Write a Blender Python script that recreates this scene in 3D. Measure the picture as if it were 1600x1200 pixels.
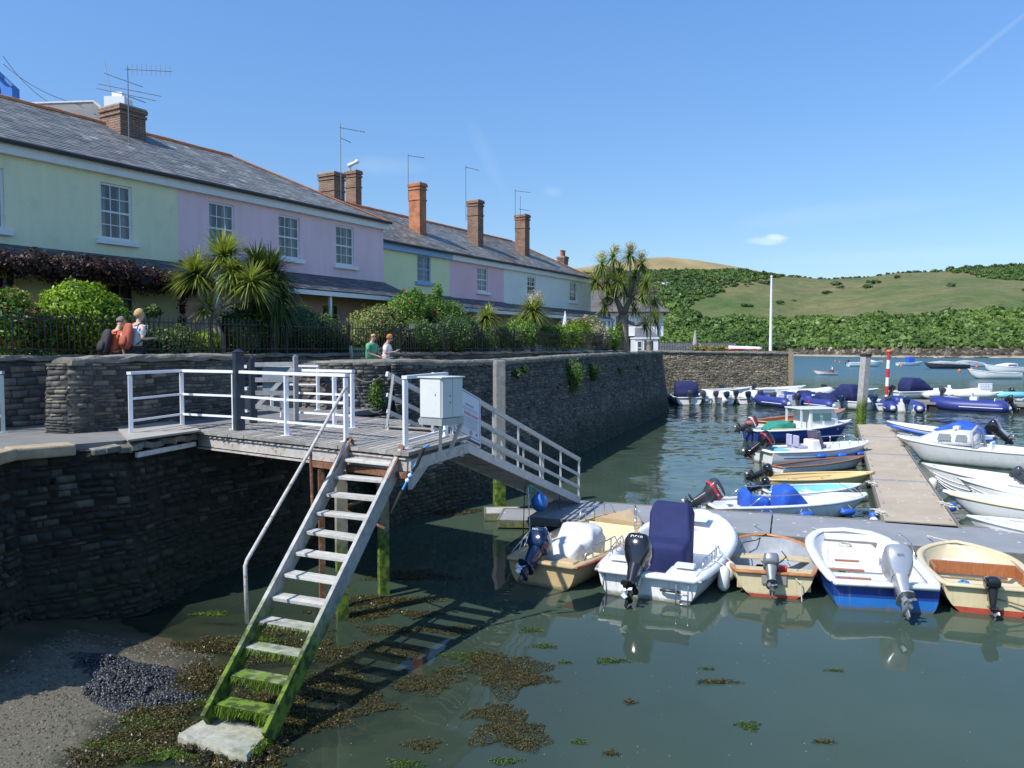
import bpy, bmesh, math, random
import numpy as np
from mathutils import Vector, Matrix, noise as mnoise
sc = bpy.context.scene
for o in list(bpy.data.objects): bpy.data.objects.remove(o)
R = math.radians
# ------------------------------------------------------------------ camera, sky, sun, exposure
F = 1240.0; EYE = 4.25; PIT = math.atan(57/1240.0)
cam = bpy.data.cameras.new('camera'); co = bpy.data.objects.new('camera', cam)
sc.collection.objects.link(co); sc.camera = co
cam.sensor_width = 36; cam.lens = F/1600*36; cam.clip_end = 6000; cam.clip_start = .05
co.location = (0, 0, EYE); co.rotation_euler = (R(90)-PIT, 0, 0)
SUN_EL = R(50); SUN_DIR = Vector((-.79, -.61, 0)).normalized()      # horizontal direction towards the sun
w = bpy.data.worlds.new('World'); sc.world = w; w.use_nodes = True
nt = w.node_tree; nt.nodes.clear()
def nd(t, **k):
    n = nt.nodes.new(t)
    for a, b in k.items(): setattr(n, a, b)
    return n
out = nd('ShaderNodeOutputWorld'); bg = nd('ShaderNodeBackground'); sky = nd('ShaderNodeTexSky')
sky.sky_type = 'NISHITA'; sky.sun_disc = False; sky.sun_elevation = SUN_EL
sky.sun_rotation = math.atan2(SUN_DIR.x, SUN_DIR.y); sky.altitude = 0; sky.air_density = 1.0; sky.dust_density = .35; sky.ozone_density = 3.0
bg.inputs['Strength'].default_value = .115
# thin clouds: soft patches of noise at given sky directions
tc = nd('ShaderNodeTexCoord')
def cloud(px, py, wx, wy, rot, dens, seed, prev, nscale=14):
    d = Vector(((px-800)/F, math.cos(PIT)+(600-py)/F*math.sin(PIT), -math.sin(PIT)+(600-py)/F*math.cos(PIT))).normalized()
    rgt = d.cross(Vector((0,0,1))).normalized(); up = rgt.cross(d)
    a = rgt*math.cos(rot)+up*math.sin(rot); b = -rgt*math.sin(rot)+up*math.cos(rot)
    def dot(v, s):
        n = nd('ShaderNodeVectorMath', operation='DOT_PRODUCT'); nt.links.new(tc.outputs['Generated'], n.inputs[0]); n.inputs[1].default_value = v
        off = nd('ShaderNodeMath', operation='MULTIPLY'); nt.links.new(n.outputs['Value'], off.inputs[0]); off.inputs[1].default_value = F/s
        sq = nd('ShaderNodeMath', operation='POWER'); nt.links.new(off.outputs[0], sq.inputs[0]); sq.inputs[1].default_value = 2
        ab = nd('ShaderNodeMath', operation='ABSOLUTE'); nt.links.new(off.outputs[0], ab.inputs[0]); nt.links.new(ab.outputs[0], sq.inputs[0])
        return sq
    s = nd('ShaderNodeMath', operation='ADD'); nt.links.new(dot(a, wx).outputs[0], s.inputs[0]); nt.links.new(dot(b, wy).outputs[0], s.inputs[1])
    no = nd('ShaderNodeTexNoise', noise_dimensions='4D'); no.inputs['W'].default_value = seed; no.inputs['Scale'].default_value = nscale; no.inputs['Detail'].default_value = 5
    nt.links.new(tc.outputs['Generated'], no.inputs['Vector'])
    m = nd('ShaderNodeMath', operation='MULTIPLY_ADD'); nt.links.new(no.outputs['Fac'], m.inputs[0]); m.inputs[1].default_value = 2.2; m.inputs[2].default_value = 0.0
    t = nd('ShaderNodeMath', operation='SUBTRACT'); nt.links.new(m.outputs[0], t.inputs[0]); nt.links.new(s.outputs[0], t.inputs[1])
    c = nd('ShaderNodeMath', operation='MULTIPLY', use_clamp=True); nt.links.new(t.outputs[0], c.inputs[0]); c.inputs[1].default_value = dens
    f = nd('ShaderNodeVectorMath', operation='DOT_PRODUCT'); nt.links.new(tc.outputs['Generated'], f.inputs[0]); f.inputs[1].default_value = d
    g = nd('ShaderNodeMath', operation='GREATER_THAN'); nt.links.new(f.outputs['Value'], g.inputs[0]); g.inputs[1].default_value = 0
    h = nd('ShaderNodeMath', operation='MULTIPLY', use_clamp=True); nt.links.new(c.outputs[0], h.inputs[0]); nt.links.new(g.outputs[0], h.inputs[1])
    mx = nd('ShaderNodeMix', data_type='RGBA'); nt.links.new(h.outputs[0], mx.inputs['Factor']); nt.links.new(prev, mx.inputs['A']); mx.inputs['B'].default_value = (8.6, 8.9, 9.2, 1)
    return mx.outputs['Result']
sp = nd('ShaderNodeSeparateXYZ'); nt.links.new(tc.outputs['Generated'], sp.inputs[0]); mr = nd('ShaderNodeMapRange'); nt.links.new(sp.outputs[2], mr.inputs['Value'])
mr.inputs['From Min'].default_value = .08; mr.inputs['From Max'].default_value = .40
tn = nd('ShaderNodeMix', data_type='RGBA'); nt.links.new(mr.outputs[0], tn.inputs['Factor']); tn.inputs['A'].default_value = (.86, .96, 1.04, 1); tn.inputs['B'].default_value = (1.0, 1.36, 1.66, 1)
mu = nd('ShaderNodeMix', data_type='RGBA', blend_type='MULTIPLY'); mu.inputs['Factor'].default_value = 1; nt.links.new(sky.outputs[0], mu.inputs['A']); nt.links.new(tn.outputs['Result'], mu.inputs['B'])
cs = mu.outputs['Result']
cs = cloud(1196, 377, 30, 7, R(-2), .32, 1.3, cs, 34)
cs = cloud(1215, 371, 16, 5, R(-8), .4, 3.3, cs, 50)
cs = cloud(862, 300, 16, 8, 0, .06, 4.1, cs, 30)
cs = cloud(760, 245, 60, 13, R(-62), .035, 7.7, cs)
cs = cloud(1540, 72, 70, 4, R(36), .07, 2.2, cs)
cs = cloud(1400, 400, 200, 12, 0, .05, 9.2, cs)
cs = cloud(1330, 330, 170, 16, R(3), .04, 6.6, cs, 9)
cs = cloud(600, 260, 60, 14, 0, .05, 5.2, cs)
nt.links.new(cs, bg.inputs['Color']); nt.links.new(bg.outputs[0], out.inputs[0])
sl = bpy.data.lights.new('sun', 'SUN'); sl.energy = 4.6; sl.angle = R(.53); sl.color = (1, .955, .88)
so = bpy.data.objects.new('sun', sl); sc.collection.objects.link(so)
S3 = (SUN_DIR*math.cos(SUN_EL)+Vector((0,0,math.sin(SUN_EL)))).normalized()
so.rotation_euler = S3.to_track_quat('Z', 'Y').to_euler(); so.location = (-20, -20, 30)
sc.view_settings.view_transform = 'Standard'; sc.view_settings.look = 'None'; sc.view_settings.exposure = 0.2; sc.view_settings.gamma = 1
sc.render.engine = 'CYCLES'; sc.cycles.max_bounces = 8; sc.cycles.transparent_max_bounces = 12; sc.cycles.caustics_reflective = False; sc.cycles.caustics_refractive = False
sc.cycles.sample_clamp_indirect = 6
# ------------------------------------------------------------------ measuring helpers (photo pixel -> place)
def ray(px, py):
    k = (600-py)/F
    return Vector(((px-800)/F, math.cos(PIT)+k*math.sin(PIT), -math.sin(PIT)+k*math.cos(PIT)))
def gz(px, py, z): d = ray(px, py); return Vector((0,0,EYE))+d*((z-EYE)/d.z)
def gd(px, py, Y): d = ray(px, py); return Vector((0,0,EYE))+d*(Y/d.y)
def gl(px, py, P, u):                                              # on the vertical plane through P along u
    d = ray(px, py); n = Vector((u[1], -u[0], 0)); t = (Vector((P[0], P[1], 0)).dot(n))/d.dot(n)
    return Vector((0,0,EYE))+d*t
def lerp(a, b, t): return a+(b-a)*t
def interp(x, pts): return float(np.interp(x, [p[0] for p in pts], [p[1] for p in pts]))
# ------------------------------------------------------------------ tagging and mesh building
WM = {}
def tag(o, label=None, cat=None, group=None, kind=None):
    if label: o['label'] = label
    if cat: o['category'] = cat
    if group: o['group'] = group
    if kind: o['kind'] = kind
    return o
def thing(name, label, cat, loc=(0,0,0), rz=0, group=None):
    o = bpy.data.objects.new(name, None); sc.collection.objects.link(o); o.empty_display_size = .1
    o.location = loc; o.rotation_euler = (0, 0, rz); tag(o, label, cat, group)
    WM[o.name] = Matrix.Translation(Vector(loc)) @ Matrix.Rotation(rz, 4, 'Z')
    return o
class MB:
    def __init__(s): s.v = []; s.f = []; s.m = []; s.r = []; s.rv = None
    def add(s, vs, fs, m=0, r=None):
        b = len(s.v); s.v.extend([tuple(v) for v in vs])
        for f in fs: s.f.append([b+i for i in f]); s.m.append(m); s.r.append(random.random() if r is None else r)
    def box(s, c, size, rot=None, m=0, r=None, taper=None):
        hx, hy, hz = size[0]/2, size[1]/2, size[2]/2; vs = []
        for z in (-1, 1):
            k = 1 if (taper is None or z < 0) else taper
            for x, y in ((-1,-1),(1,-1),(1,1),(-1,1)): vs.append(Vector((x*hx*k, y*hy*k, z*hz)))
        if rot is not None: vs = [rot @ v for v in vs]
        c = Vector(c); s.add([v+c for v in vs], [(3,2,1,0),(4,5,6,7),(0,1,5,4),(1,2,6,5),(2,3,7,6),(3,0,4,7)], m, r)
    def b2(s, x0, x1, y0, y1, z0, z1, m=0): s.box(((x0+x1)/2, (y0+y1)/2, (z0+z1)/2), (abs(x1-x0), abs(y1-y0), abs(z1-z0)), None, m)
    def bar(s, p, q, wd, h, m=0, up=(0,0,1)):                       # rectangular bar from p to q
        p = Vector(p); q = Vector(q); d = q-p; L = d.length
        if L < 1e-6: return
        x = d/L; upv = Vector(up)
        if abs(x.dot(upv)) > .98: upv = Vector((1,0,0))
        y = upv.cross(x).normalized(); z = x.cross(y)
        rot = Matrix((x, y, z)).transposed(); s.box((p+q)/2, (L, wd, h), rot, m)
    def tube(s, pts, r, seg=8, m=0, cap=True, closed=False, sq=1.0):
        pts = [Vector(p) for p in pts]; n = len(pts)
        rs = r if isinstance(r, (list, tuple)) else [r]*n
        prev = None; b = len(s.v)
        for i, p in enumerate(pts):
            if closed: t = pts[(i+1) % n]-pts[i-1]
            else: t = pts[min(i+1, n-1)]-pts[max(i-1, 0)]
            t = t.normalized() if t.length > 1e-9 else Vector((0,0,1))
            if prev is None: a = t.orthogonal().normalized() if abs(t.z) > .9 else Vector((0,0,1)).cross(t).normalized()
            else: a = (prev-t*prev.dot(t)); a = a.normalized() if a.length > 1e-6 else t.orthogonal().normalized()
            prev = a; bb = t.cross(a)
            for k in range(seg):
                an = 2*math.pi*k/seg; s.v.append(tuple(p+(a*math.cos(an)+bb*math.sin(an)*sq)*rs[i]))
        rr = random.random()
        for i in range(n if closed else n-1):
            j = (i+1) % n
            for k in range(seg):
                l = (k+1) % seg; s.f.append([b+i*seg+k, b+i*seg+l, b+j*seg+l, b+j*seg+k]); s.m.append(m); s.r.append(rr)
        if cap and not closed:
            s.f.append([b+k for k in range(seg)][::-1]); s.m.append(m); s.r.append(rr)
            s.f.append([b+(n-1)*seg+k for k in range(seg)]); s.m.append(m); s.r.append(rr)
    def lathe(s, prof, c=(0,0,0), seg=16, m=0, axis=None):
        b = len(s.v); c = Vector(c); q = Matrix.Identity(3) if axis is None else Vector(axis).to_track_quat('Z', 'Y').to_matrix()
        for (r, z) in prof:
            for k in range(seg):
                a = 2*math.pi*k/seg; s.v.append(tuple(c+q @ Vector((r*math.cos(a), r*math.sin(a), z))))
        for i in range(len(prof)-1):
            for k in range(seg):
                l = (k+1) % seg; s.f.append([b+i*seg+k, b+i*seg+l, b+(i+1)*seg+l, b+(i+1)*seg+k]); s.m.append(m); s.r.append(.5)
    def ball(s, c, r, seg=12, m=0):
        r = (r, r, r) if not isinstance(r, (list, tuple)) else r; b = len(s.v); nn = seg//2
        for i in range(nn+1):
            t = math.pi*i/nn
            for k in range(seg):
                a = 2*math.pi*k/seg; s.v.append((c[0]+r[0]*math.sin(t)*math.cos(a), c[1]+r[1]*math.sin(t)*math.sin(a), c[2]-r[2]*math.cos(t)))
        for i in range(nn):
            for k in range(seg):
                l = (k+1) % seg; s.f.append([b+i*seg+k, b+i*seg+l, b+(i+1)*seg+l, b+(i+1)*seg+k]); s.m.append(m); s.r.append(.5)
    def loft(s, rings, m=0, cap=True, closed=True):
        b = len(s.v); n = len(rings[0]); rr = random.random()
        for rg in rings: s.v.extend([tuple(p) for p in rg])
        for i in range(len(rings)-1):
            for k in range(n if closed else n-1):
                l = (k+1) % n; s.f.append([b+i*n+k, b+i*n+l, b+(i+1)*n+l, b+(i+1)*n+k]); s.m.append(m); s.r.append(rr)
        if cap and closed:
            s.f.append([b+k for k in range(n)][::-1]); s.m.append(m); s.r.append(rr)
            s.f.append([b+(len(rings)-1)*n+k for k in range(n)]); s.m.append(m); s.r.append(rr)
    def prism(s, poly, z0, z1, m=0):
        n = len(poly); vs = [(p[0], p[1], z0) for p in poly]+[(p[0], p[1], z1) for p in poly]
        s.add(vs, [tuple(range(n))[::-1], tuple(range(n, 2*n))]+[(i, (i+1) % n, n+(i+1) % n, n+i) for i in range(n)], m)
    def build(s, name, mats, parent=None, world=False, smooth=False, bevel=0, uv=False, label=None, sub=0, autos=None):
        me = bpy.data.meshes.new(name); vs = s.v
        if parent is not None and world:
            inv = WM[parent.name].inverted(); vs = [tuple(inv @ Vector(v)) for v in vs]
        me.from_pydata(vs, [], s.f)
        mats = mats if isinstance(mats, (list, tuple)) else [mats]
        for m in mats: me.materials.append(m)
        if len(mats) > 1: me.polygons.foreach_set('material_index', s.m)
        at = me.attributes.new('rnd', 'FLOAT', 'FACE'); at.data.foreach_set('value', s.r)
        if smooth: me.shade_smooth()
        if uv:
            ul = me.uv_layers.new(name='uv'); A = np.array(vs)
            for p in me.polygons:
                n = p.normal
                for li in p.loop_indices:
                    v = A[me.loops[li].vertex_index]
                    if abs(n.z) > .85: q = (v[0], v[1])
                    elif abs(n.x) > abs(n.y): q = (v[1], v[2])
                    else: q = (v[0], v[2])
                    ul.data[li].uv = q
        me.update(); o = bpy.data.objects.new(name, me); sc.collection.objects.link(o)
        if parent is not None: o.parent = parent; WM[o.name] = WM[parent.name]
        else: WM[o.name] = Matrix.Identity(4)
        if bevel:
            bv = o.modifiers.new('bevel', 'BEVEL'); bv.width = bevel; bv.segments = 2; bv.limit_method = 'ANGLE'; bv.angle_limit = R(40)
        if sub:
            sb = o.modifiers.new('sub', 'SUBSURF'); sb.levels = sub; sb.render_levels = sub
        if label: o['label'] = label
        return o
def npmesh(name, V, Q, mats, rnd=None, parent=None, smooth=False, world=True, extra=None):
    V = np.asarray(V, float); Q = np.asarray(Q, int)
    if parent is not None and world:
        inv = np.array(WM[parent.name].inverted()); V = V @ inv[:3, :3].T + inv[:3, 3]
    me = bpy.data.meshes.new(name); k = Q.shape[1]; n = len(Q)
    me.vertices.add(len(V)); me.vertices.foreach_set('co', V.ravel().astype(np.float32))
    me.loops.add(n*k); me.loops.foreach_set('vertex_index', Q.ravel().astype(np.int32))
    me.polygons.add(n); me.polygons.foreach_set('loop_start', np.arange(0, n*k, k, dtype=np.int32))
    try: me.polygons.foreach_set('loop_total', np.full(n, k, dtype=np.int32))
    except Exception: pass
    for m in (mats if isinstance(mats, (list, tuple)) else [mats]): me.materials.append(m)
    if rnd is not None:
        at = me.attributes.new('rnd', 'FLOAT', 'FACE'); at.data.foreach_set('value', np.asarray(rnd, np.float32))
    if extra:
        for nm, (dom, arr) in extra.items():
            at = me.attributes.new(nm, 'FLOAT', dom); at.data.foreach_set('value', np.asarray(arr, np.float32))
    me.update(calc_edges=True); me.validate()
    if smooth: me.shade_smooth()
    o = bpy.data.objects.new(name, me); sc.collection.objects.link(o)
    if parent is not None: o.parent = parent; WM[o.name] = WM[parent.name]
    else: WM[o.name] = Matrix.Identity(4)
    return o
def text_mesh(body, size, mat, name, parent, mtx, extrude=.001, align='CENTER'):
    cu = bpy.data.curves.new('txt', 'FONT'); cu.body = body; cu.size = size; cu.extrude = extrude; cu.align_x = align; cu.align_y = 'CENTER'; cu.resolution_u = 2
    to = bpy.data.objects.new('txt', cu); sc.collection.objects.link(to)
    dg = bpy.context.evaluated_depsgraph_get(); dg.update()
    me = bpy.data.meshes.new_from_object(to.evaluated_get(dg)); bpy.data.objects.remove(to); bpy.data.curves.remove(cu)
    me.transform(mtx); me.materials.clear(); me.materials.append(mat); me.name = name
    o = bpy.data.objects.new(name, me); sc.collection.objects.link(o); o.parent = parent; WM[o.name] = WM[parent.name]
    return o
# ------------------------------------------------------------------ materials
MATS = {}
def newmat(name):
    m = bpy.data.materials.new(name); m.use_nodes = True; n = m.node_tree; n.nodes.clear()
    o = n.nodes.new('ShaderNodeOutputMaterial'); p = n.nodes.new('ShaderNodeBsdfPrincipled'); n.links.new(p.outputs[0], o.inputs[0])
    return m, n, p, o
def c4(c, k=1): return (c[0]*k, c[1]*k, c[2]*k, 1)
def ramp(n, fac, stops):
    r = n.nodes.new('ShaderNodeValToRGB'); e = r.color_ramp.elements
    while len(e) < len(stops): e.new(.5)
    for i, (p, c) in enumerate(stops): e[i].position = p; e[i].color = c4(c)
    n.links.new(fac, r.inputs[0]); return r.outputs[0]
def noise(n, scale, det=4, vec=None, rough=.55, dist=0, stretch=None, coord='Object'):
    t = n.nodes.new('ShaderNodeTexCoord'); x = n.nodes.new('ShaderNodeTexNoise'); x.inputs['Scale'].default_value = scale; x.inputs['Detail'].default_value = det
    x.inputs['Roughness'].default_value = rough; x.inputs['Distortion'].default_value = dist
    src = vec if vec is not None else t.outputs[coord]
    if stretch:
        mp = n.nodes.new('ShaderNodeMapping'); mp.inputs['Scale'].default_value = stretch; n.links.new(src, mp.inputs['Vector']); src = mp.outputs[0]
    n.links.new(src, x.inputs['Vector']); return x.outputs['Fac']
def mixc(n, fac, a, b, mode='MIX'):
    m = n.nodes.new('ShaderNodeMix'); m.data_type = 'RGBA'; m.blend_type = mode
    for k, s in (('A', a), ('B', b), ('Factor', fac)):
        if isinstance(s, (int, float)): m.inputs[k].default_value = s
        elif isinstance(s, (tuple, list)): m.inputs[k].default_value = c4(s)
        else: n.links.new(s, m.inputs[k])
    return m.outputs['Result']
def math_(n, op, a, b=None, clamp=False):
    m = n.nodes.new('ShaderNodeMath'); m.operation = op; m.use_clamp = clamp
    for i, s in enumerate((a, b)):
        if s is None: continue
        if isinstance(s, (int, float)): m.inputs[i].default_value = s
        else: n.links.new(s, m.inputs[i])
    return m.outputs[0]
def smooth(n, v, lo, hi):
    m = n.nodes.new('ShaderNodeMapRange'); m.interpolation_type = 'SMOOTHSTEP'; m.inputs['From Min'].default_value = lo; m.inputs['From Max'].default_value = hi
    n.links.new(v, m.inputs['Value']); return m.outputs[0]
def bump(n, p, h, strength=.4, dist=.01):
    b = n.nodes.new('ShaderNodeBump'); b.inputs['Strength'].default_value = strength; b.inputs['Distance'].default_value = dist
    n.links.new(h, b.inputs['Height']); n.links.new(b.outputs[0], p.inputs['Normal']); return b
def attr(n, name):
    a = n.nodes.new('ShaderNodeAttribute'); a.attribute_name = name; return a.outputs['Fac']
def wpos(n):
    g = n.nodes.new('ShaderNodeNewGeometry'); s = n.nodes.new('ShaderNodeSeparateXYZ'); n.links.new(g.outputs['Position'], s.inputs[0]); return g.outputs['Position'], s.outputs
def M(name, col, rough=.6, var=.12, scale=4, metal=0, dirt=None, dirt_amt=.3, bmp=0, bscale=40, coat=0, stretch=None, rnd=0, wl=0):
    if name in MATS: return MATS[name]
    m, n, p, o = newmat(name); f = noise(n, scale, 5, stretch=stretch)
    c = ramp(n, f, [(.3, tuple(x*(1-var) for x in col)), (.7, tuple(min(x*(1+var), .95) for x in col))])
    if rnd:
        c = mixc(n, 1.0, c, ramp(n, attr(n, 'rnd'), [(0, (1-rnd,)*3), (1, (1+rnd*.4,)*3)]), 'MULTIPLY')
    if dirt:
        g = noise(n, scale*2.3, 6, rough=.7); c = mixc(n, math_(n, 'MULTIPLY', smooth(n, g, .52, .72), dirt_amt), c, dirt)
    if wl:
        ps, xyz = wpos(n); zz = math_(n, 'ADD', xyz[2], math_(n, 'MULTIPLY', noise(n, 5, 5, vec=ps, rough=.7), .14)); c = mixc(n, math_(n, 'MULTIPLY', smooth(n, zz, .16, .09), .75), c, (.11,.10,.045)); st = noise(n, 9, 4, stretch=(1, 1, .12), rough=.6); c = mixc(n, math_(n, 'MULTIPLY', smooth(n, st, .56, .70), .28), c, (.30,.27,.18))
    n.links.new(c, p.inputs['Base Color']); p.inputs['Roughness'].default_value = rough; p.inputs['Metallic'].default_value = metal
    if coat: p.inputs['Coat Weight'].default_value = coat; p.inputs['Coat Roughness'].default_value = .08
    if bmp: bump(n, p, noise(n, bscale, 4), bmp, .01)
    MATS[name] = m; return m
def leafmat(name, cols, trans=.25, rough=.5):
    if name in MATS: return MATS[name]
    m, n, p, o = newmat(name); k = len(cols)
    c = ramp(n, attr(n, 'rnd'), [(i/(k-1), cc) for i, cc in enumerate(cols)])
    n.links.new(c, p.inputs['Base Color']); p.inputs['Roughness'].default_value = rough; p.inputs['Specular IOR Level'].default_value = .35
    t = n.nodes.new('ShaderNodeBsdfTranslucent'); n.links.new(mixc(n, 1.0, c, (1.1, 1.25, .6), 'MULTIPLY'), t.inputs['Color'])
    x = n.nodes.new('ShaderNodeMixShader'); x.inputs[0].default_value = trans
    n.links.new(p.outputs[0], x.inputs[1]); n.links.new(t.outputs[0], x.inputs[2]); n.links.new(x.outputs[0], o.inputs[0])
    MATS[name] = m; return m
def stonemat(name, stops, wet=True, sc_=9, lichen=None):
    m, n, p, o = newmat(name); pos, xyz = wpos(n)
    c = ramp(n, attr(n, 'rnd'), stops)
    g = noise(n, sc_, 8, vec=pos, rough=.7); c = mixc(n, 1.0, c, ramp(n, g, [(.3, (.55, .55, .55)), (.7, (1.35, 1.33, 1.3))]), 'MULTIPLY')
    big = noise(n, .9, 5, vec=pos, rough=.6)
    c = mixc(n, 1.0, c, ramp(n, big, [(.35, (.72, .72, .74)), (.65, (1.2, 1.18, 1.12))]), 'MULTIPLY')
    if lichen: c = mixc(n, math_(n, 'MULTIPLY', smooth(n, noise(n, 3.3, 6, vec=pos, rough=.7), .58, .66), .6), c, lichen)
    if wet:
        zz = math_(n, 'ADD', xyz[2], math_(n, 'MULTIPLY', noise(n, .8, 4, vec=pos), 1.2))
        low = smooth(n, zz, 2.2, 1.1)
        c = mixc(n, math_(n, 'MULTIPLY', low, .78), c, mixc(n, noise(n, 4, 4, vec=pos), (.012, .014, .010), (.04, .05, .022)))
    n.links.new(c, p.inputs['Base Color']); p.inputs['Roughness'].default_value = .85
    bump(n, p, noise(n, 24, 6, vec=pos, rough=.7), .7, .02); MATS[name] = m; return m
def glassmat(name, tint=(.75, .8, .82), clear=.8):
    m, n, p, o = newmat(name); n.nodes.remove(p)
    t = n.nodes.new('ShaderNodeBsdfTransparent'); t.inputs[0].default_value = c4(tint, clear); g = n.nodes.new('ShaderNodeBsdfGlossy'); g.inputs['Roughness'].default_value = .03
    fr = n.nodes.new('ShaderNodeFresnel'); fr.inputs[0].default_value = 1.5; x = n.nodes.new('ShaderNodeMixShader')
    n.links.new(math_(n, 'ADD', fr.outputs[0], .06), x.inputs[0]); n.links.new(t.outputs[0], x.inputs[1]); n.links.new(g.outputs[0], x.inputs[2]); n.links.new(x.outputs[0], o.inputs[0])
    MATS[name] = m; return m
# ------------------------------------------------------------------ foliage
def leaf_arrays(blobs, n, size, rng, core=.72, flat=0, wr=.5, bulk=.35, up=.25):
    B = np.array([list(c)+list(r) for c, r in blobs], float)
    wgt = (B[:,3]*B[:,4]+B[:,4]*B[:,5]+B[:,3]*B[:,5]); wgt /= wgt.sum()
    k = rng.choice(len(B), n, p=wgt); d = rng.normal(size=(n, 3)); d /= np.linalg.norm(d, axis=1)[:,None]
    lump = np.sin(d[:,0]*5+k*1.7)*np.sin(d[:,1]*6+k)*np.sin(d[:,2]*5+k*.6)
    rad = 1-bulk*rng.random(n)**1.5+.14*lump+.06*rng.normal(size=n)
    P = B[k,:3]+d*B[k,3:]*rad[:,None]
    nr = d*.8+rng.normal(size=(n,3))*.65; nr[:,2] += up; nr /= np.linalg.norm(nr, axis=1)[:,None]
    a = np.cross(nr, rng.normal(size=(n,3))); a /= np.linalg.norm(a, axis=1)[:,None]; b = np.cross(nr, a)
    s = size*(.6+.8*rng.random(n))[:,None]
    V = np.stack([P-a*s*.5, P+b*s*wr*.5, P+a*s*.5, P-b*s*wr*.5], 1).reshape(-1,3)
    Q = np.arange(4*n).reshape(-1,4)
    rnd = np.clip(.5+.35*np.sin(P[:,0]*1.9+P[:,2]*2.7+k)*np.cos(P[:,1]*2.1-P[:,2])+.28*rng.normal(size=n), 0, 1)
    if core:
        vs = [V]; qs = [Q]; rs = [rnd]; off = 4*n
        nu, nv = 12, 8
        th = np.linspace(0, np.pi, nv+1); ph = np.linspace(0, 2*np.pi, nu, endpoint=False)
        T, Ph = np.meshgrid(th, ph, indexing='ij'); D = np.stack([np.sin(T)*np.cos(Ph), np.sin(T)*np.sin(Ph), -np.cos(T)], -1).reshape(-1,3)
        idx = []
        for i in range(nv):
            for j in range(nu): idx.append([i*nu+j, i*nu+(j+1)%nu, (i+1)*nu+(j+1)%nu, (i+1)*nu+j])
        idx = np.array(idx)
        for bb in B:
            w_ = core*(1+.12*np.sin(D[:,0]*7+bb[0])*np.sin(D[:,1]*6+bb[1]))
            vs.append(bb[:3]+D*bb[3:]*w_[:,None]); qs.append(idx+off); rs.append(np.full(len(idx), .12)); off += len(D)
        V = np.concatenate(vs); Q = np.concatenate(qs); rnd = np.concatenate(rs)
    return V, Q, rnd
def bush(name, label, cat, blobs, n, size, mat, seed=0, flowers=None, group=None, **k):
    rng = np.random.default_rng(seed); c0 = blobs[0][0]; base = (c0[0], c0[1], c0[2]-blobs[0][1][2])
    t = thing(name, label, cat, base, 0, group)
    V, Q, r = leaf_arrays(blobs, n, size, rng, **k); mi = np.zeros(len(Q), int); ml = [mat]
    if flowers:
        nf, fm, fs = flowers; V2, Q2, r2 = leaf_arrays([(c, tuple(x*1.04 for x in rr)) for c, rr in blobs], nf, fs, rng, core=0, wr=.9, bulk=.08)
        Q = np.concatenate([Q, Q2+len(V)]); V = np.concatenate([V, V2]); r = np.concatenate([r, r2]); mi = np.concatenate([mi, np.ones(len(Q2), int)]); ml.append(fm)
    fo = npmesh('foliage', V, Q, ml, r, t)
    if len(fo.data.polygons) == len(mi): fo.data.polygons.foreach_set('material_index', mi.astype(np.int32))
    if group and 'tufts' in group: return t
    mb = MB()
    for q in range(3): mb.tube([Vector(base)+Vector((.06*q-.06, .03*q, -.4)), Vector(base)+Vector((.15*q-.15, .05*q, .5*blobs[0][1][2]))], [.03, .012], 6)
    mb.build('stem', M('bark', (.09,.065,.045), .9, .3, 12, bmp=.5), t, world=True)
    return t
def blade_arrays(heads, rng, wd=.035, seg=5):
    Vs = []; Qs = []; rs = []; off = 0
    for (c, n, L, droop, zmin, ax) in heads:
        d = rng.normal(size=(n*3, 3)); d /= np.linalg.norm(d, axis=1)[:,None]; axv = np.array(ax, float); axv /= np.linalg.norm(axv)
        d = d[(d @ axv) > zmin][:n]; m = len(d)
        l = L*(.75+.35*rng.random(m)); s = np.cross(d, [0,0,1]); s += 1e-6; s /= np.linalg.norm(s, axis=1)[:,None]
        dr = droop*(.4+1.2*rng.random(m))
        for q in range(seg+1):
            t = q/seg; P = np.array(c)+d*(l*t)[:,None]; P[:,2] -= dr*l*t**2.2
            ww = wd*(.5+1.2*t if t < .3 else .86*(1-t)**.7*1.15+.02)
            Vs.append(np.stack([P-s*ww*.5, P+s*ww*.5], 1))
        A = np.stack(Vs[-(seg+1):], 1).reshape(m, -1, 3); Vs = Vs[:-(seg+1)]
        Vs.append(A.reshape(-1,3)); base = off+np.arange(m)[:,None]*(2*(seg+1)); rr = np.clip(rng.random(m)*.6+.25*(d[:,2]+.6), 0, 1)
        for q in range(seg):
            Qs.append(np.concatenate([base+2*q, base+2*q+1, base+2*q+3, base+2*q+2], 1)); rs.append(rr)
        off += m*2*(seg+1)
    return np.concatenate(Vs), np.concatenate(Qs), np.concatenate(rs)
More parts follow.
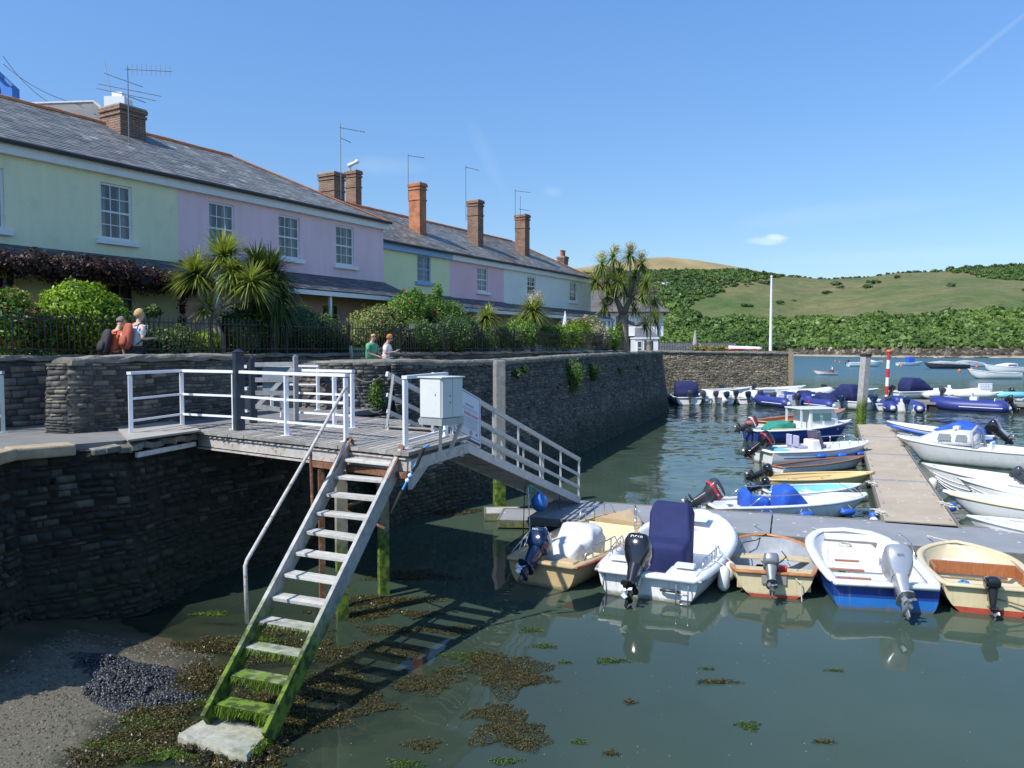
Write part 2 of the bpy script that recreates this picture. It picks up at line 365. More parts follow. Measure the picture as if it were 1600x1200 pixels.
# ------------------------------------------------------------------ rubble masonry of single stones
def poly_at(pts, cum, s):
    i = int(np.searchsorted(cum, s, side='right'))-1; i = max(0, min(i, len(pts)-2)); t = (s-cum[i])/(cum[i+1]-cum[i])
    p = pts[i].lerp(pts[i+1], t); d = (pts[i+1]-pts[i]).normalized(); return p, d
def rubble(pts, z0, z1, batter, lm=(.18, .55), hm=(.08, .2), out=.035, seed=1, gap=.012, s_from=0, holes=()):
    rg = random.Random(seed); pts = [Vector((p[0], p[1], 0)) for p in pts]; cum = [0]
    for a, b in zip(pts, pts[1:]): cum.append(cum[-1]+(b-a).length)
    S = cum[-1]; zt = z1 if callable(z1) else (lambda s: z1); zmax = max(zt(s) for s in np.linspace(0, S, 30))
    V = []; Q = []; r = []
    nv = []
    closed = (pts[0]-pts[-1]).length < .01
    for i in range(len(pts)):
        a = pts[i]-pts[i-1] if i > 0 else (pts[-1]-pts[-2] if closed else pts[1]-pts[0]); c = pts[i+1]-pts[i] if i < len(pts)-1 else (pts[1]-pts[0] if closed else a)
        a = a.normalized(); c = c.normalized(); na = Vector((a.y, -a.x, 0)); nc = Vector((c.y, -c.x, 0)); m_ = (na+nc).normalized(); nv.append(m_/max(.45, m_.dot(na)))
    def P(s, z, off):
        s = min(max(s, 0), S-1e-6); i = max(0, min(int(np.searchsorted(cum, s, side='right'))-1, len(pts)-2)); t = (s-cum[i])/(cum[i+1]-cum[i])
        k = off+batter*(zmax-z)/(zmax-z0); q = (pts[i]+nv[i]*k).lerp(pts[i+1]+nv[i+1]*k, t); zw = z+.055*mnoise.noise(Vector((s*.9+seed, z*.8, seed)))*min(1, max(0, (zmax-.05-z)*5)); return (q.x, q.y, zw)
    z = z0; row = 0
    while z < zmax-.02:
        h = rg.uniform(*hm); s = s_from-rg.uniform(0, .2); row += 1
        while s < S:
            l = rg.uniform(*lm)
            if rg.random() < .08: l *= 1.4
            sa, sb = max(s, s_from), min(s+l, S); top = min(z+h, zt((sa+sb)/2)); s += l
            if sb-sa < .04 or top-z < .03: continue
            # keep a stone inside one straight run
            for c in cum[1:-1]:
                if sa < c < sb:
                    if c-sa > sb-c: sb = c
                    else: sa = c
            if any(a <= (sa+sb)/2 <= b and e <= z <= f for a, b, e, f in holes): continue
            flat = out < .03; o = rg.uniform(-.4, 1)*out-(.018 if flat else 0); g = gap*(.5 if flat else 1); ch = min(.035, (top-z)*.28)*(.45 if flat else 1)
            j = lambda k=1: rg.uniform(-1, 1)*.012*k
            b = len(V)
            V += [P(sa+g*.4, z+g*.4, -.03), P(sb-g*.4, z+g*.4, -.03), P(sb-g*.4, top-g*.4, -.03), P(sa+g*.4, top-g*.4, -.03),
                  P(sa+g+ch+j(), z+g+ch*.6+j(), .02+o+j(.6)), P(sb-g-ch+j(), z+g+ch*.6+j(), .02+o+j(.6)), P(sb-g-ch+j(), top-g-ch*.6+j(), .02+o+j(.6)), P(sa+g+ch+j(), top-g-ch*.6+j(), .02+o+j(.6))]
            rr = rg.random(); Q += [(b+4,b+5,b+6,b+7), (b,b+1,b+5,b+4), (b+1,b+2,b+6,b+5), (b+2,b+3,b+7,b+6), (b+3,b,b+4,b+7)]; r += [rr]*5
        z += h
    # mortar face behind the stones
    ss = sorted(set(list(np.linspace(s_from, S, max(2, int((S-s_from)/1.0)+1)))+[c for c in cum if c >= s_from]))
    b = len(V)
    for s in ss: V += [P(s, z0, -.015), P(s, zt(s), -.015)]
    for i in range(len(ss)-1): Q.append((b+2*i, b+2*i+2, b+2*i+3, b+2*i+1)); r.append(.22)
    return V, Q, r
def merge(lists):
    V = []; Q = []; r = []
    for a, b, c in lists:
        o = len(V); V += list(a); Q += [tuple(i+o for i in q) for q in b]; r += list(c)
    return V, Q, r
def coping(pts, zs, wd, h, mat, name, parent=None, seed=3, rough=.02, round_=.35, inner=0):
    # rounded stone capping swept along a line; zs = top heights at the points
    rg = random.Random(seed); pts = [Vector((p[0], p[1], 0)) for p in pts]; cum = [0]
    for a, b in zip(pts, pts[1:]): cum.append(cum[-1]+(b-a).length)
    S = cum[-1]; n = max(4, int(S/.22)); rings = []
    for i in range(n+1):
        s = S*i/n; p, d = poly_at(pts, cum, s); nn = Vector((d.y, -d.x, 0)); z = float(np.interp(s, cum, zs))
        prof = [(.5, -h), (.53, -h*.45), (.46, -h*.12), (.22, 0), (-.22, 0), (-.46, -h*.12), (-.53, -h*.45), (-.5, -h)]
        lo = rough*mnoise.noise(Vector((s*1.3, seed, 0)))*2
        rings.append([p+nn*(a*wd+inner+rg.uniform(-1, 1)*rough*.6)+Vector((0, 0, z+b+lo+rg.uniform(-1, 1)*rough)) for a, b in prof])
    mb = MB(); mb.loft(rings, closed=True); mb.r = [rg.random()*.3+.6 for _ in mb.r]
    return mb.build(name, mat, parent, world=True, smooth=False)
# ================================================================== SETTING
random.seed(11); rng0 = np.random.default_rng(5)
def vn(x, y, s, seed=0):                                            # cheap smooth value noise on arrays
    x = x*s+seed*17.3; y = y*s-seed*9.1; xi = np.floor(x); yi = np.floor(y); fx = x-xi; fy = y-yi; fx = fx*fx*(3-2*fx); fy = fy*fy*(3-2*fy)
    h = lambda a, b: np.modf(np.abs(np.sin(a*127.1+b*311.7+seed)*43758.5453))[0]
    return (h(xi,yi)*(1-fx)+h(xi+1,yi)*fx)*(1-fy)+(h(xi,yi+1)*(1-fx)+h(xi+1,yi+1)*fx)*fy
def seabed(x, y):
    shore = -4.25+.10*(y-9.5)+.5*(vn(x, y, .5, 3)-.5)-1.35*np.clip(y-10.6, 0, 9)
    d = x-shore                                                      # + is seaward
    z = np.where(d < 0, -.14*d, -.075*d-.010*np.clip(d, 0, 99)**2)
    z = z+.05*(vn(x, y, 1.1, 1)-.5)+.03*(vn(x, y, 3.1, 2)-.5)
    z = z-np.clip(y-12.5, 0, 99)*.03*np.clip(d+2, 0, 1)
    return np.clip(z, -2.6, .9)
def grid(x0, x1, y0, y1, nx, ny, fx=None, fy=None):
    xs = np.linspace(0, 1, nx); ys = np.linspace(0, 1, ny)
    if fy: ys = ys**fy
    X, Y = np.meshgrid(x0+(x1-x0)*xs, y0+(y1-y0)*ys)
    i = np.arange(nx*ny).reshape(ny, nx); Q = np.stack([i[:-1,:-1], i[:-1,1:], i[1:,1:], i[1:,:-1]], -1).reshape(-1, 4)
    return X.ravel(), Y.ravel(), Q
# --- seabed and foreshore
m, n, p, o = newmat('seabed'); pos, xyz = wpos(n)
f1 = noise(n, 1.3, 6, vec=pos); f2 = noise(n, 14, 5, vec=pos, rough=.75); f3 = noise(n, 60, 3, vec=pos)
grav = mixc(n, f3, ramp(n, f2, [(.25, (.05,.047,.030)), (.55, (.125,.115,.075)), (.8, (.24,.22,.15))]), ramp(n, f3, [(.3, (.055,.05,.035)), (.7, (.22,.20,.145))]))
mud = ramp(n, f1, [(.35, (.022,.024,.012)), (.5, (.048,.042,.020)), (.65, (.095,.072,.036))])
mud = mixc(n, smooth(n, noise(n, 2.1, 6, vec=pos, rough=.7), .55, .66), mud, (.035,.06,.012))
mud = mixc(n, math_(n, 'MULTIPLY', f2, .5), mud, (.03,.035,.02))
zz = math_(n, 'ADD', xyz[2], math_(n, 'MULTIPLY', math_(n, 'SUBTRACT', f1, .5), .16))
gm = math_(n, 'MULTIPLY', math_(n, 'MULTIPLY', smooth(n, zz, .0, .05), smooth(n, math_(n, 'ADD', xyz[0], f1), -5.9, -5.3)), smooth(n, math_(n, 'ADD', math_(n, 'ADD', xyz[1], math_(n, 'MULTIPLY', xyz[0], .35)), math_(n, 'MULTIPLY', f1, 1.5)), 9.8, 9.2))  # gravel zone; the x mask darkens ground by the wall, painting in its shade
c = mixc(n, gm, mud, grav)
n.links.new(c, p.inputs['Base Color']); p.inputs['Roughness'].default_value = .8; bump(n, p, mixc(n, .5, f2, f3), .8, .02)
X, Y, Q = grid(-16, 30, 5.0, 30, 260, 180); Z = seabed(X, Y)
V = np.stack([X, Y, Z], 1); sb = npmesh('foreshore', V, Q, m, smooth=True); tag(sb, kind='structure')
gd_ = MB(); gd_.box((300, 600, -3.2), (2600, 2400, .4)); sbd = gd_.build('seabed', M('deep_mud', (.03,.035,.03), .9, .2)); tag(sbd, kind='structure')
# --- water
m, n, p, o = newmat('water'); n.nodes.remove(p); pos, xyz = wpos(n)
far = smooth(n, math_(n, 'ADD', math_(n, 'MULTIPLY', xyz[0], .35), xyz[1]), 17, 44)
def slope(scale, det, st, ky):
    x = n.nodes.new('ShaderNodeTexNoise'); x.inputs['Scale'].default_value = scale; x.inputs['Detail'].default_value = det; mp = n.nodes.new('ShaderNodeMapping'); mp.inputs['Scale'].default_value = st
    n.links.new(pos, mp.inputs['Vector']); n.links.new(mp.outputs[0], x.inputs['Vector']); v = n.nodes.new('ShaderNodeVectorMath'); v.operation = 'MULTIPLY_ADD'; n.links.new(x.outputs['Color'], v.inputs[0])
    v.inputs[1].default_value = (ky*.8, ky, 0); v.inputs[2].default_value = (-ky*.4, -ky*.5, 0); return v.outputs[0]
def vscale(v, f):
    q = n.nodes.new('ShaderNodeVectorMath'); q.operation = 'SCALE'; n.links.new(v, q.inputs[0]); n.links.new(f, q.inputs['Scale']); return q.outputs[0]
def vadd(a, c):
    q = n.nodes.new('ShaderNodeVectorMath'); q.operation = 'ADD'; n.links.new(a, q.inputs[0])
    if isinstance(c, tuple): q.inputs[1].default_value = c
    else: n.links.new(c, q.inputs[1])
    return q.outputs[0]
far2 = smooth(n, xyz[1], 55, 130); gust = smooth(n, noise(n, .03, 4, vec=pos, stretch=(.4, 1, 1)), .35, .65)
v = vadd(slope(.8, 3, (1, .8, 1), .10), slope(3.4, 3, (.8, 1.2, 1), .028)); v = vadd(v, vscale(slope(2.6, 4, (.6, 1.25, 1), .30), far)); v = vadd(v, vscale(slope(.35, 2, (.5, 1, 1), .10), far))
v = vadd(v, vscale(slope(.9, 5, (.5, 1.3, 1), .45), far2)); v = vadd(v, (0, 0, 1)); nm = n.nodes.new('ShaderNodeVectorMath'); nm.operation = 'NORMALIZE'; n.links.new(v, nm.inputs[0]); b = nm
fr = n.nodes.new('ShaderNodeFresnel'); fr.inputs[0].default_value = 1.333; n.links.new(b.outputs[0], fr.inputs['Normal'])
gl_ = n.nodes.new('ShaderNodeBsdfGlossy'); n.links.new(math_(n, 'ADD', math_(n, 'MULTIPLY', far2, .22), .015), gl_.inputs['Roughness']); n.links.new(b.outputs[0], gl_.inputs['Normal'])
tr = n.nodes.new('ShaderNodeBsdfTransparent'); tr.inputs[0].default_value = (.80, .88, .80, 1)
df = n.nodes.new('ShaderNodeBsdfDiffuse'); farm = smooth(n, xyz[1], 60, 160)
murkc = mixc(n, farm, mixc(n, noise(n, .35, 3, vec=pos), (.046,.074,.054), (.066,.096,.066)), mixc(n, noise(n, .05, 5, vec=pos, stretch=(.35, 1, 1)), (.020,.085,.125), (.035,.125,.155)))
n.links.new(murkc, df.inputs[0])
x1 = n.nodes.new('ShaderNodeMixShader'); n.links.new(attr(n, 'murk'), x1.inputs[0]); n.links.new(tr.outputs[0], x1.inputs[1]); n.links.new(df.outputs[0], x1.inputs[2])
x2 = n.nodes.new('ShaderNodeMixShader'); n.links.new(math_(n, 'MULTIPLY', fr.outputs[0], math_(n, 'SUBTRACT', 1.0, math_(n, 'MULTIPLY', far2, .45))), x2.inputs[0]); n.links.new(x1.outputs[0], x2.inputs[1]); n.links.new(gl_.outputs[0], x2.inputs[2]); n.links.new(x2.outputs[0], o.inputs[0])
WX0 = -8
X1, Y1, Q1 = grid(-16, 30, 5.0, 30, 93, 51)
dep = np.clip(-seabed(X1, Y1), 0, 9); mk = 1-np.exp(-2.0*dep)*.92
V1 = np.stack([X1, Y1, np.zeros_like(X1)], 1)
ext = [(-900,-40,0),(-16,-40,0),(30,-40,0),(1500,-40,0),(-900,5,0),(-16,5,0),(30,5,0),(1500,5,0),(-900,30,0),(-16,30,0),(30,30,0),(1500,30,0),(-900,1500,0),(-16,1500,0),(30,1500,0),(1500,1500,0)]
qe = []
for j in range(3):
    for i in range(3):
        if (i, j) != (1, 1): a = j*4+i; qe.append((a, a+1, a+5, a+4))
V = np.concatenate([V1, np.array(ext, float)]); Q = np.concatenate([Q1, np.array(qe)+len(V1)]); mk = np.concatenate([mk, np.full(16, 1.0)])
wt = npmesh('water', V, Q, m, extra={'murk': ('POINT', mk)}); tag(wt, kind='structure')
# --- hills on the far shore, built in polar rows about the harbour
def az_of(px): return math.atan2((px-800)/F, 1)
def rshore(px): return interp(px, [(-3000, 420), (850, 420), (1240, 405), (1400, 345), (1480, 325), (1600, 330), (1800, 380), (2600, 420), (5000, 420)])
sky_y = [(-3000, 470), (300, 440), (850, 428), (950, 421), (1010, 418), (1100, 417), (1150, 417), (1200, 424), (1290, 430), (1350, 427), (1400, 421), (1460, 420), (1500, 414), (1600, 409), (1700, 402), (2000, 390), (2600, 400), (5000, 430)]
RID = 620.0
def hz(px, rho):
    H = (543-interp(px, sky_y)+2)/F*RID
    if rho <= .02: return lerp(-1.0, 2.5, max(rho, 0)/.02)
    t = (rho-.02)/.98
    z = 2.5+(H-2.5)*(1.25*t-.25*t*t) if t < 1 else H-(t-1)*60
    return z
def hpt(px, rho):
    r0 = rshore(px); r = r0+(RID-r0)*rho; kx = (px-800)/F; x = kx*r; y = r
    z = hz(px, rho)
    if rho > .03: z += 1.6*mnoise.noise(Vector((x*.02, y*.02, 0)))*min(1, (rho-.03)*6)*(1 if rho < .9 else .6)
    return (x, y, z)
def hpix(P): return 800+P[0]/P[1]*F, 543-(P[2]-EYE)/P[1]*F
m, n, p, o = newmat('hill_grass'); pos, xyz = wpos(n)
g1 = noise(n, .012, 6, vec=pos, rough=.6); g2 = noise(n, .12, 6, vec=pos, rough=.75); g3 = noise(n, .9, 4, vec=pos, rough=.8)
gc = ramp(n, g1, [(.36, (.070,.115,.026)), (.5, (.135,.140,.052)), (.64, (.175,.152,.068))])
gc = mixc(n, 1.0, gc, ramp(n, g2, [(.3, (.55,.66,.52)), (.7, (1.30,1.24,1.20))]), 'MULTIPLY'); gc = mixc(n, 1.0, gc, ramp(n, g3, [(.3, (.62,.66,.60)), (.7, (1.3,1.3,1.3))]), 'MULTIPLY')
rk = ramp(n, noise(n, .35, 6, vec=pos, rough=.8, stretch=(1, 1, 3)), [(.35, (.03,.028,.022)), (.52, (.10,.085,.062)), (.68, (.24,.21,.16))])
c = mixc(n, smooth(n, math_(n, 'ADD', xyz[2], math_(n, 'MULTIPLY', g3, 2)), 3.6, 4.6), rk, gc)
n.links.new(c, p.inputs['Base Color']); p.inputs['Roughness'].default_value = .95; bump(n, p, g3, .6, .6)
pxs = np.concatenate([np.linspace(-2200, 800, 40), np.linspace(810, 1700, 220), np.linspace(1720, 4200, 50)]); rhos = list(np.linspace(-.01, .05, 14))+list(np.linspace(.06, 1.0, 70))+[1.06, 1.15, 1.3]
V = [hpt(a, b) for b in rhos for a in pxs]; i = np.arange(len(V)).reshape(len(rhos), len(pxs)); Q = np.stack([i[:-1,:-1], i[:-1,1:], i[1:,1:], i[1:,:-1]], -1).reshape(-1, 4)
tag(npmesh('hill', V, Q, m, smooth=True), kind='structure')
# farther golden hill
mg = M('golden_grass', (.30,.235,.11), .95, .25, .02)
V = []; A = np.linspace(500, 1500, 90); B = np.linspace(0, 1, 24)
for b_ in B:
    for a in A:
        r = 800+250*b_; top = interp(a, [(500, 470), (800, 425), (900, 420), (960, 411), (1000, 405), (1040, 402.5), (1080, 406), (1120, 413), (1170, 421), (1250, 440), (1500, 480)])
        H = (543-top+4)/F*1000; V.append(((a-800)/F*r, r, H*math.sin(min(1, b_*1.25)*math.pi/2)+mnoise.noise(Vector((a*.02, b_*4, 0)))*1.0))
i = np.arange(len(V)).reshape(len(B), len(A)); Q = np.stack([i[:-1,:-1], i[:-1,1:], i[1:,1:], i[1:,:-1]], -1).reshape(-1, 4)
tag(npmesh('far_hill', V, Q, mg, smooth=True), kind='structure')
# woods and scrub on the hill: one mass nobody could count
wood = leafmat('wood_leaf', [(.030,.062,.018), (.065,.120,.027), (.115,.190,.038), (.20,.28,.06)], .15)
rg = random.Random(4); blobs = []; tone = []
def field(px, py):                                                   # inside the open field?
    lo = interp(px, [(1020, 455), (1060, 480), (1100, 500), (1200, 497), (1330, 499), (1400, 496), (1500, 490), (1620, 484), (1800, 480)])
    hi = interp(px, [(1020, 500), (1060, 488), (1090, 472), (1120, 458), (1150, 446), (1200, 436), (1260, 430), (1450, 424), (1500, 428), (1530, 436), (1620, 440), (1800, 446)])
    return hi+mnoise.noise(Vector((px*.05, 1, 0)))*4 < py < lo+mnoise.noise(Vector((px*.04, 5, 0)))*5
tries = 0
while len(blobs) < 8600 and tries < 90000:
    tries += 1
    px = rg.uniform(700, 1720); rho = rg.random()**1.25; P = hpt(px, max(.035, rho)); qx, qy = hpix(P)
    if field(qx, qy): continue
    r = rg.uniform(1.1, 2.8)*(1 if qy > 480 else .80)*(1.5 if rg.random() < .06 else 1)
    if qy < 425: r *= .62
    pt = .5+.9*mnoise.noise(Vector((P[0]*.02, P[1]*.014, 3)))+.5*mnoise.noise(Vector((P[0]*.07, P[1]*.05, 9))); blobs.append(((P[0], P[1], P[2]+r*.45), (r*1.2, r*1.2, r*rg.uniform(.45, .8)))); tone.append(.55*max(0, pt)*(1 if qy > 478 else .6)+.5*rg.random()*(1.0 if qy > 478 else .5)+(.12 if qy > 478 else .16))
for _ in range(60):                                                  # lone bushes in the field
    px = rg.uniform(1060, 1700); rho = rg.uniform(.1, .95); P = hpt(px, rho); qx, qy = hpix(P)
    if field(qx, qy) and (rg.random() < .6):
        for k in range(rg.randint(1, 4)):
            r = rg.uniform(1.2, 2.4); blobs.append(((P[0]+rg.uniform(-4,4), P[1]+rg.uniform(-4,4), P[2]+r*.3), (r*1.3, r*1.3, r*.7))); tone.append(.15)
for px in np.arange(900, 1700, 3.2):                                 # hedge along the crest
    P = hpt(px+rg.uniform(-1,1), .985); r = rg.uniform(.9, 2.1)*(1.25 if px > 1470 or px < 1180 else .8)
    if 1010 < px < 1600 and rg.random() < .22: continue
    blobs.append(((P[0], P[1], P[2]+r*.4), (r, r, r*.8))); tone.append(.12)
rngw = np.random.default_rng(8); Vs = []; Qs = []; rs = []; off = 0
BB = np.array([list(c)+list(r) for c, r in blobs]); TT = np.array(tone); K = 38
k = np.repeat(np.arange(len(BB)), K); d = rngw.normal(size=(len(k), 3)); d /= np.linalg.norm(d, axis=1)[:,None]; d[:,2] = np.abs(d[:,2])*1.1-.25
rad = .72+.42*rngw.random(len(k)); P = BB[k,:3]+d*BB[k,3:]*rad[:,None]; nr = d+rngw.normal(size=d.shape)*.5; nr /= np.linalg.norm(nr, axis=1)[:,None]
a = np.cross(nr, rngw.normal(size=d.shape)); a /= np.linalg.norm(a, axis=1)[:,None]; b_ = np.cross(nr, a); s = (BB[k,3]*.30*(.6+.8*rngw.random(len(k))))[:,None]
V = np.stack([P-a*s, P+b_*s*.7, P+a*s, P-b_*s*.7], 1).reshape(-1, 3); Q = np.arange(len(V)).reshape(-1, 4); r_ = np.clip(TT[k]*.75+.22*rngw.random(len(k)), 0, 1)
D = []
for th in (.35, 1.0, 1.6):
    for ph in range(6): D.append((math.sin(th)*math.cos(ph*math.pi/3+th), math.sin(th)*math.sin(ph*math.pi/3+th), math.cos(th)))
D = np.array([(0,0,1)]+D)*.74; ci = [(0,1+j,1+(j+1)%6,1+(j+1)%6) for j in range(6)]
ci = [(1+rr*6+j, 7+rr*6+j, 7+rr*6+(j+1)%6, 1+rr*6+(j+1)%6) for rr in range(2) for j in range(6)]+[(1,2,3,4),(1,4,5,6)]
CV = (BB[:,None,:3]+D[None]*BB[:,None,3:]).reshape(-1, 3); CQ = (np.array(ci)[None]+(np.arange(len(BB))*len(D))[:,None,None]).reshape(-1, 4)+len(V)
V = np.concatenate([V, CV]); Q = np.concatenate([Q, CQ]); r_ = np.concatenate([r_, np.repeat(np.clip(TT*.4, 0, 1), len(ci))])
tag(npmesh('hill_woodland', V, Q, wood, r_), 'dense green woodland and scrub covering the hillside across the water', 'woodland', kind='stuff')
# rocks and pale beach along the far shore
V = []; Q = []; r = []; rgk = random.Random(9)
for px in np.arange(1180, 1720, 1.5):
    for _ in range(6):
        rho = rgk.choice((rgk.uniform(-.004,.02), rgk.uniform(.0,.045))); P = Vector(hpt(px+rgk.uniform(-1,1), rho)); sx = rgk.uniform(1.2, 4.2); sy = rgk.uniform(1, 3); sz = rgk.uniform(.5, 3.2)*(1 if rho > .004 else .25); b_ = len(V)
        for z in (-.6, 1):
            for x, y in ((-1,-1),(1,-1),(1,1),(-1,1)):
                kk = .55 if z > 0 else 1; V.append((P.x+x*sx*.5*kk+rgk.uniform(-.4,.4), P.y+y*sy*.5*kk+rgk.uniform(-.4,.4), max(P.z, 0)+z*sz*.6+rgk.uniform(-.2,.2)))
        rr = rgk.random()*(.55 if rho < .008 else 1); Q += [(b_+4,b_+5,b_+6,b_+7),(b_,b_+1,b_+5,b_+4),(b_+1,b_+2,b_+6,b_+5),(b_+2,b_+3,b_+7,b_+6),(b_+3,b_,b_+4,b_+7)]; r += [rr]*5
rkm = stonemat('shore_rock', [(0, (.028,.026,.02)), (.55, (.075,.062,.045)), (.8, (.17,.145,.105)), (1, (.32,.28,.21))], wet=False, sc_=.5)
tag(npmesh('shore_rocks', V, Q, rkm, r), 'dark weedy rocks lining the foot of the wooded far shore', 'rocks', kind='stuff')
bm = MB(); pts = []
for px in np.arange(1240, 1640, 6): pts.append(px)
rings = []
for px in pts:
    wdt = 5+4*math.sin((px-1240)/400*math.pi*2+1)+2*math.sin(px*.13); r0 = rshore(px); k_ = (px-800)/F
    rings.append([Vector((k_*(r0-wdt*.9), r0-wdt*.9, -.3)), Vector((k_*(r0-wdt*.5), r0-wdt*.5, .35)), Vector((k_*(r0+1), r0+1, .9)), Vector((k_*(r0+4), r0+4, -.5))])
bm.loft(rings, closed=True); tag(bm.build('beach', M('pale_sand', (.34,.285,.20), .95, .3, .2), smooth=True), kind='structure')
# --- quay ground
PAVE = 2.75; PROM = 3.3; GARD = 3.75
E = [(-14,7.6),(-7.0,7.9),(-7.25,11.55),(-6.1,12.65),(-5.75,14.3),(-4.6,16.1),(-3.6,18.2),(-3.0,19.7)]
RW = [(-3.0,19.7),(-1.5,21.8),(-.1,25.2),(2.0,31.2),(4.6,38.6),(7.2,45.6),(8.9,50.3),(9.7,52.4),(10.15,54.0),(10.1,55.6),(9.7,57.5),(10.6,66),(12,81)]
FW = [(12,81),(28.6,82.3)]
u1 = Vector((math.sin(R(30.2)), math.cos(R(30.2)), 0)); n1 = Vector((u1.y, -u1.x, 0))      # along the terrace, towards the water
RL = Vector((-3.93, 24.4, 0))                                        # a point of the garden railing line
def rl(s, w=0): q = RL+u1*s-n1*w; return q
asph = M('quay_asphalt', (.20,.195,.185), .92, .14, 1.6, dirt=(.10,.098,.09), dirt_amt=.5, bmp=.4, bscale=90)
def inset(pts, k):
    out_ = []
    for i, q in enumerate(pts):
        a = Vector(pts[max(i-1,0)]); b = Vector(pts[min(i+1,len(pts)-1)]); d = (b-a).normalized(); out_.append((q[0]-d.y*k, q[1]+d.x*k))
    return out_
g = MB(); g.prism(inset(E, .22)+inset(RW, .3)[1:]+[(12.3,81.5),(28.4,82.8),(34,110),(-60,110),(-60,7.8)], -1, PAVE)
tag(g.build('quay_pavement', asph), kind='structure')
g = MB(); p0 = rl(-11.6, -.0); inn = inset(RW, .42)
prom = [(-8.2,15.4),(-6.95,18.3),(-5.1,20.1),(-4.2,20.6)]+inn[1:8]+[(9.4,60),(11.6,81.4),(28.4,82.8),(30,100),(10,100)]+[(3.4,37.7), tuple(rl(6,0)[:2]), tuple(rl(-9.8,0)[:2])]
g.prism(prom, 2.5, PROM);
tag(g.build('promenade', M('promenade_paving', (.24,.23,.215), .9, .12, 1.2, bmp=.3)), kind='structure')
GLN = [rl(-24), rl(6), rl(10), Vector((3.6,37.6,0)), Vector((6.35,45.2,0))]
g = MB(); g.prism([tuple(q[:2]) for q in (rl(-30,20), rl(-30,.2), rl(6,.2), rl(10,.2), Vector((3.45,37.7,0)), Vector((6.2,45.3,0)), Vector((3,50,0)))], 2.5, GARD)
tag(g.build('garden_ground', M('garden_soil', (.07,.06,.035), .95, .3, 2)), kind='structure')
# concrete kerb along the near quay edge
g = MB(); ke = [Vector((*q, 0)) for q in inset(E, .18)]
for A0, B0, nseg in ((ke[1], ke[2], 1), (ke[2], ke[3].lerp(ke[2], .45), 1)):
    for i in range(nseg):
        A_ = A0.lerp(B0, (i+.02)/nseg); B_ = A0.lerp(B0, (i+.98)/nseg); g.bar(A_+Vector((0,0,PAVE-.06)), B_+Vector((0,0,PAVE-.06)), .42, .18)
tag(g.build('kerb', M('tan_kerb', (.40,.31,.20), .9, .2, 5, dirt=(.15,.13,.1), dirt_amt=.6, bmp=.5, bscale=25), bevel=.03), kind='structure')
# --- walls
slate_stops = [(0, (.048,.048,.045)), (.3, (.105,.105,.100)), (.65, (.155,.150,.135)), (.9, (.22,.20,.16)), (1, (.31,.28,.22))]
wallm = stonemat('slate_rubble', slate_stops); darkm = stonemat('shaded_algae_slate_rubble', [(0, (.010,.011,.009)), (.3, (.026,.028,.023)), (.8, (.050,.050,.040)), (1, (.13,.125,.10))]); copm = stonemat('coping_stone', [(0, (.12,.115,.10)), (1, (.27,.26,.225))], wet=False, sc_=14, lichen=(.20,.17,.06))  # darkm: tones darkened for algae and for deep shade painted into the stone
palem = stonemat('pale_rubble', [(0, (.13,.11,.08)), (.2, (.20,.17,.12)), (.6, (.29,.25,.18)), (1, (.44,.39,.29))], wet=False, sc_=8)
holes = [(6.6, 7.3, 1.9, 2.12, ), (9.3, 9.8, .9, 1.5), (8.3, 8.7, 1.35, 1.5), (5.0, 5.3, 1.5, 1.75)]
ES = inset(E, .14)[:-1]+[(-3.0,19.7)]
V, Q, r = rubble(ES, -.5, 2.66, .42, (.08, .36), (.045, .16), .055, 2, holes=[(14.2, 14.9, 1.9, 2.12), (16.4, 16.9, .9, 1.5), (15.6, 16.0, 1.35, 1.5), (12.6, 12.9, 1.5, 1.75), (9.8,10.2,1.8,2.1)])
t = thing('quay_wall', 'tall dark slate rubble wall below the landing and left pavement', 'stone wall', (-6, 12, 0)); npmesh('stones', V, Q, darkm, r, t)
g = MB()
for P0, P1, nn_ in (((-6.5,12.27), E[3], 3), (E[3], E[4], 11)):
    for i in range(nn_):
        a = Vector((*P0, 0)).lerp(Vector((*P1, 0)), (i+.5)/nn_); d_ = Vector((P1[0]-P0[0], P1[1]-P0[1], 0)).normalized()
        g.bar(a-d_*.11+Vector((-.1*d_.y,.1*d_.x,2.64+random.uniform(-.03,.03))), a+d_*.11+Vector((-.1*d_.y,.1*d_.x,2.64+random.uniform(-.03,.03))), .34+random.uniform(-.07,.03), .10)
g.build('edge_stones', copm, t, world=True, bevel=.02)
g = MB(); g.bar((-6.05,12.72,2.52), (-5.70,14.2,2.52), .05, .08); g.build('edge_rail', M('white_rusty', (.62,.62,.60), .55, .1, 5, dirt=(.25,.10,.04), dirt_amt=.8), t, world=True)
# parapet beside the landing (free-standing, rounded left end)
ringA = [(-8.15,13.9),(-7.72,13.75),(-7.42,14.05),(-6.15,18.0),(-6.55,18.2),(-8.15,13.9)]
def parapet(name, label, ring, zb, ztop, cop, cz, seed, m=wallm, wd=.5, lm=(.08,.4)):
    c0 = ring[0]; t = thing(name, label, 'stone wall', (c0[0], c0[1], zb)); V, Q, r = rubble(ring, zb, ztop, .04, lm, (.035,.11), .016, seed); npmesh('stones', V, Q, m, r, t)
    coping(cop, cz, wd, .13, copm, 'coping', t, seed); return t
parapet('parapet_wall', 'short free-standing slate parapet behind the white railing, its left end rounded and sunlit', ringA, 2.6, 3.98, [(-7.86,13.85),(-7.2,15.2),(-6.35,18.12)], [4.06,4.12,4.1], 5, wd=.52)
ringB = [(-6.0,20.7),(-4.65,19.2),(-4.45,19.12),(-3.0,19.75),(-3.0,20.4),(-4.4,20.0),(-5.6,21.1),(-6.0,20.7)]
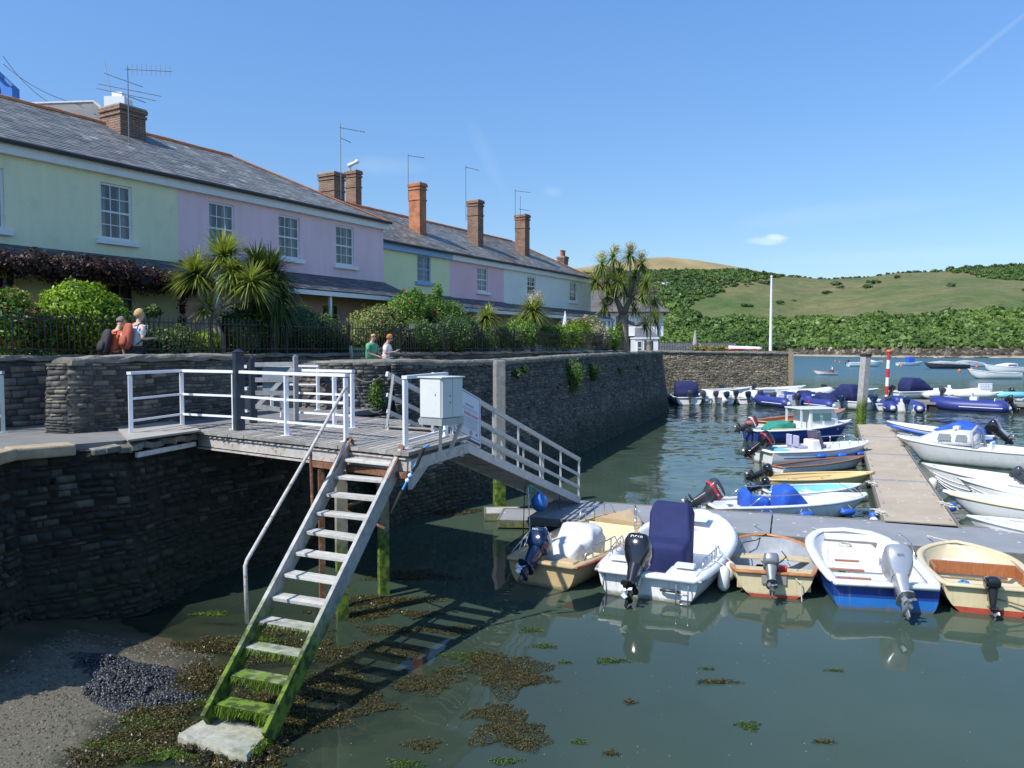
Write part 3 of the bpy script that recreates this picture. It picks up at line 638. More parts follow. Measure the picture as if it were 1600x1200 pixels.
# long curved harbour wall
t = thing('harbour_wall', 'long curved dark slate harbour wall with tufts of weed and a pale coping', 'stone wall', (-3, 19.7, 0))
cum = [0]
for a, b_ in zip(RW, RW[1:]): cum.append(cum[-1]+math.dist(a, b_))
def rwz(s): return float(np.interp(s, [0, 3, 8, 14, 34, 60, 90], [3.90, 3.82, 3.82, 3.90, 3.96, 4.0, 3.98]))
l1 = rubble([(-3.5,18.35),(-3.0,19.6)]+RW[1:], -.5, lambda s: rwz(s) if s > 1.35 else 2.6, .62, (.08,.30), (.045,.13), .04, 7); l2 = rubble(ringB, 2.6, 3.88, .02, (.12,.35), (.05,.12), .02, 9)
l3 = rubble([(-8.2,15.3),(-6.95,18.3),(-5.9,20.6)], 2.6, 3.29, .02, (.12,.4), (.05,.12), .02, 19)
V, Q, r = merge([l1, l2, l3]); npmesh('stones', V, Q, wallm, r, t)
coping([(-5.75,20.6),(-4.6,19.45)]+RW[:-1], [3.93, 3.93]+[rwz(c)+.07 for c in cum[:-1]], .55, .16, copm, 'coping', t, 4, rough=.012, inner=-.2)
g = MB(); iw = inset(RW, .45); ow = inset(RW, .1)
for i in range(len(RW)-2): g.prism([ow[i], ow[i+1], iw[i+1], iw[i]], 2.5, rwz(cum[i])-.1)
g.prism([(-4.5,19.35),(-3.1,19.95),(-3.1,20.3),(-4.5,19.6)], 2.6, 3.8)
g.build('wall_core', wallm, t, world=True)
# sunlit far harbour wall
t = thing('sunlit_harbour_wall', 'sunlit pale brown stone quay wall beyond the row of inflatables', 'stone wall', (12, 81, 0))
V, Q, r = rubble(FW, -.5, 3.9, .35, (.14,.5), (.06,.15), .05, 12); npmesh('stones', V, Q, palem, r, t)
coping(FW, [4.0, 3.75], .7, .2, copm, 'coping', t, 8, rough=.02, inner=-.15)
g = MB(); g.box((28.85, 82.2, 1.6), (.5, .45, 4.4)); g.build('end_fender', M('pale_timber', (.34,.27,.18), .9, .2, 6), t, world=True)
g = MB(); g.prism([(28.55,82.45),(30.5,100),(29,100),(27,82.6)], -.5, 3.7); g.build('return_wall', palem, t, world=True)
# low garden wall under the railings
t = thing('garden_wall', 'low dark stone garden wall carrying the black railings', 'stone wall', tuple(rl(-20)))
GW = [tuple(rl(-24)[:2]), tuple(rl(-9.8)[:2])]+[tuple(q[:2]) for q in GLN[1:]]
V, Q, r = rubble(GW, 2.6, 4.02, .02, (.15,.5), (.07,.16), .025, 15); npmesh('stones', V, Q, wallm, r, t)
coping([tuple(q[:2]) for q in GLN], [4.1]*5, .4, .09, copm, 'coping', t, 6, inner=-.12)
g = MB(); a, b_, c_, d_ = rl(-24, .1), rl(6, .1), rl(6, .35), rl(-24, .35); g.prism([tuple(q[:2]) for q in (a, b_, c_, d_)], 2.6, 4.0); g.build('wall_core', wallm, t, world=True)
# ================================================================== HOUSES
cream = M('cream_render', (.82,.82,.56), .85, .07, 1.1, stretch=(2.2,2.2,.35), dirt=(.60,.61,.42), dirt_amt=.4, bmp=.15, bscale=60); pink = M('pink_render', (.90,.63,.67), .85, .07, 1.1, stretch=(2.2,2.2,.35), dirt=(.72,.54,.54), dirt_amt=.4, bmp=.15, bscale=60)
pink2 = M('rose_render', (.90,.57,.60), .85, .05, 1.3, bmp=.15, bscale=60); cream2 = M('lemon_render', (.84,.84,.50), .85, .05, 1.3, bmp=.15, bscale=60); whiter = M('white_render', (.86,.85,.76), .85, .05, 1.3, dirt=(.6,.63,.6), dirt_amt=.3, bmp=.15, bscale=60)
wpaint = M('white_paint', (.80,.81,.82), .4, .04, 3); bpaint = M('pale_blue_paint', (.25,.42,.68), .45, .05, 3); curtain = M('curtain', (.80,.80,.78), .9, .15, 6, stretch=(6,6,.2)); dark = M('dark_interior', (.02,.02,.022), .9)
pane_m = glassmat('window_glass'); gutterm = M('dark_gutter', (.03,.032,.036), .5)
lead = M('lead_flashing', (.30,.31,.33), .6, .2, 8)
def slatem(name, stops, lich):
    m, n, p, o = newmat(name); c = ramp(n, attr(n, 'rnd'), stops); g1 = noise(n, .55, 5, rough=.6); g2 = noise(n, 2.4, 6, rough=.7)
    c = mixc(n, 1.0, c, ramp(n, g1, [(.35, (.78,.78,.8)), (.65, (1.25,1.24,1.2))]), 'MULTIPLY')
    c = mixc(n, math_(n, 'MULTIPLY', smooth(n, g2, .60-.1*lich, .70-.08*lich), .25+.6*lich), c, mixc(n, g1, (.30,.17,.03), (.13,.12,.04)))
    n.links.new(c, p.inputs['Base Color']); p.inputs['Roughness'].default_value = .5; return m
sl1 = slatem('roof_slate', [(0, (.14,.145,.15)), (.5, (.20,.205,.205)), (.9, (.26,.26,.255)), (1, (.40,.405,.41))], .12)
sl2 = slatem('lichen_slate', [(0, (.12,.12,.118)), (.6, (.18,.18,.17)), (1, (.30,.29,.26))], .75)
sl3 = slatem('blue_slate', [(0, (.05,.056,.07)), (.6, (.085,.092,.11)), (1, (.17,.18,.20))], .05)
def brickm(name, a, b_, mort=(.25,.23,.20), wh=(.22,.075), lich=.2):
    m, n, p, o = newmat(name); u = n.nodes.new('ShaderNodeUVMap'); br = n.nodes.new('ShaderNodeTexBrick'); n.links.new(u.outputs[0], br.inputs['Vector'])
    br.inputs['Color1'].default_value = c4(a); br.inputs['Color2'].default_value = c4(b_); br.inputs['Mortar'].default_value = c4(mort); br.inputs['Scale'].default_value = 1
    br.inputs['Brick Width'].default_value = wh[0]; br.inputs['Row Height'].default_value = wh[1]; br.inputs['Mortar Size'].default_value = .008
    c = mixc(n, 1.0, br.outputs['Color'], ramp(n, noise(n, 3, 5), [(.3, (.7,.7,.7)), (.7, (1.25,1.2,1.15))]), 'MULTIPLY')
    c = mixc(n, math_(n, 'MULTIPLY', smooth(n, noise(n, 2.2, 6, rough=.7), .55, .68), lich), c, (.32,.24,.06))
    n.links.new(c, p.inputs['Base Color']); p.inputs['Roughness'].default_value = .9; bump(n, p, br.outputs['Fac'], -.5, .01); return m
br_brown = brickm('brown_brick', (.23,.13,.085), (.15,.085,.06), (.30,.27,.22), lich=.35); br_or = brickm('orange_brick', (.52,.20,.09), (.42,.15,.07), (.38,.22,.14), lich=.05); br_dk = brickm('dark_brick', (.17,.09,.06), (.26,.13,.085), (.26,.23,.19), lich=.3)
tile_m = M('terracotta', (.42,.16,.07), .8, .2, 6, dirt=(.35,.28,.1), dirt_amt=.5)
HP = Vector((-4.83, 30.0, 0)); HA = R(90-30.2)                       # near corner line of the terrace; local x runs along it
def hs_(px, back=0):                                                 # distance along the front (metres from HP) seen at column px
    P = HP-n1*back; q = gl(px, 500, P, u1); return (q-P).dot(u1)
def hzz(px, py, back=0): return gl(px, py, HP-n1*back, u1).z
def slates(mb, o, ex, ey, W, H, sw=.26, sh=.17, clip=None, rg=random):
    o = Vector(o); ex = Vector(ex).normalized(); ey = Vector(ey).normalized(); nn = ex.cross(ey).normalized(); rows = int(math.ceil(H/sh))
    for r_ in range(rows):
        y0 = r_*sh; y1 = min(y0+sh*1.15, H); x = -sw*(.5 if r_ % 2 else 0)-rg.uniform(0, .02)
        while x < W:
            w_ = sw*rg.uniform(.85, 1.15); a, b_ = max(x, 0), min(x+w_-.006, W); x += w_
            if b_-a < .02: continue
            if clip:
                a2, b2 = clip(y0); a, b_ = max(a, a2), min(b_, b2)
                if b_-a < .02: continue
            l = .014+rg.uniform(-.004, .006); mb.add([o+ex*a+ey*y0+nn*l, o+ex*b_+ey*y0+nn*l, o+ex*b_+ey*y1+nn*.004, o+ex*a+ey*y1+nn*.004, o+ex*a+ey*y0, o+ex*b_+ey*y0], [(0,1,2,3),(4,5,1,0)], 0, rg.random()*(.9 if rg.random() < .93 else 1.1))
def wall_open(mb, W, z0, z1, ops, y=0, rev=.12):
    xs = sorted(set([0, W]+[v for o_ in ops for v in (o_[0], o_[1])])); zs = sorted(set([z0, z1]+[v for o_ in ops for v in (o_[2], o_[3])]))
    for i in range(len(xs)-1):
        for j in range(len(zs)-1):
            cx, cz = (xs[i]+xs[i+1])/2, (zs[j]+zs[j+1])/2
            if any(a < cx < b_ and c < cz < d for a, b_, c, d in ops): continue
            mb.add([(xs[i],y,zs[j]),(xs[i+1],y,zs[j]),(xs[i+1],y,zs[j+1]),(xs[i],y,zs[j+1])], [(0,1,2,3)])
    for a, b_, c, d in ops:
        mb.add([(a,y,c),(b_,y,c),(b_,y,d),(a,y,d),(a,y+rev,c),(b_,y+rev,c),(b_,y+rev,d),(a,y+rev,d)], [(0,1,5,4),(1,2,6,5),(2,3,7,6),(3,0,4,7)])
def window(root, x0, x1, z0, z1, y, fm, cols=3, rows=4, cur=True, sill=True, sillm=None, mid=True, open_=0):
    g = MB(); fw = .055
    g.b2(x0, x0+fw, y+.05, y+.13, z0, z1); g.b2(x1-fw, x1, y+.05, y+.13, z0, z1); g.b2(x0+fw, x1-fw, y+.05, y+.13, z1-fw, z1); g.b2(x0+fw, x1-fw, y+.05, y+.13, z0, z0+fw*1.3)
    zm = (z0+z1)/2; W = x1-x0-2*fw; a = x0+fw
    if mid: g.b2(a, x1-fw, y+.055, y+.10, zm-.025, zm+.025)
    for i in range(1, cols): g.b2(a+W*i/cols-.011, a+W*i/cols+.011, y+.062, y+.092, z0+fw*1.3, z1-fw)
    for j in range(1, rows):
        if mid and j*2 == rows: continue
        zz = z0+fw+(z1-z0-2*fw)*j/rows; g.b2(a, x1-fw, y+.064, y+.090, zz-.011, zz+.011)
    w_ = g.build('window', fm, root); w_.name = 'window'
    g = MB(); g.add([(a, y+.078, z0+fw), (x1-fw, y+.078, z0+fw), (x1-fw, y+.078, z1-fw), (a, y+.078, z1-fw)], [(0,1,2,3)]); g.build('pane', pane_m, w_)
    if cur:
        g = MB(); k = 9
        for sgn, xa in ((1, a), (-1, x1-fw)):
            wd = W*(.30 if cur is True else cur)
            for i in range(k):
                xx = xa+sgn*wd*i/k; x2 = xa+sgn*wd*(i+1)/k; yy = y+.2+(.03 if i % 2 else 0); y2 = y+.2+(0 if i % 2 else .03); g.add([(xx,yy,z0+fw),(x2,y2,z0+fw),(x2,y2,z1-fw),(xx,yy,z1-fw)], [(0,1,2,3)])
        g.build('curtain', curtain, w_)
    if sill: g = MB(); g.b2(x0-.14, x1+.14, y-.11, y+.05, z0-.13, z0-.002); g.build('sill', sillm or fm, w_, bevel=.008)
    return w_
def chimney(root, x, y, w_, d, z0, z1, bm_, pots=0, name='chimney', cap=True, label=None):
    g = MB(); g.b2(x-w_/2, x+w_/2, y-d/2, y+d/2, z0, z1-.26)
    for k, (e, h0, h1) in enumerate(((.035, -.26, -.18), (.0, -.18, -.12), (.05, -.12, 0))): g.b2(x-w_/2-e, x+w_/2+e, y-d/2-e, y+d/2+e, z1+h0, z1+h1)
    if z1-z0 > 1.6: g.b2(x-w_/2-.03, x+w_/2+.03, y-d/2-.03, y+d/2+.03, z1-.72, z1-.66)
    c = g.build(name, bm_, root, uv=True, label=label)
    g = MB(); g.b2(x-w_/2-.03, x+w_/2+.03, y-d/2-.03, y+d/2+.03, z1+.002, z1+.05); g.build('cap', M('mortar_cap', (.35,.33,.29), .9, .2, 8), c)
    for i in range(pots):
        px_ = x-w_/2+w_*(i+.5)/pots; g = MB(); g.lathe([(.12,0),(.11,.05),(.10,.35),(.13,.37),(.13,.42),(.09,.42),(.08,.1)], (px_, y, z1+.04), 12); g.build('chimney_pot', tile_m, c)
    return c
FL = GARD
def house(name, label, group, s0, s1, eave, wallm_, trimm, wins, roofw, rise, slm, loww=(), chs=(), hipR=False, hipL=False, back=0, verz=None, verd=1.5, vermat=None, gut=gutterm, winm=None, cols=3, cap=True, sidewall=None, shift=0):
    P = HP+u1*s0-n1*back; W = s1-s0; t = thing(name, label, 'house', (P.x, P.y, 0), HA, group); D = roofw*2
    ops = [w_[:4] for w_ in wins]+[w_[:4] for w_ in loww]
    g = MB(); wall_open(g, W, FL-.3, eave, ops)
    g.add([(0,0,FL-.3),(0,D,FL-.3),(0,D,eave),(0,0,eave),(W,0,FL-.3),(W,D,FL-.3),(W,D,eave),(W,0,eave),(0,roofw,eave+rise-.05),(W,roofw,eave+rise-.05)], [(0,3,2,1),(4,5,6,7),(1,2,6,5)]+([(3,8,2)] if not hipL else [])+([(7,6,9)] if not hipR else []))
    g.build('wall', wallm_, t)
    for w_ in wins: window(t, w_[0], w_[1], w_[2], w_[3], 0, winm or wpaint, *(w_[4] if len(w_) > 4 else (cols, 4)))
    for w_ in loww: window(t, w_[0], w_[1], w_[2], w_[3], 0, winm or wpaint, 2, 4, True, False)
    # roof
    sl = math.hypot(rise, roofw); ey = Vector((0, roofw, rise)).normalized(); ov = .22; g = MB(); rr = random.Random(int(s0*10)+99)
    o = Vector((0, -ov, eave-ov*rise/roofw+.10)); H = sl+ov/ey.y; hr = roofw*.95 if hipR else 0; hl = roofw*.95 if hipL else 0
    cl = (lambda y: (hl*y/H, W+(.15 if hipR else 0)-(hr+.15)*y/H)) if (hipR or hipL) else None
    slates(g, o, (1,0,0), ey, W+(.15 if hipR else 0), H, clip=cl, rg=rr)
    xr = W+(.15 if hipR else 0); top = o+ey*H; A = [o, o+Vector((xr,0,0)), Vector((W-hr, top.y, top.z)), Vector((hl, top.y, top.z))]; B_ = [Vector((0, 2*top.y-o.y, o.z)), Vector((xr, 2*top.y-o.y, o.z))]
    g.add([v-Vector((0,0,.012)) for v in A], [(0,1,2,3)], 0, .3); g.add([B_[1], B_[0], A[3], A[2]], [(0,1,2,3)], 0, .4)
    if hipR: g.add([A[1], B_[1], A[2]], [(0,1,2)], 0, .5)
    if hipL: g.add([A[0], A[3], B_[0]], [(0,1,2)], 0, .5)
    rf = g.build('roof', slm, t)
    g = MB(); nr = int((W-hr-hl)/.45)
    for i in range(max(nr, 1)):
        a, b_ = hl+(W-hr-hl)*i/max(nr,1), hl+(W-hr-hl)*(i+1)/max(nr,1); g.tube([(a+.01, top.y, top.z-.01+rr.uniform(-.008,.008)), (b_-.01, top.y, top.z-.01+rr.uniform(-.008,.008))], .10, 8)
    if hipR: g.tube([A[2]+Vector((0,0,.02)), A[1]+Vector((0,0,.03))], .05, 6)
    g.build('ridge_tiles', tile_m if not hipR or True else lead, rf)
    g = MB(); g.b2(0, xr-.005, -.155, -.005, eave-.26, eave+.005); g.b2(0, xr-.005, -.185, -.157, eave-.10, eave+.0); g.build('cornice', trimm, t)
    g = MB(); g.tube([(0, -.27, eave+.005), (xr, -.27, eave-.005)], .055, 8); g.build('gutter', gut, t)
    for c in chs: chimney(t, *c)
    if verz:
        zt, zb = verz; vm = vermat or sl3; g = MB(); ey2 = Vector((0, verd, zt-zb)).normalized(); Hh = math.hypot(verd, zt-zb)
        slates(g, (0, -verd, zb), (1,0,0), ey2, W, Hh, .25, .17, rg=rr); g.add([(0,-verd,zb-.01),(W,-verd,zb-.01),(W,-.01,zt-.01),(0,-.01,zt-.01)], [(0,1,2,3)], 0, .2); g.add([(0,-verd,zb-.06),(0,-.01,zb-.06),(W,-.01,zb-.06),(W,-verd,zb-.06)], [(0,1,2,3)], 0, .2)
        v = g.build('verandah_roof', vm, t)
        g = MB(); g.b2(0, W, -verd-.03, -verd+.03, zb-.17, zb-.03); g.build('fascia', trimm, v)
        k = max(1, round(W/3.6))
        for i in range(k+1):
            x = .06+(W-.12)*i/k; g = MB(); g.b2(x-.04, x+.04, -verd+.04, -verd+.12, FL-.3, zb-.17); g.build('verandah_post', wpaint, t)
    return t
def WN(px0, px1, py0, py1, s0, back=0, st=None):                      # an opening from photo columns/rows -> local x0,x1,z0,z1
    a, b_ = hs_(px0, back)-s0, hs_(px1, back)-s0; pm = (px0+px1)/2
    return (a, b_, hzz(pm, py1, back), hzz(pm, py0, back))+((st,) if st else ())
sA, sB, sC, sD, sE, sF = -24.0, hs_(281), 0.0, hs_(703, .35), hs_(787, .35), hs_(923, .35)
EV1 = 8.92; EV2 = 8.28
# near cream house
w1 = [WN(161, 210, 289, 376, sA), WN(-46, 12, 259, 356, sA)]
house('terraced_house', 'pale cream house nearest the camera with purple creeper along its verandah', 'pastel terraced houses', sA, sB, EV1, cream, wpaint, w1, 3.9, 2.06, sl1,
      loww=[(hs_(168)-sA, hs_(212)-sA, 4.5, 5.9), (hs_(-10)-sA, hs_(30)-sA, 4.3, 5.9)], verz=(6.62, 6.08), verd=1.3,
      chs=[(hs_(199, 3.6)-sA, 3.6, .85, 1.0, 10.2, 11.55, br_brown, 0)])
w2 = [WN(329, 369, 318, 398, sB), WN(437, 470, 338, 404, sB), WN(526, 554, 354, 415, sB)]
house('terraced_house', 'lilac pink house with three upper sash windows and a hipped roof end', 'pastel terraced houses', sB, sC, EV1-.004, pink, wpaint, w2, 3.9, 2.06, sl1,
      loww=[(hs_(335)-sB, hs_(372)-sB, 4.4, 5.75), (hs_(504)-sB, hs_(531)-sB, 4.4, 5.75)], verz=(6.70, 6.05), verd=1.55, hipR=True)
# second, lower row
w3 = [WN(652, 673, 400, 441, 0, .35)]
house('terraced_house', 'small lemon cream house with pale blue window, cornice and tall orange chimney', 'pastel terraced houses', .012, sD, EV2, cream2, bpaint, w3, 3.5, 1.95, sl2, back=.35,
      winm=bpaint, cols=4, loww=[(hs_(640, .35), hs_(668, .35), 4.4, 5.7)], verz=(6.45, 5.9), verd=1.5,
      chs=[(hs_(520, 3.75), 3.4, .62, .85, 9.6, 11.35, br_brown, 0), (hs_(554, 4.95), 4.6, .38, .6, 9.6, 12.1, br_dk, 0), (hs_(653, 2.1), 1.75, .48, .6, 8.6, 11.42, br_or, 0)])
w4 = [WN(746, 762, 418, 456, sD, .35)]
house('terraced_house', 'small rose pink house with one white sash window between cream and white houses', 'pastel terraced houses', sD+.004, sE, EV2-.003, pink2, wpaint, w4, 3.5, 1.95, sl1, back=.35, cols=4,
      verz=(6.42, 5.9), verd=1.5, chs=[(hs_(743, 2.1)-sD, 1.75, .50, .62, 8.6, 11.42, br_dk, 0)])
w5 = [WN(824, 837, 432, 462, sE, .35), WN(890, 901, 441, 471, sE, .35)]
house('terraced_house', 'white end house with two narrow sash windows and lichen patches on the roof', 'pastel terraced houses', sE+.004, sF, EV2-.002, whiter, wpaint, w5, 3.5, 1.95, sl2, back=.35, hipR=True, cols=3,
      verz=(6.38, 5.9), verd=1.5, chs=[(hs_(816, 2.1)-sE, 1.75, .52, .62, 8.6, 11.4, br_dk, 0), (hs_(879, 4.75)-sE, 4.4, .6, .5, 9.5, 10.3, br_dk, 2)])
# creeper over the near verandah
cre = leafmat('purple_creeper_leaf', [(.018,.010,.012), (.045,.020,.022), (.085,.038,.030), (.12,.075,.04)], .15)
bl = []
for i in range(34):
    s = hs_(-60)+(hs_(265)-hs_(-60))*i/33; P = HP+u1*s+n1*1.3; k = random.Random(i); bl.append(((P.x+k.uniform(-.1,.1), P.y+k.uniform(-.1,.1), 6.05-(.12 if i > 20 else 0)+k.uniform(-.08,.10)), (.34, .34, .26+k.uniform(0,.12)*(1 if i < 20 else .5))))
for s in (hs_(52), hs_(238)):
    P = HP+u1*s+n1*1.25
    for z in np.arange(4.2, 6, .35): bl.append(((P.x, P.y, z), (.12, .12, .22)))
bush('creeper', 'dark purple leaved creeper hanging along the cream house verandah roof', 'climbing plant', bl, 9000, .085, cre, 41, core=.6)
# blue gable tower and grey hipped roof behind the near roof
t = thing('clapboard_tower', 'bright blue gabled dormer tower rising behind the roof at the left edge', 'building', tuple(gd(-8, 300, 40)*1)[:2]+(0,), R(0))
bl_m = M('bright_blue_board', (.06,.22,.62), .5, .1, 2); gx = gd(-8, 150, 40)
g = MB(); z_e = gd(0, 137, 40).z; z_a = gd(0, 101, 40).z; hw = gd(29, 137, 40).x-gx.x
g.prism([(-hw,-.3),(hw,-.3),(hw,.3),(-hw,.3)], 3, z_e); g.add([(-hw,-.3,z_e),(hw,-.3,z_e),(0,-.3,z_a),(-hw,.3,z_e),(hw,.3,z_e),(0,.3,z_a)], [(0,1,2),(3,5,4),(0,2,5,3),(1,4,5,2)]); wl = g.build('wall', bl_m, t)
g = MB(); g.bar((hw+.08,-.38,z_e-.05),(-.02,-.38,z_a+.1),.12,.12); g.bar((-hw-.08,-.38,z_e-.05),(.02,-.38,z_a+.1),.12,.12); g.build('bargeboard', M('mid_blue_paint', (.09,.24,.60), .5), t)
g = MB(); xw = hw*.62; g.b2(-xw, xw, -.36, -.29, z_e-3, z_e-.55); g.lathe([(0,0),(xw*.8,.0),(xw*.8,.05),(0,.06)], (0,-.3,z_e-.2), 20, axis=(0,-1,0)); g.build('window', M('pale_green_panel', (.45,.58,.52), .5), t)
g = MB(); g.tube([(gd(2,98,40).x-gx.x,-.6,z_a-.2),(gd(2,98,40).x-gx.x,-.6,z_a+.85)], .22, 10); g.ball((0,-.6,z_a+1.2), (.3,.3,.42)); g.tube([(-.1,-.6,z_a+1.2),(-.1,-.6,z_a+2.6)], .05, 8); g.build('finial', M('dark_finial', (.04,.03,.04), .6), t)
a = gd(60, 178, 34); b_ = gd(148, 161, 34); c_ = gd(250, 235, 30)
t = thing('slate_roofed_house', 'grey slate hipped roof with a white chimney peeping over the near ridge', 'house', (b_.x, b_.y, 0))
g = MB(); ap = Vector((0,0,b_.z)); L_ = a-b_; rl_ = Vector((L_.x*3, 1.5, b_.z-.2))
bs = [Vector((3.6,-3.2,b_.z-2.6)), Vector((3.6,4,b_.z-2.6)), Vector((-14,4,b_.z-2.6)), Vector((-14,-3.2,b_.z-2.6))]; rdg = Vector((-12, .6, b_.z-.15))
g.add([ap, rdg]+bs, [(0,2,3),(1,0,3,4),(0,1,5,2),(1,4,5)], 0, .25); slates(g, bs[3], (1,0,0), (ap-bs[0]).cross(Vector((-1,0,0))).cross(Vector((1,0,0)))*-1 if False else Vector((0,3.7,2.5)), 17.6, 4.4, .4, .25, clip=lambda y: (1.8*y/4.4, 17.6-3.6*y/4.4)); g.build('roof', sl2, t)
g = MB(); g.b2(-13.6, 3.2, -2.8, 3.6, 3, b_.z-2.6); g.build('wall', whiter, t)
g = MB(); g.tube([ap+Vector((0,0,.03)), bs[0]+Vector((0,0,.03))], .09, 6); g.tube([ap+Vector((0,0,.03)), rdg], .09, 6); g.build('ridge_tiles', lead, t)
q = gd(187, 158, 36); g = MB(); g.b2(q.x-b_.x-.5, q.x-b_.x+.4, 1.6, 2.4, b_.z-2, q.z+.1); g.b2(q.x-b_.x-.25, q.x-b_.x+.2, 1.8, 2.2, q.z+.1, q.z+.35); g.build('chimney', wpaint, t)
# white house at the end of the promenade
t = thing('white_house', 'white rendered house with grey roof and dark framed windows at the promenade end', 'house', (4.2, 62, 0))
def lx(px, d=62): return (px-800)/F*d-4.2
g = MB(); xa, xb = 0, lx(1036); zE = 7.0
ops = [(lx(926), lx(946), 5.75, 6.95), (lx(962), lx(977), 5.75, 6.7), (lx(1008), lx(1012), 5.9, 6.8)]
wall_open(g, xb, 5.15, zE, ops); g.add([(0,0,5.15),(xb,0,5.15),(xb,6,5.15),(0,6,5.15),(0,0,zE),(xb,0,zE),(xb,6,zE),(0,6,zE)], [(1,2,6,5),(0,3,2,1),(3,7,6,2),(0,4,7,3)]); g.build('wall', M('bright_white_render', (.80,.80,.79), .8, .03), t)
g = MB(); g.b2(.1, xb-.25, .5, 5.8, 3, 5.149); g.build('ground_floor', dark, t)
for o_ in ops: window(t, *o_, 0, gutterm, 1 if o_[1]-o_[0] < .9 else 1, 2, False, False, mid=True)
g = MB(); A = [Vector((-.2,-.45,zE)), Vector((xb+.4,-.45,zE)), Vector((xb-1.6,3,8.9)), Vector((-.2,3,8.9)), Vector((xb+.4,6.4,zE)), Vector((-.2,6.4,zE))]
g.add(A, [(0,1,2,3),(1,4,2),(3,2,4,5)], 0, .3); slates(g, A[0], (1,0,0), (0,3.45,1.9), xb+.6, 3.9, .5, .3, clip=lambda y: (0, xb+.6-2*y/3.94))
g.build('roof', M('grey_tiles', (.15,.135,.13), .8, .15, 1, rnd=.25, dirt=(.30,.14,.06), dirt_amt=.4), t)
g = MB(); g.tube([(-.2,-.5,zE-.02),(xb+.4,-.5,zE-.02)], .06, 6)
for px in (951, 1027): g.tube([(lx(px),-.12,zE-.1),(lx(px),-.12,3.3)], .06, 6)
g.b2(lx(925), lx(947), -.16, -.02, 6.95, 7.05); g.build('downpipe', gutterm, t)
g = MB(); g.b2(lx(985), lx(1020), -2.2, -.02, 3.3, 4.9); g.b2(lx(984), lx(1021), -2.3, -.01, 4.9, 5.02); g.build('porch', wpaint, t)
g = MB(); zz = 5.03; xa, xb2 = lx(984), lx(1021); g.add([(xa,-2.3,zz),(xb2,-2.3,zz),(xb2-.4,-.02,zz+.75),(xa+.4,-.02,zz+.75)], [(0,1,2,3)]); g.build('porch_roof', sl3, t)
for px0, px1 in ((988, 996), (999, 1012)): window(t, lx(px0), lx(px1), 3.7, 4.75, -2.29, gutterm if px0 > 990 else wpaint, 1, 2, False, False)
chimney(t, lx(952), 3, .9, .8, 8, 9.7, brickm('pinkish_brick', (.45,.28,.2), (.38,.22,.16)), 0)
# ------------------------------------------------------------------ aerials
am = M('aerial_metal', (.22,.22,.23), .45, .1, 5, metal=.6); awm = M('aerial_white', (.7,.7,.7), .5)
def aerial(label, px, py0, py1, d, boom=None, extra=(), lean=0):
    b0 = gd(px, py1, d); t = thing('tv_aerial', label, 'aerial', tuple(b0), 0, 'television aerials on the chimneys'); zt = gd(px, py0, d).z-b0.z
    g = MB(); g.tube([(0,0,0),(lean,0,zt)], .016, 6); g.build('mast', am, t)
    k = d/F
    for (dx0, dy0, dx1, dy1, n_, el, mm, vert) in ([boom] if boom else [])+list(extra):
        p = Vector((dx0*k, 0, zt-dy0*k)); q = Vector((dx1*k, .3, zt-dy1*k)); g = MB(); g.tube([p, q], .011, 6)
        for i in range(n_):
            c = p.lerp(q, (i+.5)/n_); v = Vector((0, 0, el)) if vert else Vector((.2*el, -el, 0)); g.tube([c-v, c+v], .006, 4)
        g.build('boom', mm, t)
    return t
k_ = 24
aerial('tall aerial with a long toothed boom pointing right on the near brown chimney', 202, 104, 230, 23.6, (-4, 4, 62, 2, 10, .16, am, True), [(-36, 10, 16, 26, 1, .01, am, False), (-36, -8, -34, 34, 1, .01, awm, False), (-46, 26, 44, 40, 1, .02, am, False), (-48, 33, 36, 47, 1, .02, am, False), (0, 45, 20, 50, 1, .02, am, False)])
aerial('thin aerial on the brown chimney behind the pink hipped roof', 533, 193, 310, 31.5, (-2, 6, 36, 10, 8, .12, am, False), [(0, 22, 14, 26, 3, .1, am, False)])
aerial('thin aerial left of the orange chimney', 638, 240, 312, 34, (0, 3, 24, 4, 7, .1, am, False))
aerial('thin aerial left of the lichen topped dark chimney', 728, 259, 345, 38, (0, 2, 20, 5, 7, .1, am, False))
aerial('thin aerial beside the last dark tall chimney', 805, 296, 362, 42, (0, 2, 24, 3, 7, .1, am, False), [(8, 10, 8, 40, 1, .02, am, False), (6, 30, 22, 31, 6, .08, am, False)])
t = thing('satellite_dish', 'small white camera shaped dish on the dark slim chimney', 'dish', tuple(gd(548, 260, 34.0)), 0)
g = MB(); g.tube([(0,0,-.2),(0,0,.05)], .03, 6); g.tube([(-.1,0,.02),(.25,-.1,.15)], [.09,.06], 10); g.ball((.28,-.1,.17), .1, 10); g.build('dish', wpaint, t, smooth=True)
g = MB(); q0 = gd(5, 85, 40); q1 = gd(128, 163, 33.6)
cb = M('black_cable', (.03,.03,.035), .6)
for k, (a, b_, sag) in enumerate(((gd(5,88,40), gd(150,178,33), .8), (gd(5,100,40), gd(128,164,33.5), .3))):
    g = MB(); g.tube([a.lerp(b_, i/20)-Vector((0,0,sag*4*(i/20)*(1-i/20))) for i in range(21)], .014, 5)
    tag(g.build('overhead_cable', cb), ['thin cable sagging lower from the blue tower to the grey roof', 'thin upper cable running from the blue tower to the grey roof'][k], 'cable', 'overhead cables')
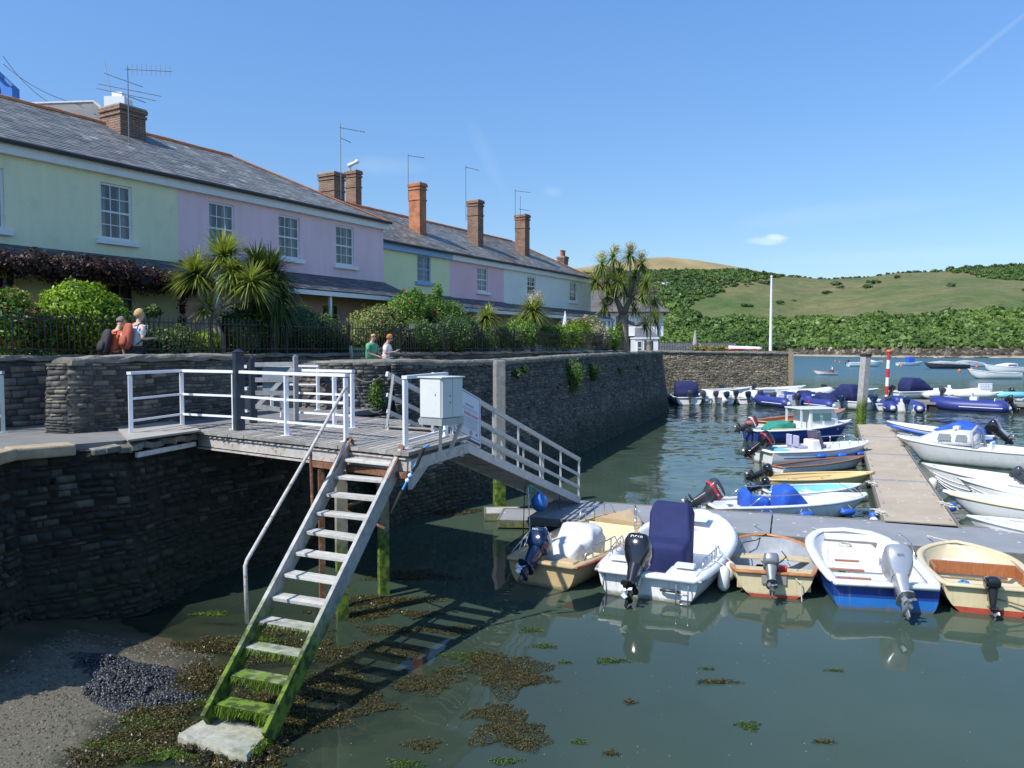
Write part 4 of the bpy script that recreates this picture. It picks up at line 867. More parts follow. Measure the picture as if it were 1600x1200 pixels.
# ================================================================== LANDING: deck, rails, gate, stairs, gangway
rng4 = random.Random(3)
def woodm(name, col, weed=None, wl=0, dirt=(.12,.11,.09), var=.22, rough=.85):
    m, n, p, o = newmat(name); pos, xyz = wpos(n)
    c = ramp(n, attr(n, 'rnd'), [(0, tuple(x*.72 for x in col)), (1, tuple(min(.9, x*1.2) for x in col))])
    c = mixc(n, 1.0, c, ramp(n, noise(n, 7, 6, rough=.75), [(.3, (1-var*1.6,)*3), (.7, (1+var,)*3)]), 'MULTIPLY')
    c = mixc(n, math_(n, 'MULTIPLY', smooth(n, noise(n, 2.6, 6, rough=.7), .54, .7), .5), c, dirt)
    if weed:
        zz = math_(n, 'ADD', xyz[2], math_(n, 'MULTIPLY', math_(n, 'SUBTRACT', noise(n, 5, 5, vec=pos, rough=.7), .5), 1.1)); g = mixc(n, smooth(n, noise(n, 9, 4, vec=pos), .4, .6), (.035,.06,.008), (.13,.21,.015))
        c = mixc(n, smooth(n, zz, wl+.35, wl-.35), c, g)
    n.links.new(c, p.inputs['Base Color']); p.inputs['Roughness'].default_value = rough; bump(n, p, noise(n, 30, 5, rough=.7), .5, .01); MATS[name] = m; return m
plank = woodm('weathered_plank', (.34,.32,.285)); tread_m = woodm('stair_tread_wood', (.50,.485,.44), weed=1, wl=.75, dirt=(.25,.23,.18), var=.15); string_m = woodm('stair_stringer', (.52,.51,.48), weed=1, wl=1.05, dirt=(.16,.13,.09))
pile_m = woodm('weedy_timber', (.30,.27,.21), weed=1, wl=1.2); rust = M('rusty_steel', (.20,.085,.04), .85, .35, 9, dirt=(.5,.46,.42), dirt_amt=.6, bmp=.5); rustw = M('rusty_white_steel', (.50,.47,.43), .6, .2, 5, dirt=(.26,.09,.03), dirt_amt=1.0, bmp=.2)
railw = M('white_rail_paint', (.82,.82,.86), .35, .04, 6, dirt=(.5,.4,.3), dirt_amt=.15); grey_al = M('galvanised_aluminium', (.50,.50,.49), .45, .12, 6, metal=.25, dirt=(.34,.33,.31), dirt_amt=.4); navy = M('navy_gate_paint', (.022,.034,.050), .45, .2, 8, dirt=(.10,.11,.14), dirt_amt=.4)
greyw = woodm('grey_gate_wood', (.26,.27,.29), dirt=(.10,.10,.11)); rope_b = M('blue_rope', (.05,.28,.62), .8); rope_w = M('pale_rope', (.55,.53,.47), .9, .2, 30); rope_g = M('green_rope', (.08,.36,.28), .8)
DK = 2.75
Fd = [Vector((-5.78,14.35,0)), Vector((-3.75,12.95,0)), Vector((-1.48,11.28,0))]      # front edge of the deck
t = thing('landing_deck', 'weathered grey plank deck on rusty steel beams above the weedy piles', 'deck', (-3.7, 13.5, 0))
d0 = (Fd[2]-Fd[0]).normalized(); L = (Fd[2]-Fd[0]).length; inn_ = Vector((-d0.y*0+.33, .94, 0)).normalized()     # plank direction, back to the wall
g = MB(); k = int(L/.145)
for i in range(k):
    a = Fd[0]+d0*(L*(i+.5)/k)+Vector((0,0,DK-.03)); back = 3.9-.0*i if i < k*.55 else 3.6; yb = min(back, 2.35 if i > k*.62 else back)
    g.bar(a+inn_*rng4.uniform(-.02,.01), a+inn_*yb, L/k*.80, .055)
g.build('planks', plank, t, world=True)
g = MB(); o1 = inn_*.10
for o_, m_ in ((inn_*.09, 0), (inn_*1.2, 1), (inn_*2.1, 1)):
    A_ = Fd[0]+o_+Vector((.05,-.02,DK-.20)); B_ = Fd[2]+o_+Vector((-.05,.02,DK-.20)); g.bar(A_, B_, .05, .17); g.bar(A_-Vector((0,0,.12)), B_-Vector((0,0,.12)), .11, .025); g.bar(A_+Vector((0,0,.095)), B_+Vector((0,0,.095)), .11, .02)
A_ = Fd[2]+o1+Vector((-.03,0,DK-.2)); g.bar(A_, A_+inn_*2.2, .05, .17); g.build('steel_beam', rustw, t, world=True)
g = MB(); g.bar(Fd[0].lerp(Fd[2],.62)-inn_*.03+Vector((0,0,DK-.33)), Fd[2]-inn_*.03+Vector((0,0,DK-.33)), .04, .09); g.build('stair_hanger', rust, t, world=True)
for (x, y, w_) in ((-2.66,12.25,.17), (-2.22,13.55,.17), (-3.05,12.6,.09)):
    g = MB(); g.box((x, y, 1.0), (w_, w_, 3.1), Matrix.Rotation(.4, 3, 'Z')); g.build('pile', rust if w_ < .15 else pile_m, t, world=True)
g = MB(); g.bar((-2.66,12.25,1.75), (-2.22,13.55,1.75), .025, .04); g.bar((-2.66,12.25,1.75), (-1.9,11.75,1.55), .02, .03); g.build('brace', rust, t, world=True)
g = MB(); g.prism([(-6.1,12.55),(-5.55,14.1),(-5.8,14.45),(-6.9,16),(-7.3,14.6)], PAVE+.002, PAVE+.035); tag(g.build('landing_apron', M('pale_concrete', (.36,.34,.30), .9, .12, 3, bmp=.3)), kind='structure')
def railing(name, label, posts, joins, H=1.06, mat=railw, pr=.032, rr=.02, base=DK, feet=True, ks=(1, .58, .22), mids='rail', top_flat=True, group=None):
    P = [Vector((p[0], p[1], base if len(p) < 3 else p[2])) for p in posts]; t = thing(name, label, 'railing', tuple(P[0]), 0, group)
    for p in P:
        g = MB(); g.box(p+Vector((0,0,H/2-.02)), (pr*2, pr*2, H-.04), Matrix.Rotation(.6, 3, 'Z'))
        if feet: g.box(p+Vector((0,0,.006)), (.16, .12, .012), Matrix.Rotation(.6, 3, 'Z'))
        g.build('post', mat, t, world=True)
    for i, j in joins:
        a, b_ = P[i], P[j]
        for q, k_ in enumerate(ks):
            g = MB(); e = (b_-a).normalized()*.03 if q == 0 else Vector((0,0,0))
            if q == 0: g.bar(a+Vector((0,0,H*k_))-e, b_+Vector((0,0,H*k_))+e, .085, .05)
            else: g.bar(a+Vector((0,0,H*k_)), b_+Vector((0,0,H*k_)), rr*1.5, rr*1.9)
            g.build('top_rail' if q == 0 else 'rail', mat, t, world=True)
    return t
pf = [tuple(gz(205,679,PAVE)[:2]), tuple(gz(285,666,PAVE)[:2])]+[tuple(gz(x, y, DK)[:2]) for x, y in ((366,671),(448,681),(541,690))]
railing('railing', 'white tubular railing along the front edge of the landing', pf, [(0,1),(1,2),(2,3),(3,4)])
pb = [tuple(gz(x, y, DK)[:2]) for x, y in ((551,669),(523,667),(441,661))]
railing('railing', 'white railing at the back of the landing beside the gate and chain', pb, [(0,1),(1,2)])
railing('railing', 'short white railing farther back between the gate and the lit wall end', [tuple(gz(x, y, DK)[:2]) for x, y in ((497,641),(425,640))], [(0,1)])
pr_ = [(-1.58,11.72), (-1.12,13.35)]
railing('railing', 'short white railing at the right end of the landing beside the grey cabinet', pr_, [(0,1)], ks=(1,.10))
railing('railing', 'end of a grey green railing at the left edge of the picture', [tuple(gz(5,676,PAVE)[:2]), (-10.6,13.9), (-12.2,13.7)], [(0,1),(1,2)], mat=M('grey_green_rail', (.45,.52,.50), .5), ks=(1,.62,.28))
# gate
gp0 = gz(374, 672, DK); gp1 = gz(396, 661, DK); gp2 = gz(463, 664, DK)
t = thing('gate_post', 'stout square navy post with pyramid cap at the head of the landing', 'post', tuple(gp0)); g = MB(); Hh = 1.42
g.box(gp0+Vector((0,0,Hh/2)), (.165,.165,Hh), Matrix.Rotation(.65, 3, 'Z')); g.build('shaft', navy, t, world=True, bevel=.01)
g = MB(); R_ = Matrix.Rotation(.65, 3, 'Z'); c = gp0+Vector((0,0,Hh)); g.add([c+R_ @ Vector((x*.092,y*.092,.0)) for x, y in ((-1,-1),(1,-1),(1,1),(-1,1))]+[c+Vector((0,0,.06))], [(0,1,4),(1,2,4),(2,3,4),(3,0,4),(3,2,1,0)]); g.build('cap', navy, t, world=True)
t = thing('timber_gate', 'open grey timber gate with diagonal brace and blue back panel', 'gate', tuple(gp1))
for p, h_, w_, m_ in ((gp1, 1.28, .13, navy), (gp2, 1.33, .085, greyw)):
    g = MB(); g.box(p+Vector((0,0,h_/2)), (w_,w_,h_), Matrix.Rotation(.6, 3, 'Z')); g.tube([p+Vector((0,0,h_)), p+Vector((0,0,h_+.03))], w_*.45, 8); g.build('stile', m_, t, world=True, bevel=.008)
for z in (1.16, .86, .60, .34):
    g = MB(); a, b_ = gp1+Vector((0,0,z)), gp2+Vector((0,0,z+(.02 if z > .5 else -.08))); g.bar(a, b_, .03, .09); g.build('rail', greyw, t, world=True)
g = MB(); g.bar(gp1+Vector((0,.02,.25)), gp2+Vector((-.05,.02,1.1)), .03, .09); g.build('brace', greyw, t, world=True)
g = MB(); off = Vector((0,.09,0)); a, b_ = gp1.lerp(gp2,.2)+off, gp1.lerp(gp2,.82)+off; g.bar(a+Vector((0,0,.86)), b_+Vector((0,0,.86)), .015, .52); g.build('panel', M('blue_grey_panel', (.16,.24,.30), .5, .1), t, world=True)
for k in range(3):
    p = gp0.lerp(gp1, .5)+Vector((0,-.02,.30+.42*k)); g = MB(); g.box(p, (.05,.02,.06)); g.build('hinge', railw, t, world=True)
# chain between back rail and gangway
g = MB(); a = Vector((*pb[0], DK+1.0)); gwl = Vector((-2.38,14.45,DK+.98))
for s_ in (.12, .5):
    n_ = 46
    q = [a.lerp(gwl+Vector((0,0,0 if s_ < .2 else -.62)), i/n_)-Vector((0,0,s_*4*(i/n_)*(1-i/n_)*(1 if s_ < .2 else .55))) for i in range(n_+1)]
    for i in range(n_):
        v = (q[i+1]-q[i]); e = v.normalized().orthogonal() if i % 2 else Vector((0,0,1)).cross(v.normalized()); g.tube([q[i]+v*.1+e*.010, q[i]+v*1.0+e*.010, q[i]+v*1.0-e*.010, q[i]+v*.1-e*.010], .0045, 4, closed=True)
tag(g.build('safety_chain', M('old_chain', (.22,.19,.13), .6, .2, metal=.5)), 'rusty double chain slung across the top of the gangway', 'chain')
# ---- staircase
t = thing('timber_staircase', 'steep open timber staircase going down from the deck, its lower treads green with weed', 'staircase', (-2.9, 9.5, 0))
TL, TR = gz(541, 716, 2.58), gz(617, 729, 2.52); BL, BR = gz(345, 1096, .30), gz(432, 1118, .26)
nT = 12; sd = (TR-TL).normalized()
for i in range(nT):
    f_ = i/(nT-1); a = TL.lerp(BL, f_); b_ = TR.lerp(BR, f_); dwn = (BL-TL); dwn = Vector((dwn.x, dwn.y, 0)).normalized(); z = lerp(2.56, .30, f_)
    a = Vector((a.x, a.y, z)); b_ = Vector((b_.x, b_.y, z)); c = (a+b_)/2; dd = (b_-a); dd.z = 0; a, b_ = c-dd*.5, c+dd*.5; g = MB()
    perp = Vector((-dd.y, dd.x, 0)).normalized(); sag = rng4.uniform(-.006,.006)
    for o_ in (-.055, .055): g.bar(a+perp*(o_*-1)+Vector((0,0,sag)), b_+perp*(o_*-1)-Vector((0,0,sag)), .10, .045)
    g.build('tread', tread_m, t, world=True, bevel=.006)
    if i > 7:                                                        # weed hanging from the tread nosing
        V = []; Q = []; rr = []; nn = [0,0,0,0,0,0,0,0,120,220,380,620][i]
        for q in range(nn):
            p = a.lerp(b_, rng4.random())-perp*(.11+rng4.uniform(-.02,.03))+Vector((0,0,.015)); l = rng4.uniform(.02,.075)*(1 if i < 10 else 1.6)*(1+.8*mnoise.noise(p*9)); w_ = Vector((rng4.uniform(-1,1),rng4.uniform(-1,1),0))*.006; dp = -perp*rng4.uniform(.0,.05)
            b0 = len(V); V += [tuple(p-w_), tuple(p+w_), tuple(p+w_*.6+dp-Vector((0,0,l))), tuple(p-w_*.6+dp-Vector((0,0,l)))]; Q.append((b0,b0+1,b0+2,b0+3)); rr.append(rng4.random())
        npmesh('weed', V, Q, leafmat('green_weed', [(.03,.06,.005), (.09,.16,.01), (.17,.25,.02)], .3), rr, t)
for sgn, A_, B_ in ((-1, TL, BL), (1, TR, BR)):
    dn = (B_-A_).normalized(); o_ = (TR-TL).normalized()*.035*sgn; a = A_-dn*.22+o_+Vector((0,0,.02)); b_ = B_+dn*.28+o_+Vector((0,0,.02)); g = MB(); g.bar(a, b_, .055, .26); st = g.build('stringer', string_m, t, world=True, bevel=.008)
    g = MB(); g.bar(a+Vector((0,0,.135)), a+(b_-a)*.16+Vector((0,0,.135)), .09, .02); g.tube([a-dn*.02+Vector((0,.02,.11)), a-dn*.09+Vector((0,.06,.02)), a-dn*.1+Vector((0,.06,-.1))], .03, 8); g.build('steel_strap', rust, t, world=True)
hr0 = Vector((*pf[-1], DK+.86)); hr1 = gd(383, 884, 9.30); hr2 = gd(386, 974, 9.28); mid = hr0.lerp(hr1, .42)
g = MB(); g.tube([hr0+Vector((.02,-.02,0)), hr0+Vector((.0,-.08,-.01)), mid, hr1+Vector((.01,.05,.06)), hr1, hr2], .024, 8); g.build('handrail', rustw, t, world=True, smooth=True)
g = MB(); g.tube([mid, mid+Vector((.02,-.0,-.85))], .022, 8); g.build('handrail_post', rust, t, world=True)
# slab at the foot
t = thing('concrete_slab', 'pale concrete slab with weedy edges at the foot of the staircase', 'slab', (-3.2, 8.7, 0))
cs_ = [gz(276,1146,.12), gz(340,1112,.12), gz(432,1136,.12), gz(384,1182,.12)]; rg5 = random.Random(6); ring = []
for i in range(4):
    for k in range(7): q = cs_[i].lerp(cs_[(i+1)%4], k/7); ring.append(Vector((q.x+rg5.uniform(-.012,.012), q.y+rg5.uniform(-.012,.012), 0)))
ctr = sum(ring, Vector())/len(ring); g = MB()
g.loft([[Vector((q.x,q.y,-.45)) for q in ring], [Vector((q.x,q.y,.085)) for q in ring], [Vector((*ctr.lerp(q,.965)[:2],.12+rg5.uniform(-.006,.006))) for q in ring]]); g.build('slab', woodm('weedy_concrete', (.37,.36,.30), weed=1, wl=-.08, dirt=(.22,.26,.06)), t, world=True)
rgx = np.random.default_rng(3); BL_ = []
for i in range(26):
    q = cs_[1+(i % 3)].lerp(cs_[(2+(i % 3)) % 4], rg5.random()); BL_.append(((q.x+rg5.uniform(-.06,.14), q.y+rg5.uniform(-.1,.1), .03), (.10,.10,.05)))
kelp = leafmat('brown_wrack', [(.010,.010,.005), (.035,.030,.010), (.085,.070,.020), (.17,.14,.045)], .1, .35)
V, Q, r = leaf_arrays(BL_, 5200, .04, rgx, core=.7, wr=.35); npmesh('wrack', V, Q, kelp, r, t)
BL_ = [((*cs_[1].lerp(cs_[2], f_)[:2], .10), (.13, .09, .05)) for f_ in (.1,.3,.5,.7,.9)]+[((*cs_[2].lerp(cs_[3], f_)[:2], .08), (.09, .11, .05)) for f_ in (.1,.4,.7)]
V, Q, r = leaf_arrays(BL_, 3600, .035, rgx, core=.75, wr=.3); npmesh('weed', V, Q, MATS['green_weed'], r, t)
# ---- grey electrical cabinet on its bracket
R_ = Matrix.Rotation(math.atan2(d0.y, d0.x), 3, 'Z')
cb0 = gd(690, 660, 11.0); W_, D_, H_ = .40, .46, .56; base_z = 3.17
t = thing('electric_cabinet', 'pale grey twin door electrical cabinet on angled brackets outboard of the deck', 'cabinet', (cb0.x, cb0.y, base_z), math.atan2(d0.y, d0.x))
cabm = M('cabinet_grey', (.66,.68,.66), .45, .04, 3, dirt=(.5,.5,.46), dirt_amt=.3); stg = M('dull_steel', (.40,.42,.42), .5, .15, 6, metal=.3)
g = MB(); g.b2(-W_, 0, 0, D_, .09, H_+.09); g.build('housing', cabm, t, bevel=.006)
g = MB(); g.b2(-W_+.012, -.012, -.012, -.001, .10, H_+.08); g.build('door', cabm, t, bevel=.003)
g = MB(); g.b2(.001, .012, .012, D_/2-.004, .10, H_+.08); g.build('side_door', cabm, t, bevel=.003); g = MB(); g.b2(.001, .012, D_/2+.004, D_-.012, .10, H_+.08); g.build('side_door', cabm, t, bevel=.003)
g = MB(); g.b2(-W_-.03, .03, -.03, D_+.03, H_+.092, H_+.11); g.build('lid', cabm, t, bevel=.004)
g = MB(); g.b2(-W_-.01, .012, -.012, D_+.01, -.01, .085); g.build('plinth', stg, t)
g = MB()
for q in ((-.10,-.014,.42), (.014,D_/2-.06,.40), (.014,D_/2-.06,.31)): g.ball(q, .010, 8)
g.build('lock', dark, t)
for a_, b_ in (((-.02,.0,.0),(-.13,.12,-.52)), ((.0,D_-.02,.0),(-.24,D_-.05,-.50)), ((-W_,.2,.02),(-W_-.2,.2,.02))):
    g = MB(); g.bar(a_, b_, .045, .04); g.build('bracket', stg, t)
g = MB(); g.tube([(-.22,D_/2,0),(-.24,D_/2,-.35),(-.3,D_/2+.1,-.5)], .012, 6); g.build('cable', dark, t)
t = thing('furled_rope', 'black and blue rope end hanging off the deck corner', 'rope', (-1.35,11.1,2.5))
A_ = gd(662,700,11.2); B_ = gd(610,803,10.9)
g = MB(); g.tube([A_, A_.lerp(B_,.25)+Vector((.01,0,-.02)), A_.lerp(B_,.36)], [.028,.03,.02], 8); g.tube([A_.lerp(B_,.66), A_.lerp(B_,.8), B_], [.03,.022,.006], 8); g.build('sleeve', dark, t, world=True)
g = MB(); g.tube([A_+Vector((.08,0,.05)), A_, A_.lerp(B_,.3), A_.lerp(B_,.64)], .018, 6); g.build('blue_rope', rope_b, t, world=True)
g = MB(); g.ball(A_.lerp(B_,.42), .032, 10); g.ball(A_.lerp(B_,.50), .032, 10); g.build('bead', railw, t, world=True)
# ---- gangway
G0n, G1n = Vector((-1.40,13.95,DK+.02)), Vector((1.66,19.35,.50)); G0r, G1r = Vector((-2.28,14.45,DK+.02)), Vector((.80,19.8,.50)); gd0 = (G1n-G0n).normalized()
t = thing('gangway', 'grey aluminium gangway sloping down from the landing to the pontoon', 'gangway', tuple(G0n))
for a, b_ in ((G0n, G1n), (G0r, G1r)):
    g = MB(); g.bar(a, b_, .05, .17); g.build('stringer', grey_al, t, world=True)
    g = MB(); g.bar(a+Vector((0,0,1.0)), b_+Vector((0,0,1.0)), .055, .09); g.build('handrail', grey_al, t, world=True)
    for h_ in (.62, .32): g = MB(); g.bar(a+Vector((0,0,h_)), b_+Vector((0,0,h_)), .03, .07); g.build('rail', grey_al, t, world=True)
    for k in range(7):
        p = a.lerp(b_, k/6*.985+.005); g = MB(); g.bar(p+Vector((-.03 if k == 0 else 0,0,.02)), p+Vector((.10 if k == 0 else .01,0,1.0)), .045, .065, up=(0,1,0)); g.build('post', grey_al, t, world=True)
g = MB(); nn = 46
for i in range(nn):
    a = G0n.lerp(G1n, (i+.5)/nn)+Vector((0,0,.05)); b_ = G0r.lerp(G1r, (i+.5)/nn)+Vector((0,0,.05)); g.bar(a, b_, .11, .03, up=(gd0.cross((b_-a).normalized()))*-1)
g.build('deck', plank, t, world=True)
g = MB()
for i in range(0, 13):
    a = G0n.lerp(G1n, i/12)-Vector((0,0,.06)); b_ = G0r.lerp(G1r, i/12)-Vector((0,0,.06)); g.bar(a, b_, .05, .08)
g.build('cross_bar', grey_al, t, world=True)
g = MB(); p = G0n+Vector((-.1,-.1,-.35)); g.bar(Fd[2]+Vector((.0,.15,DK-.45)), G0n+Vector((.05,-.2,-.28)), .06, .22); g.build('hinge_plate', stg, t, world=True)
# notice on the gangway
t = thing('notice_board', 'white notice with navy border and red heading fixed to the upper gangway rail', 'sign', tuple(G0n.lerp(G1n,.02)))
sp0 = G0n.lerp(G1n, -.0)+gd0*.62; ex = Vector((gd0.x, gd0.y, 0)).normalized(); nrm = Vector((ex.y, -ex.x, 0)); slope_ = gd0.z/math.hypot(gd0.x, gd0.y); Ws, Hs_ = .95, .95
def sp(u, v, o=0): return sp0+ex*u+Vector((0,0,.10+v+u*slope_))+nrm*(.045+o)
def quad(u0, u1, v0, v1, o, m_, nm_, th=.003):
    g = MB(); f_ = [sp(u0,v0,o), sp(u1,v0,o), sp(u1,v1,o), sp(u0,v1,o)]; bk = [q-nrm*th for q in f_]; g.add(f_+bk, [(0,1,2,3),(7,6,5,4),(0,4,5,1),(1,5,6,2),(2,6,7,3),(3,7,4,0)]); return g.build(nm_, m_, t, world=True)
signw = M('sign_white', (.62,.68,.76), .4, .02); signn = M('sign_navy', (.02,.03,.11), .4); signr = M('sign_red', (.62,.05,.05), .4); signg = M('sign_grey_ink', (.22,.25,.33), .5)
quad(0, Ws, 0, Hs_, 0, signw, 'panel', .02)
g = MB()
for u0, u1_, v0, v1 in ((.03,Ws-.03,.115,.127), (.03,Ws-.03,Hs_-.04,Hs_-.028), (.03,.042,.127,Hs_-.04), (Ws-.042,Ws-.03,.127,Hs_-.04), (.0,Ws-.02,.02,.075)):
    f_ = [sp(u0,v0,.002), sp(u1_,v0,.002), sp(u1_,v1,.002), sp(u0,v1,.002)]; g.add(f_, [(0,1,2,3)])
g.build('border', signn, t, world=True)
Mtx = WM[t.name].inverted() @ Matrix.Translation(sp(0,0,.003)) @ Matrix(((ex.x,0,nrm.x,0),(ex.y,0,nrm.y,0),(slope_,1,0,0),(0,0,0,1)))
def stext(s_, u, v, sz, m_, nm_='lettering'): return text_mesh(s_, sz, m_, nm_, t, Mtx @ Matrix.Translation((u, v, 0)))
stext('DORIA BOAT', .62, .53, .085, signr); stext('IMPORTANT', .56, .70, .05, signg)
g = MB(); rr_ = random.Random(2)
for k, v in enumerate((.635, .60, .46, .43, .395, .365, .33, .30, .27)):
    u = .10
    while u < Ws-.12:
        l = rr_.uniform(.02,.07); f_ = [sp(u,v,.0025), sp(min(u+l,Ws-.1),v,.0025), sp(min(u+l,Ws-.1),v+.012,.0025), sp(u,v+.012,.0025)]; g.add(f_, [(0,1,2,3)]); u += l+.014
g.build('small_print', signg, t, world=True)
for u, v, rad, m_ in ((.15,.20,.028,signg), (.60,.20,.042,signr), (.80,.205,.026,signg)):
    g = MB(); n_ = 20; pts_ = [sp(u+rad*math.cos(2*math.pi*i/n_), v+rad*math.sin(2*math.pi*i/n_), .004) for i in range(n_)]; g.tube(pts_, .004, 4, closed=True); g.tube([sp(u, v-rad*.5,.004), sp(u,v+rad*.5,.004)], .006, 4); g.build('symbol', m_, t, world=True)
# gangway accessories
bp = gd(843, 785, 17.0); t = thing('mooring_buoy', 'round blue inflatable buoy tied under the gangway with green rope', 'buoy', tuple(bp))
g = MB(); g.ball(bp, (.185,.185,.20), 20); g.ball(bp+Vector((0,0,.2)), .05, 10); g.build('ball', M('buoy_blue', (.03,.16,.48), .4, .1, 4), t, world=True, smooth=True)
g = MB(); q = gd(825, 762, 16.9); g.tube([bp+Vector((0,0,.24)), q+Vector((.05,0,.05)), q], .014, 6)
for i in range(7): g.tube([q+Vector((rng4.uniform(-.05,.05),0,.05)), q+Vector((rng4.uniform(-.08,.12),0,-.06)), q+Vector((rng4.uniform(-.04,.1),0,-.2-rng4.uniform(0,.12)))], .008, 5)
g.build('green_rope', rope_g, t, world=True)
g = MB(); g.tube([q, gd(829,850,16.2)+Vector((0,0,0)), gd(828,870,15.0)], .012, 5); a = gd(829,828,15.6)
for x, y in ((800,862),(812,872),(836,872)): g.tube([a, gd(x, y, 14.8)], .010, 5)
g.build('bridle', rope_w, t, world=True)
g = MB(); a = G0n.lerp(G1n, .56); g.tube([a-Vector((0,0,.05)), Vector((a.x-.05, a.y-.2, 1.1)), Vector((a.x-.08, a.y-.3, .05))], .010, 5); tag(g.build('hanging_line', dark), 'thin dark line hanging from the middle of the gangway into the water', 'rope')
g = MB(); a = G0n.lerp(G1n, .82); g.tube([a-Vector((0,0,.05)), Vector((a.x, a.y-.1, .5))], .014, 5); tag(g.build('hanging_line', M('navy_rope', (.03,.05,.12), .8)), 'navy line hanging from the lower end of the gangway', 'rope')
# ---- timber piles and marks
def pile(label, px, pyt, d, w_, zb=-1.5, lean=(0,0), m=pile_m, name='timber_pile', cap=None):
    p = gd(px, pyt, d); t = thing(name, label, 'pile', (p.x, p.y, 0)); g = MB()
    rings = []
    for z, k_ in ((zb,1.0),(.8,1.0),(2.0,.98),(p.z-.03,.97),(p.z,.93)):
        f_ = (z)/p.z; rings.append([Vector((sx*w_/2*k_+lean[0]*(f_-1), sy*w_/2*k_+lean[1]*(f_-1), z)) for sx, sy in ((-1,-1),(1,-1),(1,1),(-1,1))])
    g.loft([[Matrix.Rotation(.35,3,'Z') @ v for v in r_] for r_ in rings]); g.build('shaft', m, t, bevel=.015)
    if cap: g = MB(); g.box((0,0,p.z+.03), (w_*1.08,w_*1.08,.12), Matrix.Rotation(.35,3,'Z')); g.build('cap', cap, t)
    return t
pile('tall square weathered pile standing behind the upper gangway', 780, 563, 20.4, .27, m=woodm('pale_pile', (.30,.29,.26), weed=1, wl=1.1, dirt=(.14,.13,.11)))
pile('square grey pile with black cap at the far end of the brown pontoon', 1353, 556, 39.7, .36, lean=(.30,0), cap=dark, m=woodm('silver_pile', (.46,.45,.42), weed=1, wl=1.6, dirt=(.25,.23,.19)))
p = gd(1389, 549, 62); t = thing('channel_marker', 'slender red and white banded marker pole beyond the inflatables', 'marker pole', (p.x, p.y, 0))
mr_ = M('marker_red', (.55,.04,.04), .5); g = MB(); zt = p.z; ks = [0, .9, 1.55, 2.3, 3.1, 3.75]
for i in range(6):
    za = 0 if i == 0 else .55+(zt-.55)*(i-1)/5; zb = .55+(zt-.55)*i/5 if i else .55; g = MB(); g.tube([(-.13+.13*za/zt,0,za),(-.13+.13*zb/zt,0,zb)], .13, 10); g.build('band', mr_ if i % 2 else railw, t)
g = MB(); g.ball((0,0,zt), (.2,.2,.15)); g.build('topmark', M('marker_orange', (.7,.15,.06), .5), t)
p = gd(1204, 540, 83); q = gd(1205.5, 433, 83); t = thing('flagpole', 'tall white flagpole standing on the sunlit far wall', 'flagpole', (p.x, p.y, 3.6))
g = MB(); g.tube([(0,0,0),(.0,0,q.z-3.6)], [.17,.09], 10); g.build('pole', railw, t); g = MB(); g.ball((0,0,q.z-3.55), .13, 10); g.build('finial', railw, t)
p = gd(1539, 621, 66); t = thing('harbour_notice', 'small white printed notice standing over the far pontoon', 'sign', (p.x, p.y, .4))
k_ = 66/F; g = MB(); zc = gd(1539, 605, 66).z-.4; g.box((0,0,zc), (22*k_,.04,12*k_)); g.build('panel', railw, t, bevel=.01)
g = MB(); g.tube([(0,.05,0),(0,.05,zc)], .04, 8); g.build('post', stg, t)
g = MB(); rr_ = random.Random(5)
for k in range(4):
    u = -9*k_+(k in (1,2))*.06
    while u < 8.5*k_-(k in (1,2))*.08: l = rr_.uniform(.08,.22); g.box((u+l/2, -.024, zc+(4-2.6*k)*k_*.95), (l,.004,.045)); u += l+.04
g.build('lettering', signg, t)
# ---- pontoons
def gritm(name, col, spots=True):
    m, n, p_, o = newmat(name); pos, xyz = wpos(n); c = ramp(n, noise(n, 1.2, 5, vec=pos), [(.3, tuple(x*.88 for x in col)), (.7, tuple(x*1.1 for x in col))])
    vo = n.nodes.new('ShaderNodeTexVoronoi'); vo.inputs['Scale'].default_value = 3.3; n.links.new(pos, vo.inputs['Vector']); s_ = math_(n, 'ADD', vo.outputs['Distance'], math_(n, 'MULTIPLY', noise(n, 14, 4, vec=pos), .16))
    if spots: c = mixc(n, smooth(n, s_, .215, .175), c, (.62,.61,.57))
    c = mixc(n, math_(n, 'MULTIPLY', smooth(n, noise(n, 2.3, 6, vec=pos, rough=.7), .55, .7), .3), c, tuple(x*.55 for x in col))
    n.links.new(c, p_.inputs['Base Color']); p_.inputs['Roughness'].default_value = .85; bump(n, p_, noise(n, 60, 3, vec=pos), .3, .005); return m
pgrey = gritm('grey_pontoon', (.27,.28,.295)); pbrown = gritm('tan_pontoon', (.45,.37,.27)); pdark = M('black_float', (.02,.02,.022), .7); pside = woodm('pontoon_side', (.22,.20,.17), weed=1, wl=.05)
PA = Vector((.35, 17.72, 0)); PB = Vector((14.9, 12.62, 0)); pd = (PB-PA).normalized(); pn = Vector((-pd.y, pd.x, 0)); PW = 2.3
def slab(name, label, a, d_, L_, w_, topm, z=.42, cat='pontoon', group=None, secs=1, lip=True):
    t = thing(name, label, cat, (a.x, a.y, 0), math.atan2(d_.y, d_.x), group)
    for i in range(secs):
        g = MB(); g.b2(L_*i/secs+.015, L_*(i+1)/secs-.015, .05, w_-.05, z-.06, z); g.build('decking', topm, t, bevel=.006)
    g = MB(); g.b2(0, L_, 0, .045, z-.16, z+.015); g.b2(0, L_, w_-.045, w_, z-.16, z+.015); g.b2(0, .045, .05, w_-.05, z-.16, z+.012); g.b2(L_-.045, L_, .05, w_-.05, z-.16, z+.012); g.build('edging', pside, t)
    g = MB(); k = max(1, int(L_/2.4))
    for i in range(k): g.b2(L_*(i+.1)/k, L_*(i+.9)/k, .12, w_-.12, -.35, z-.17)
    g.build('float', pdark, t, bevel=.03); return t
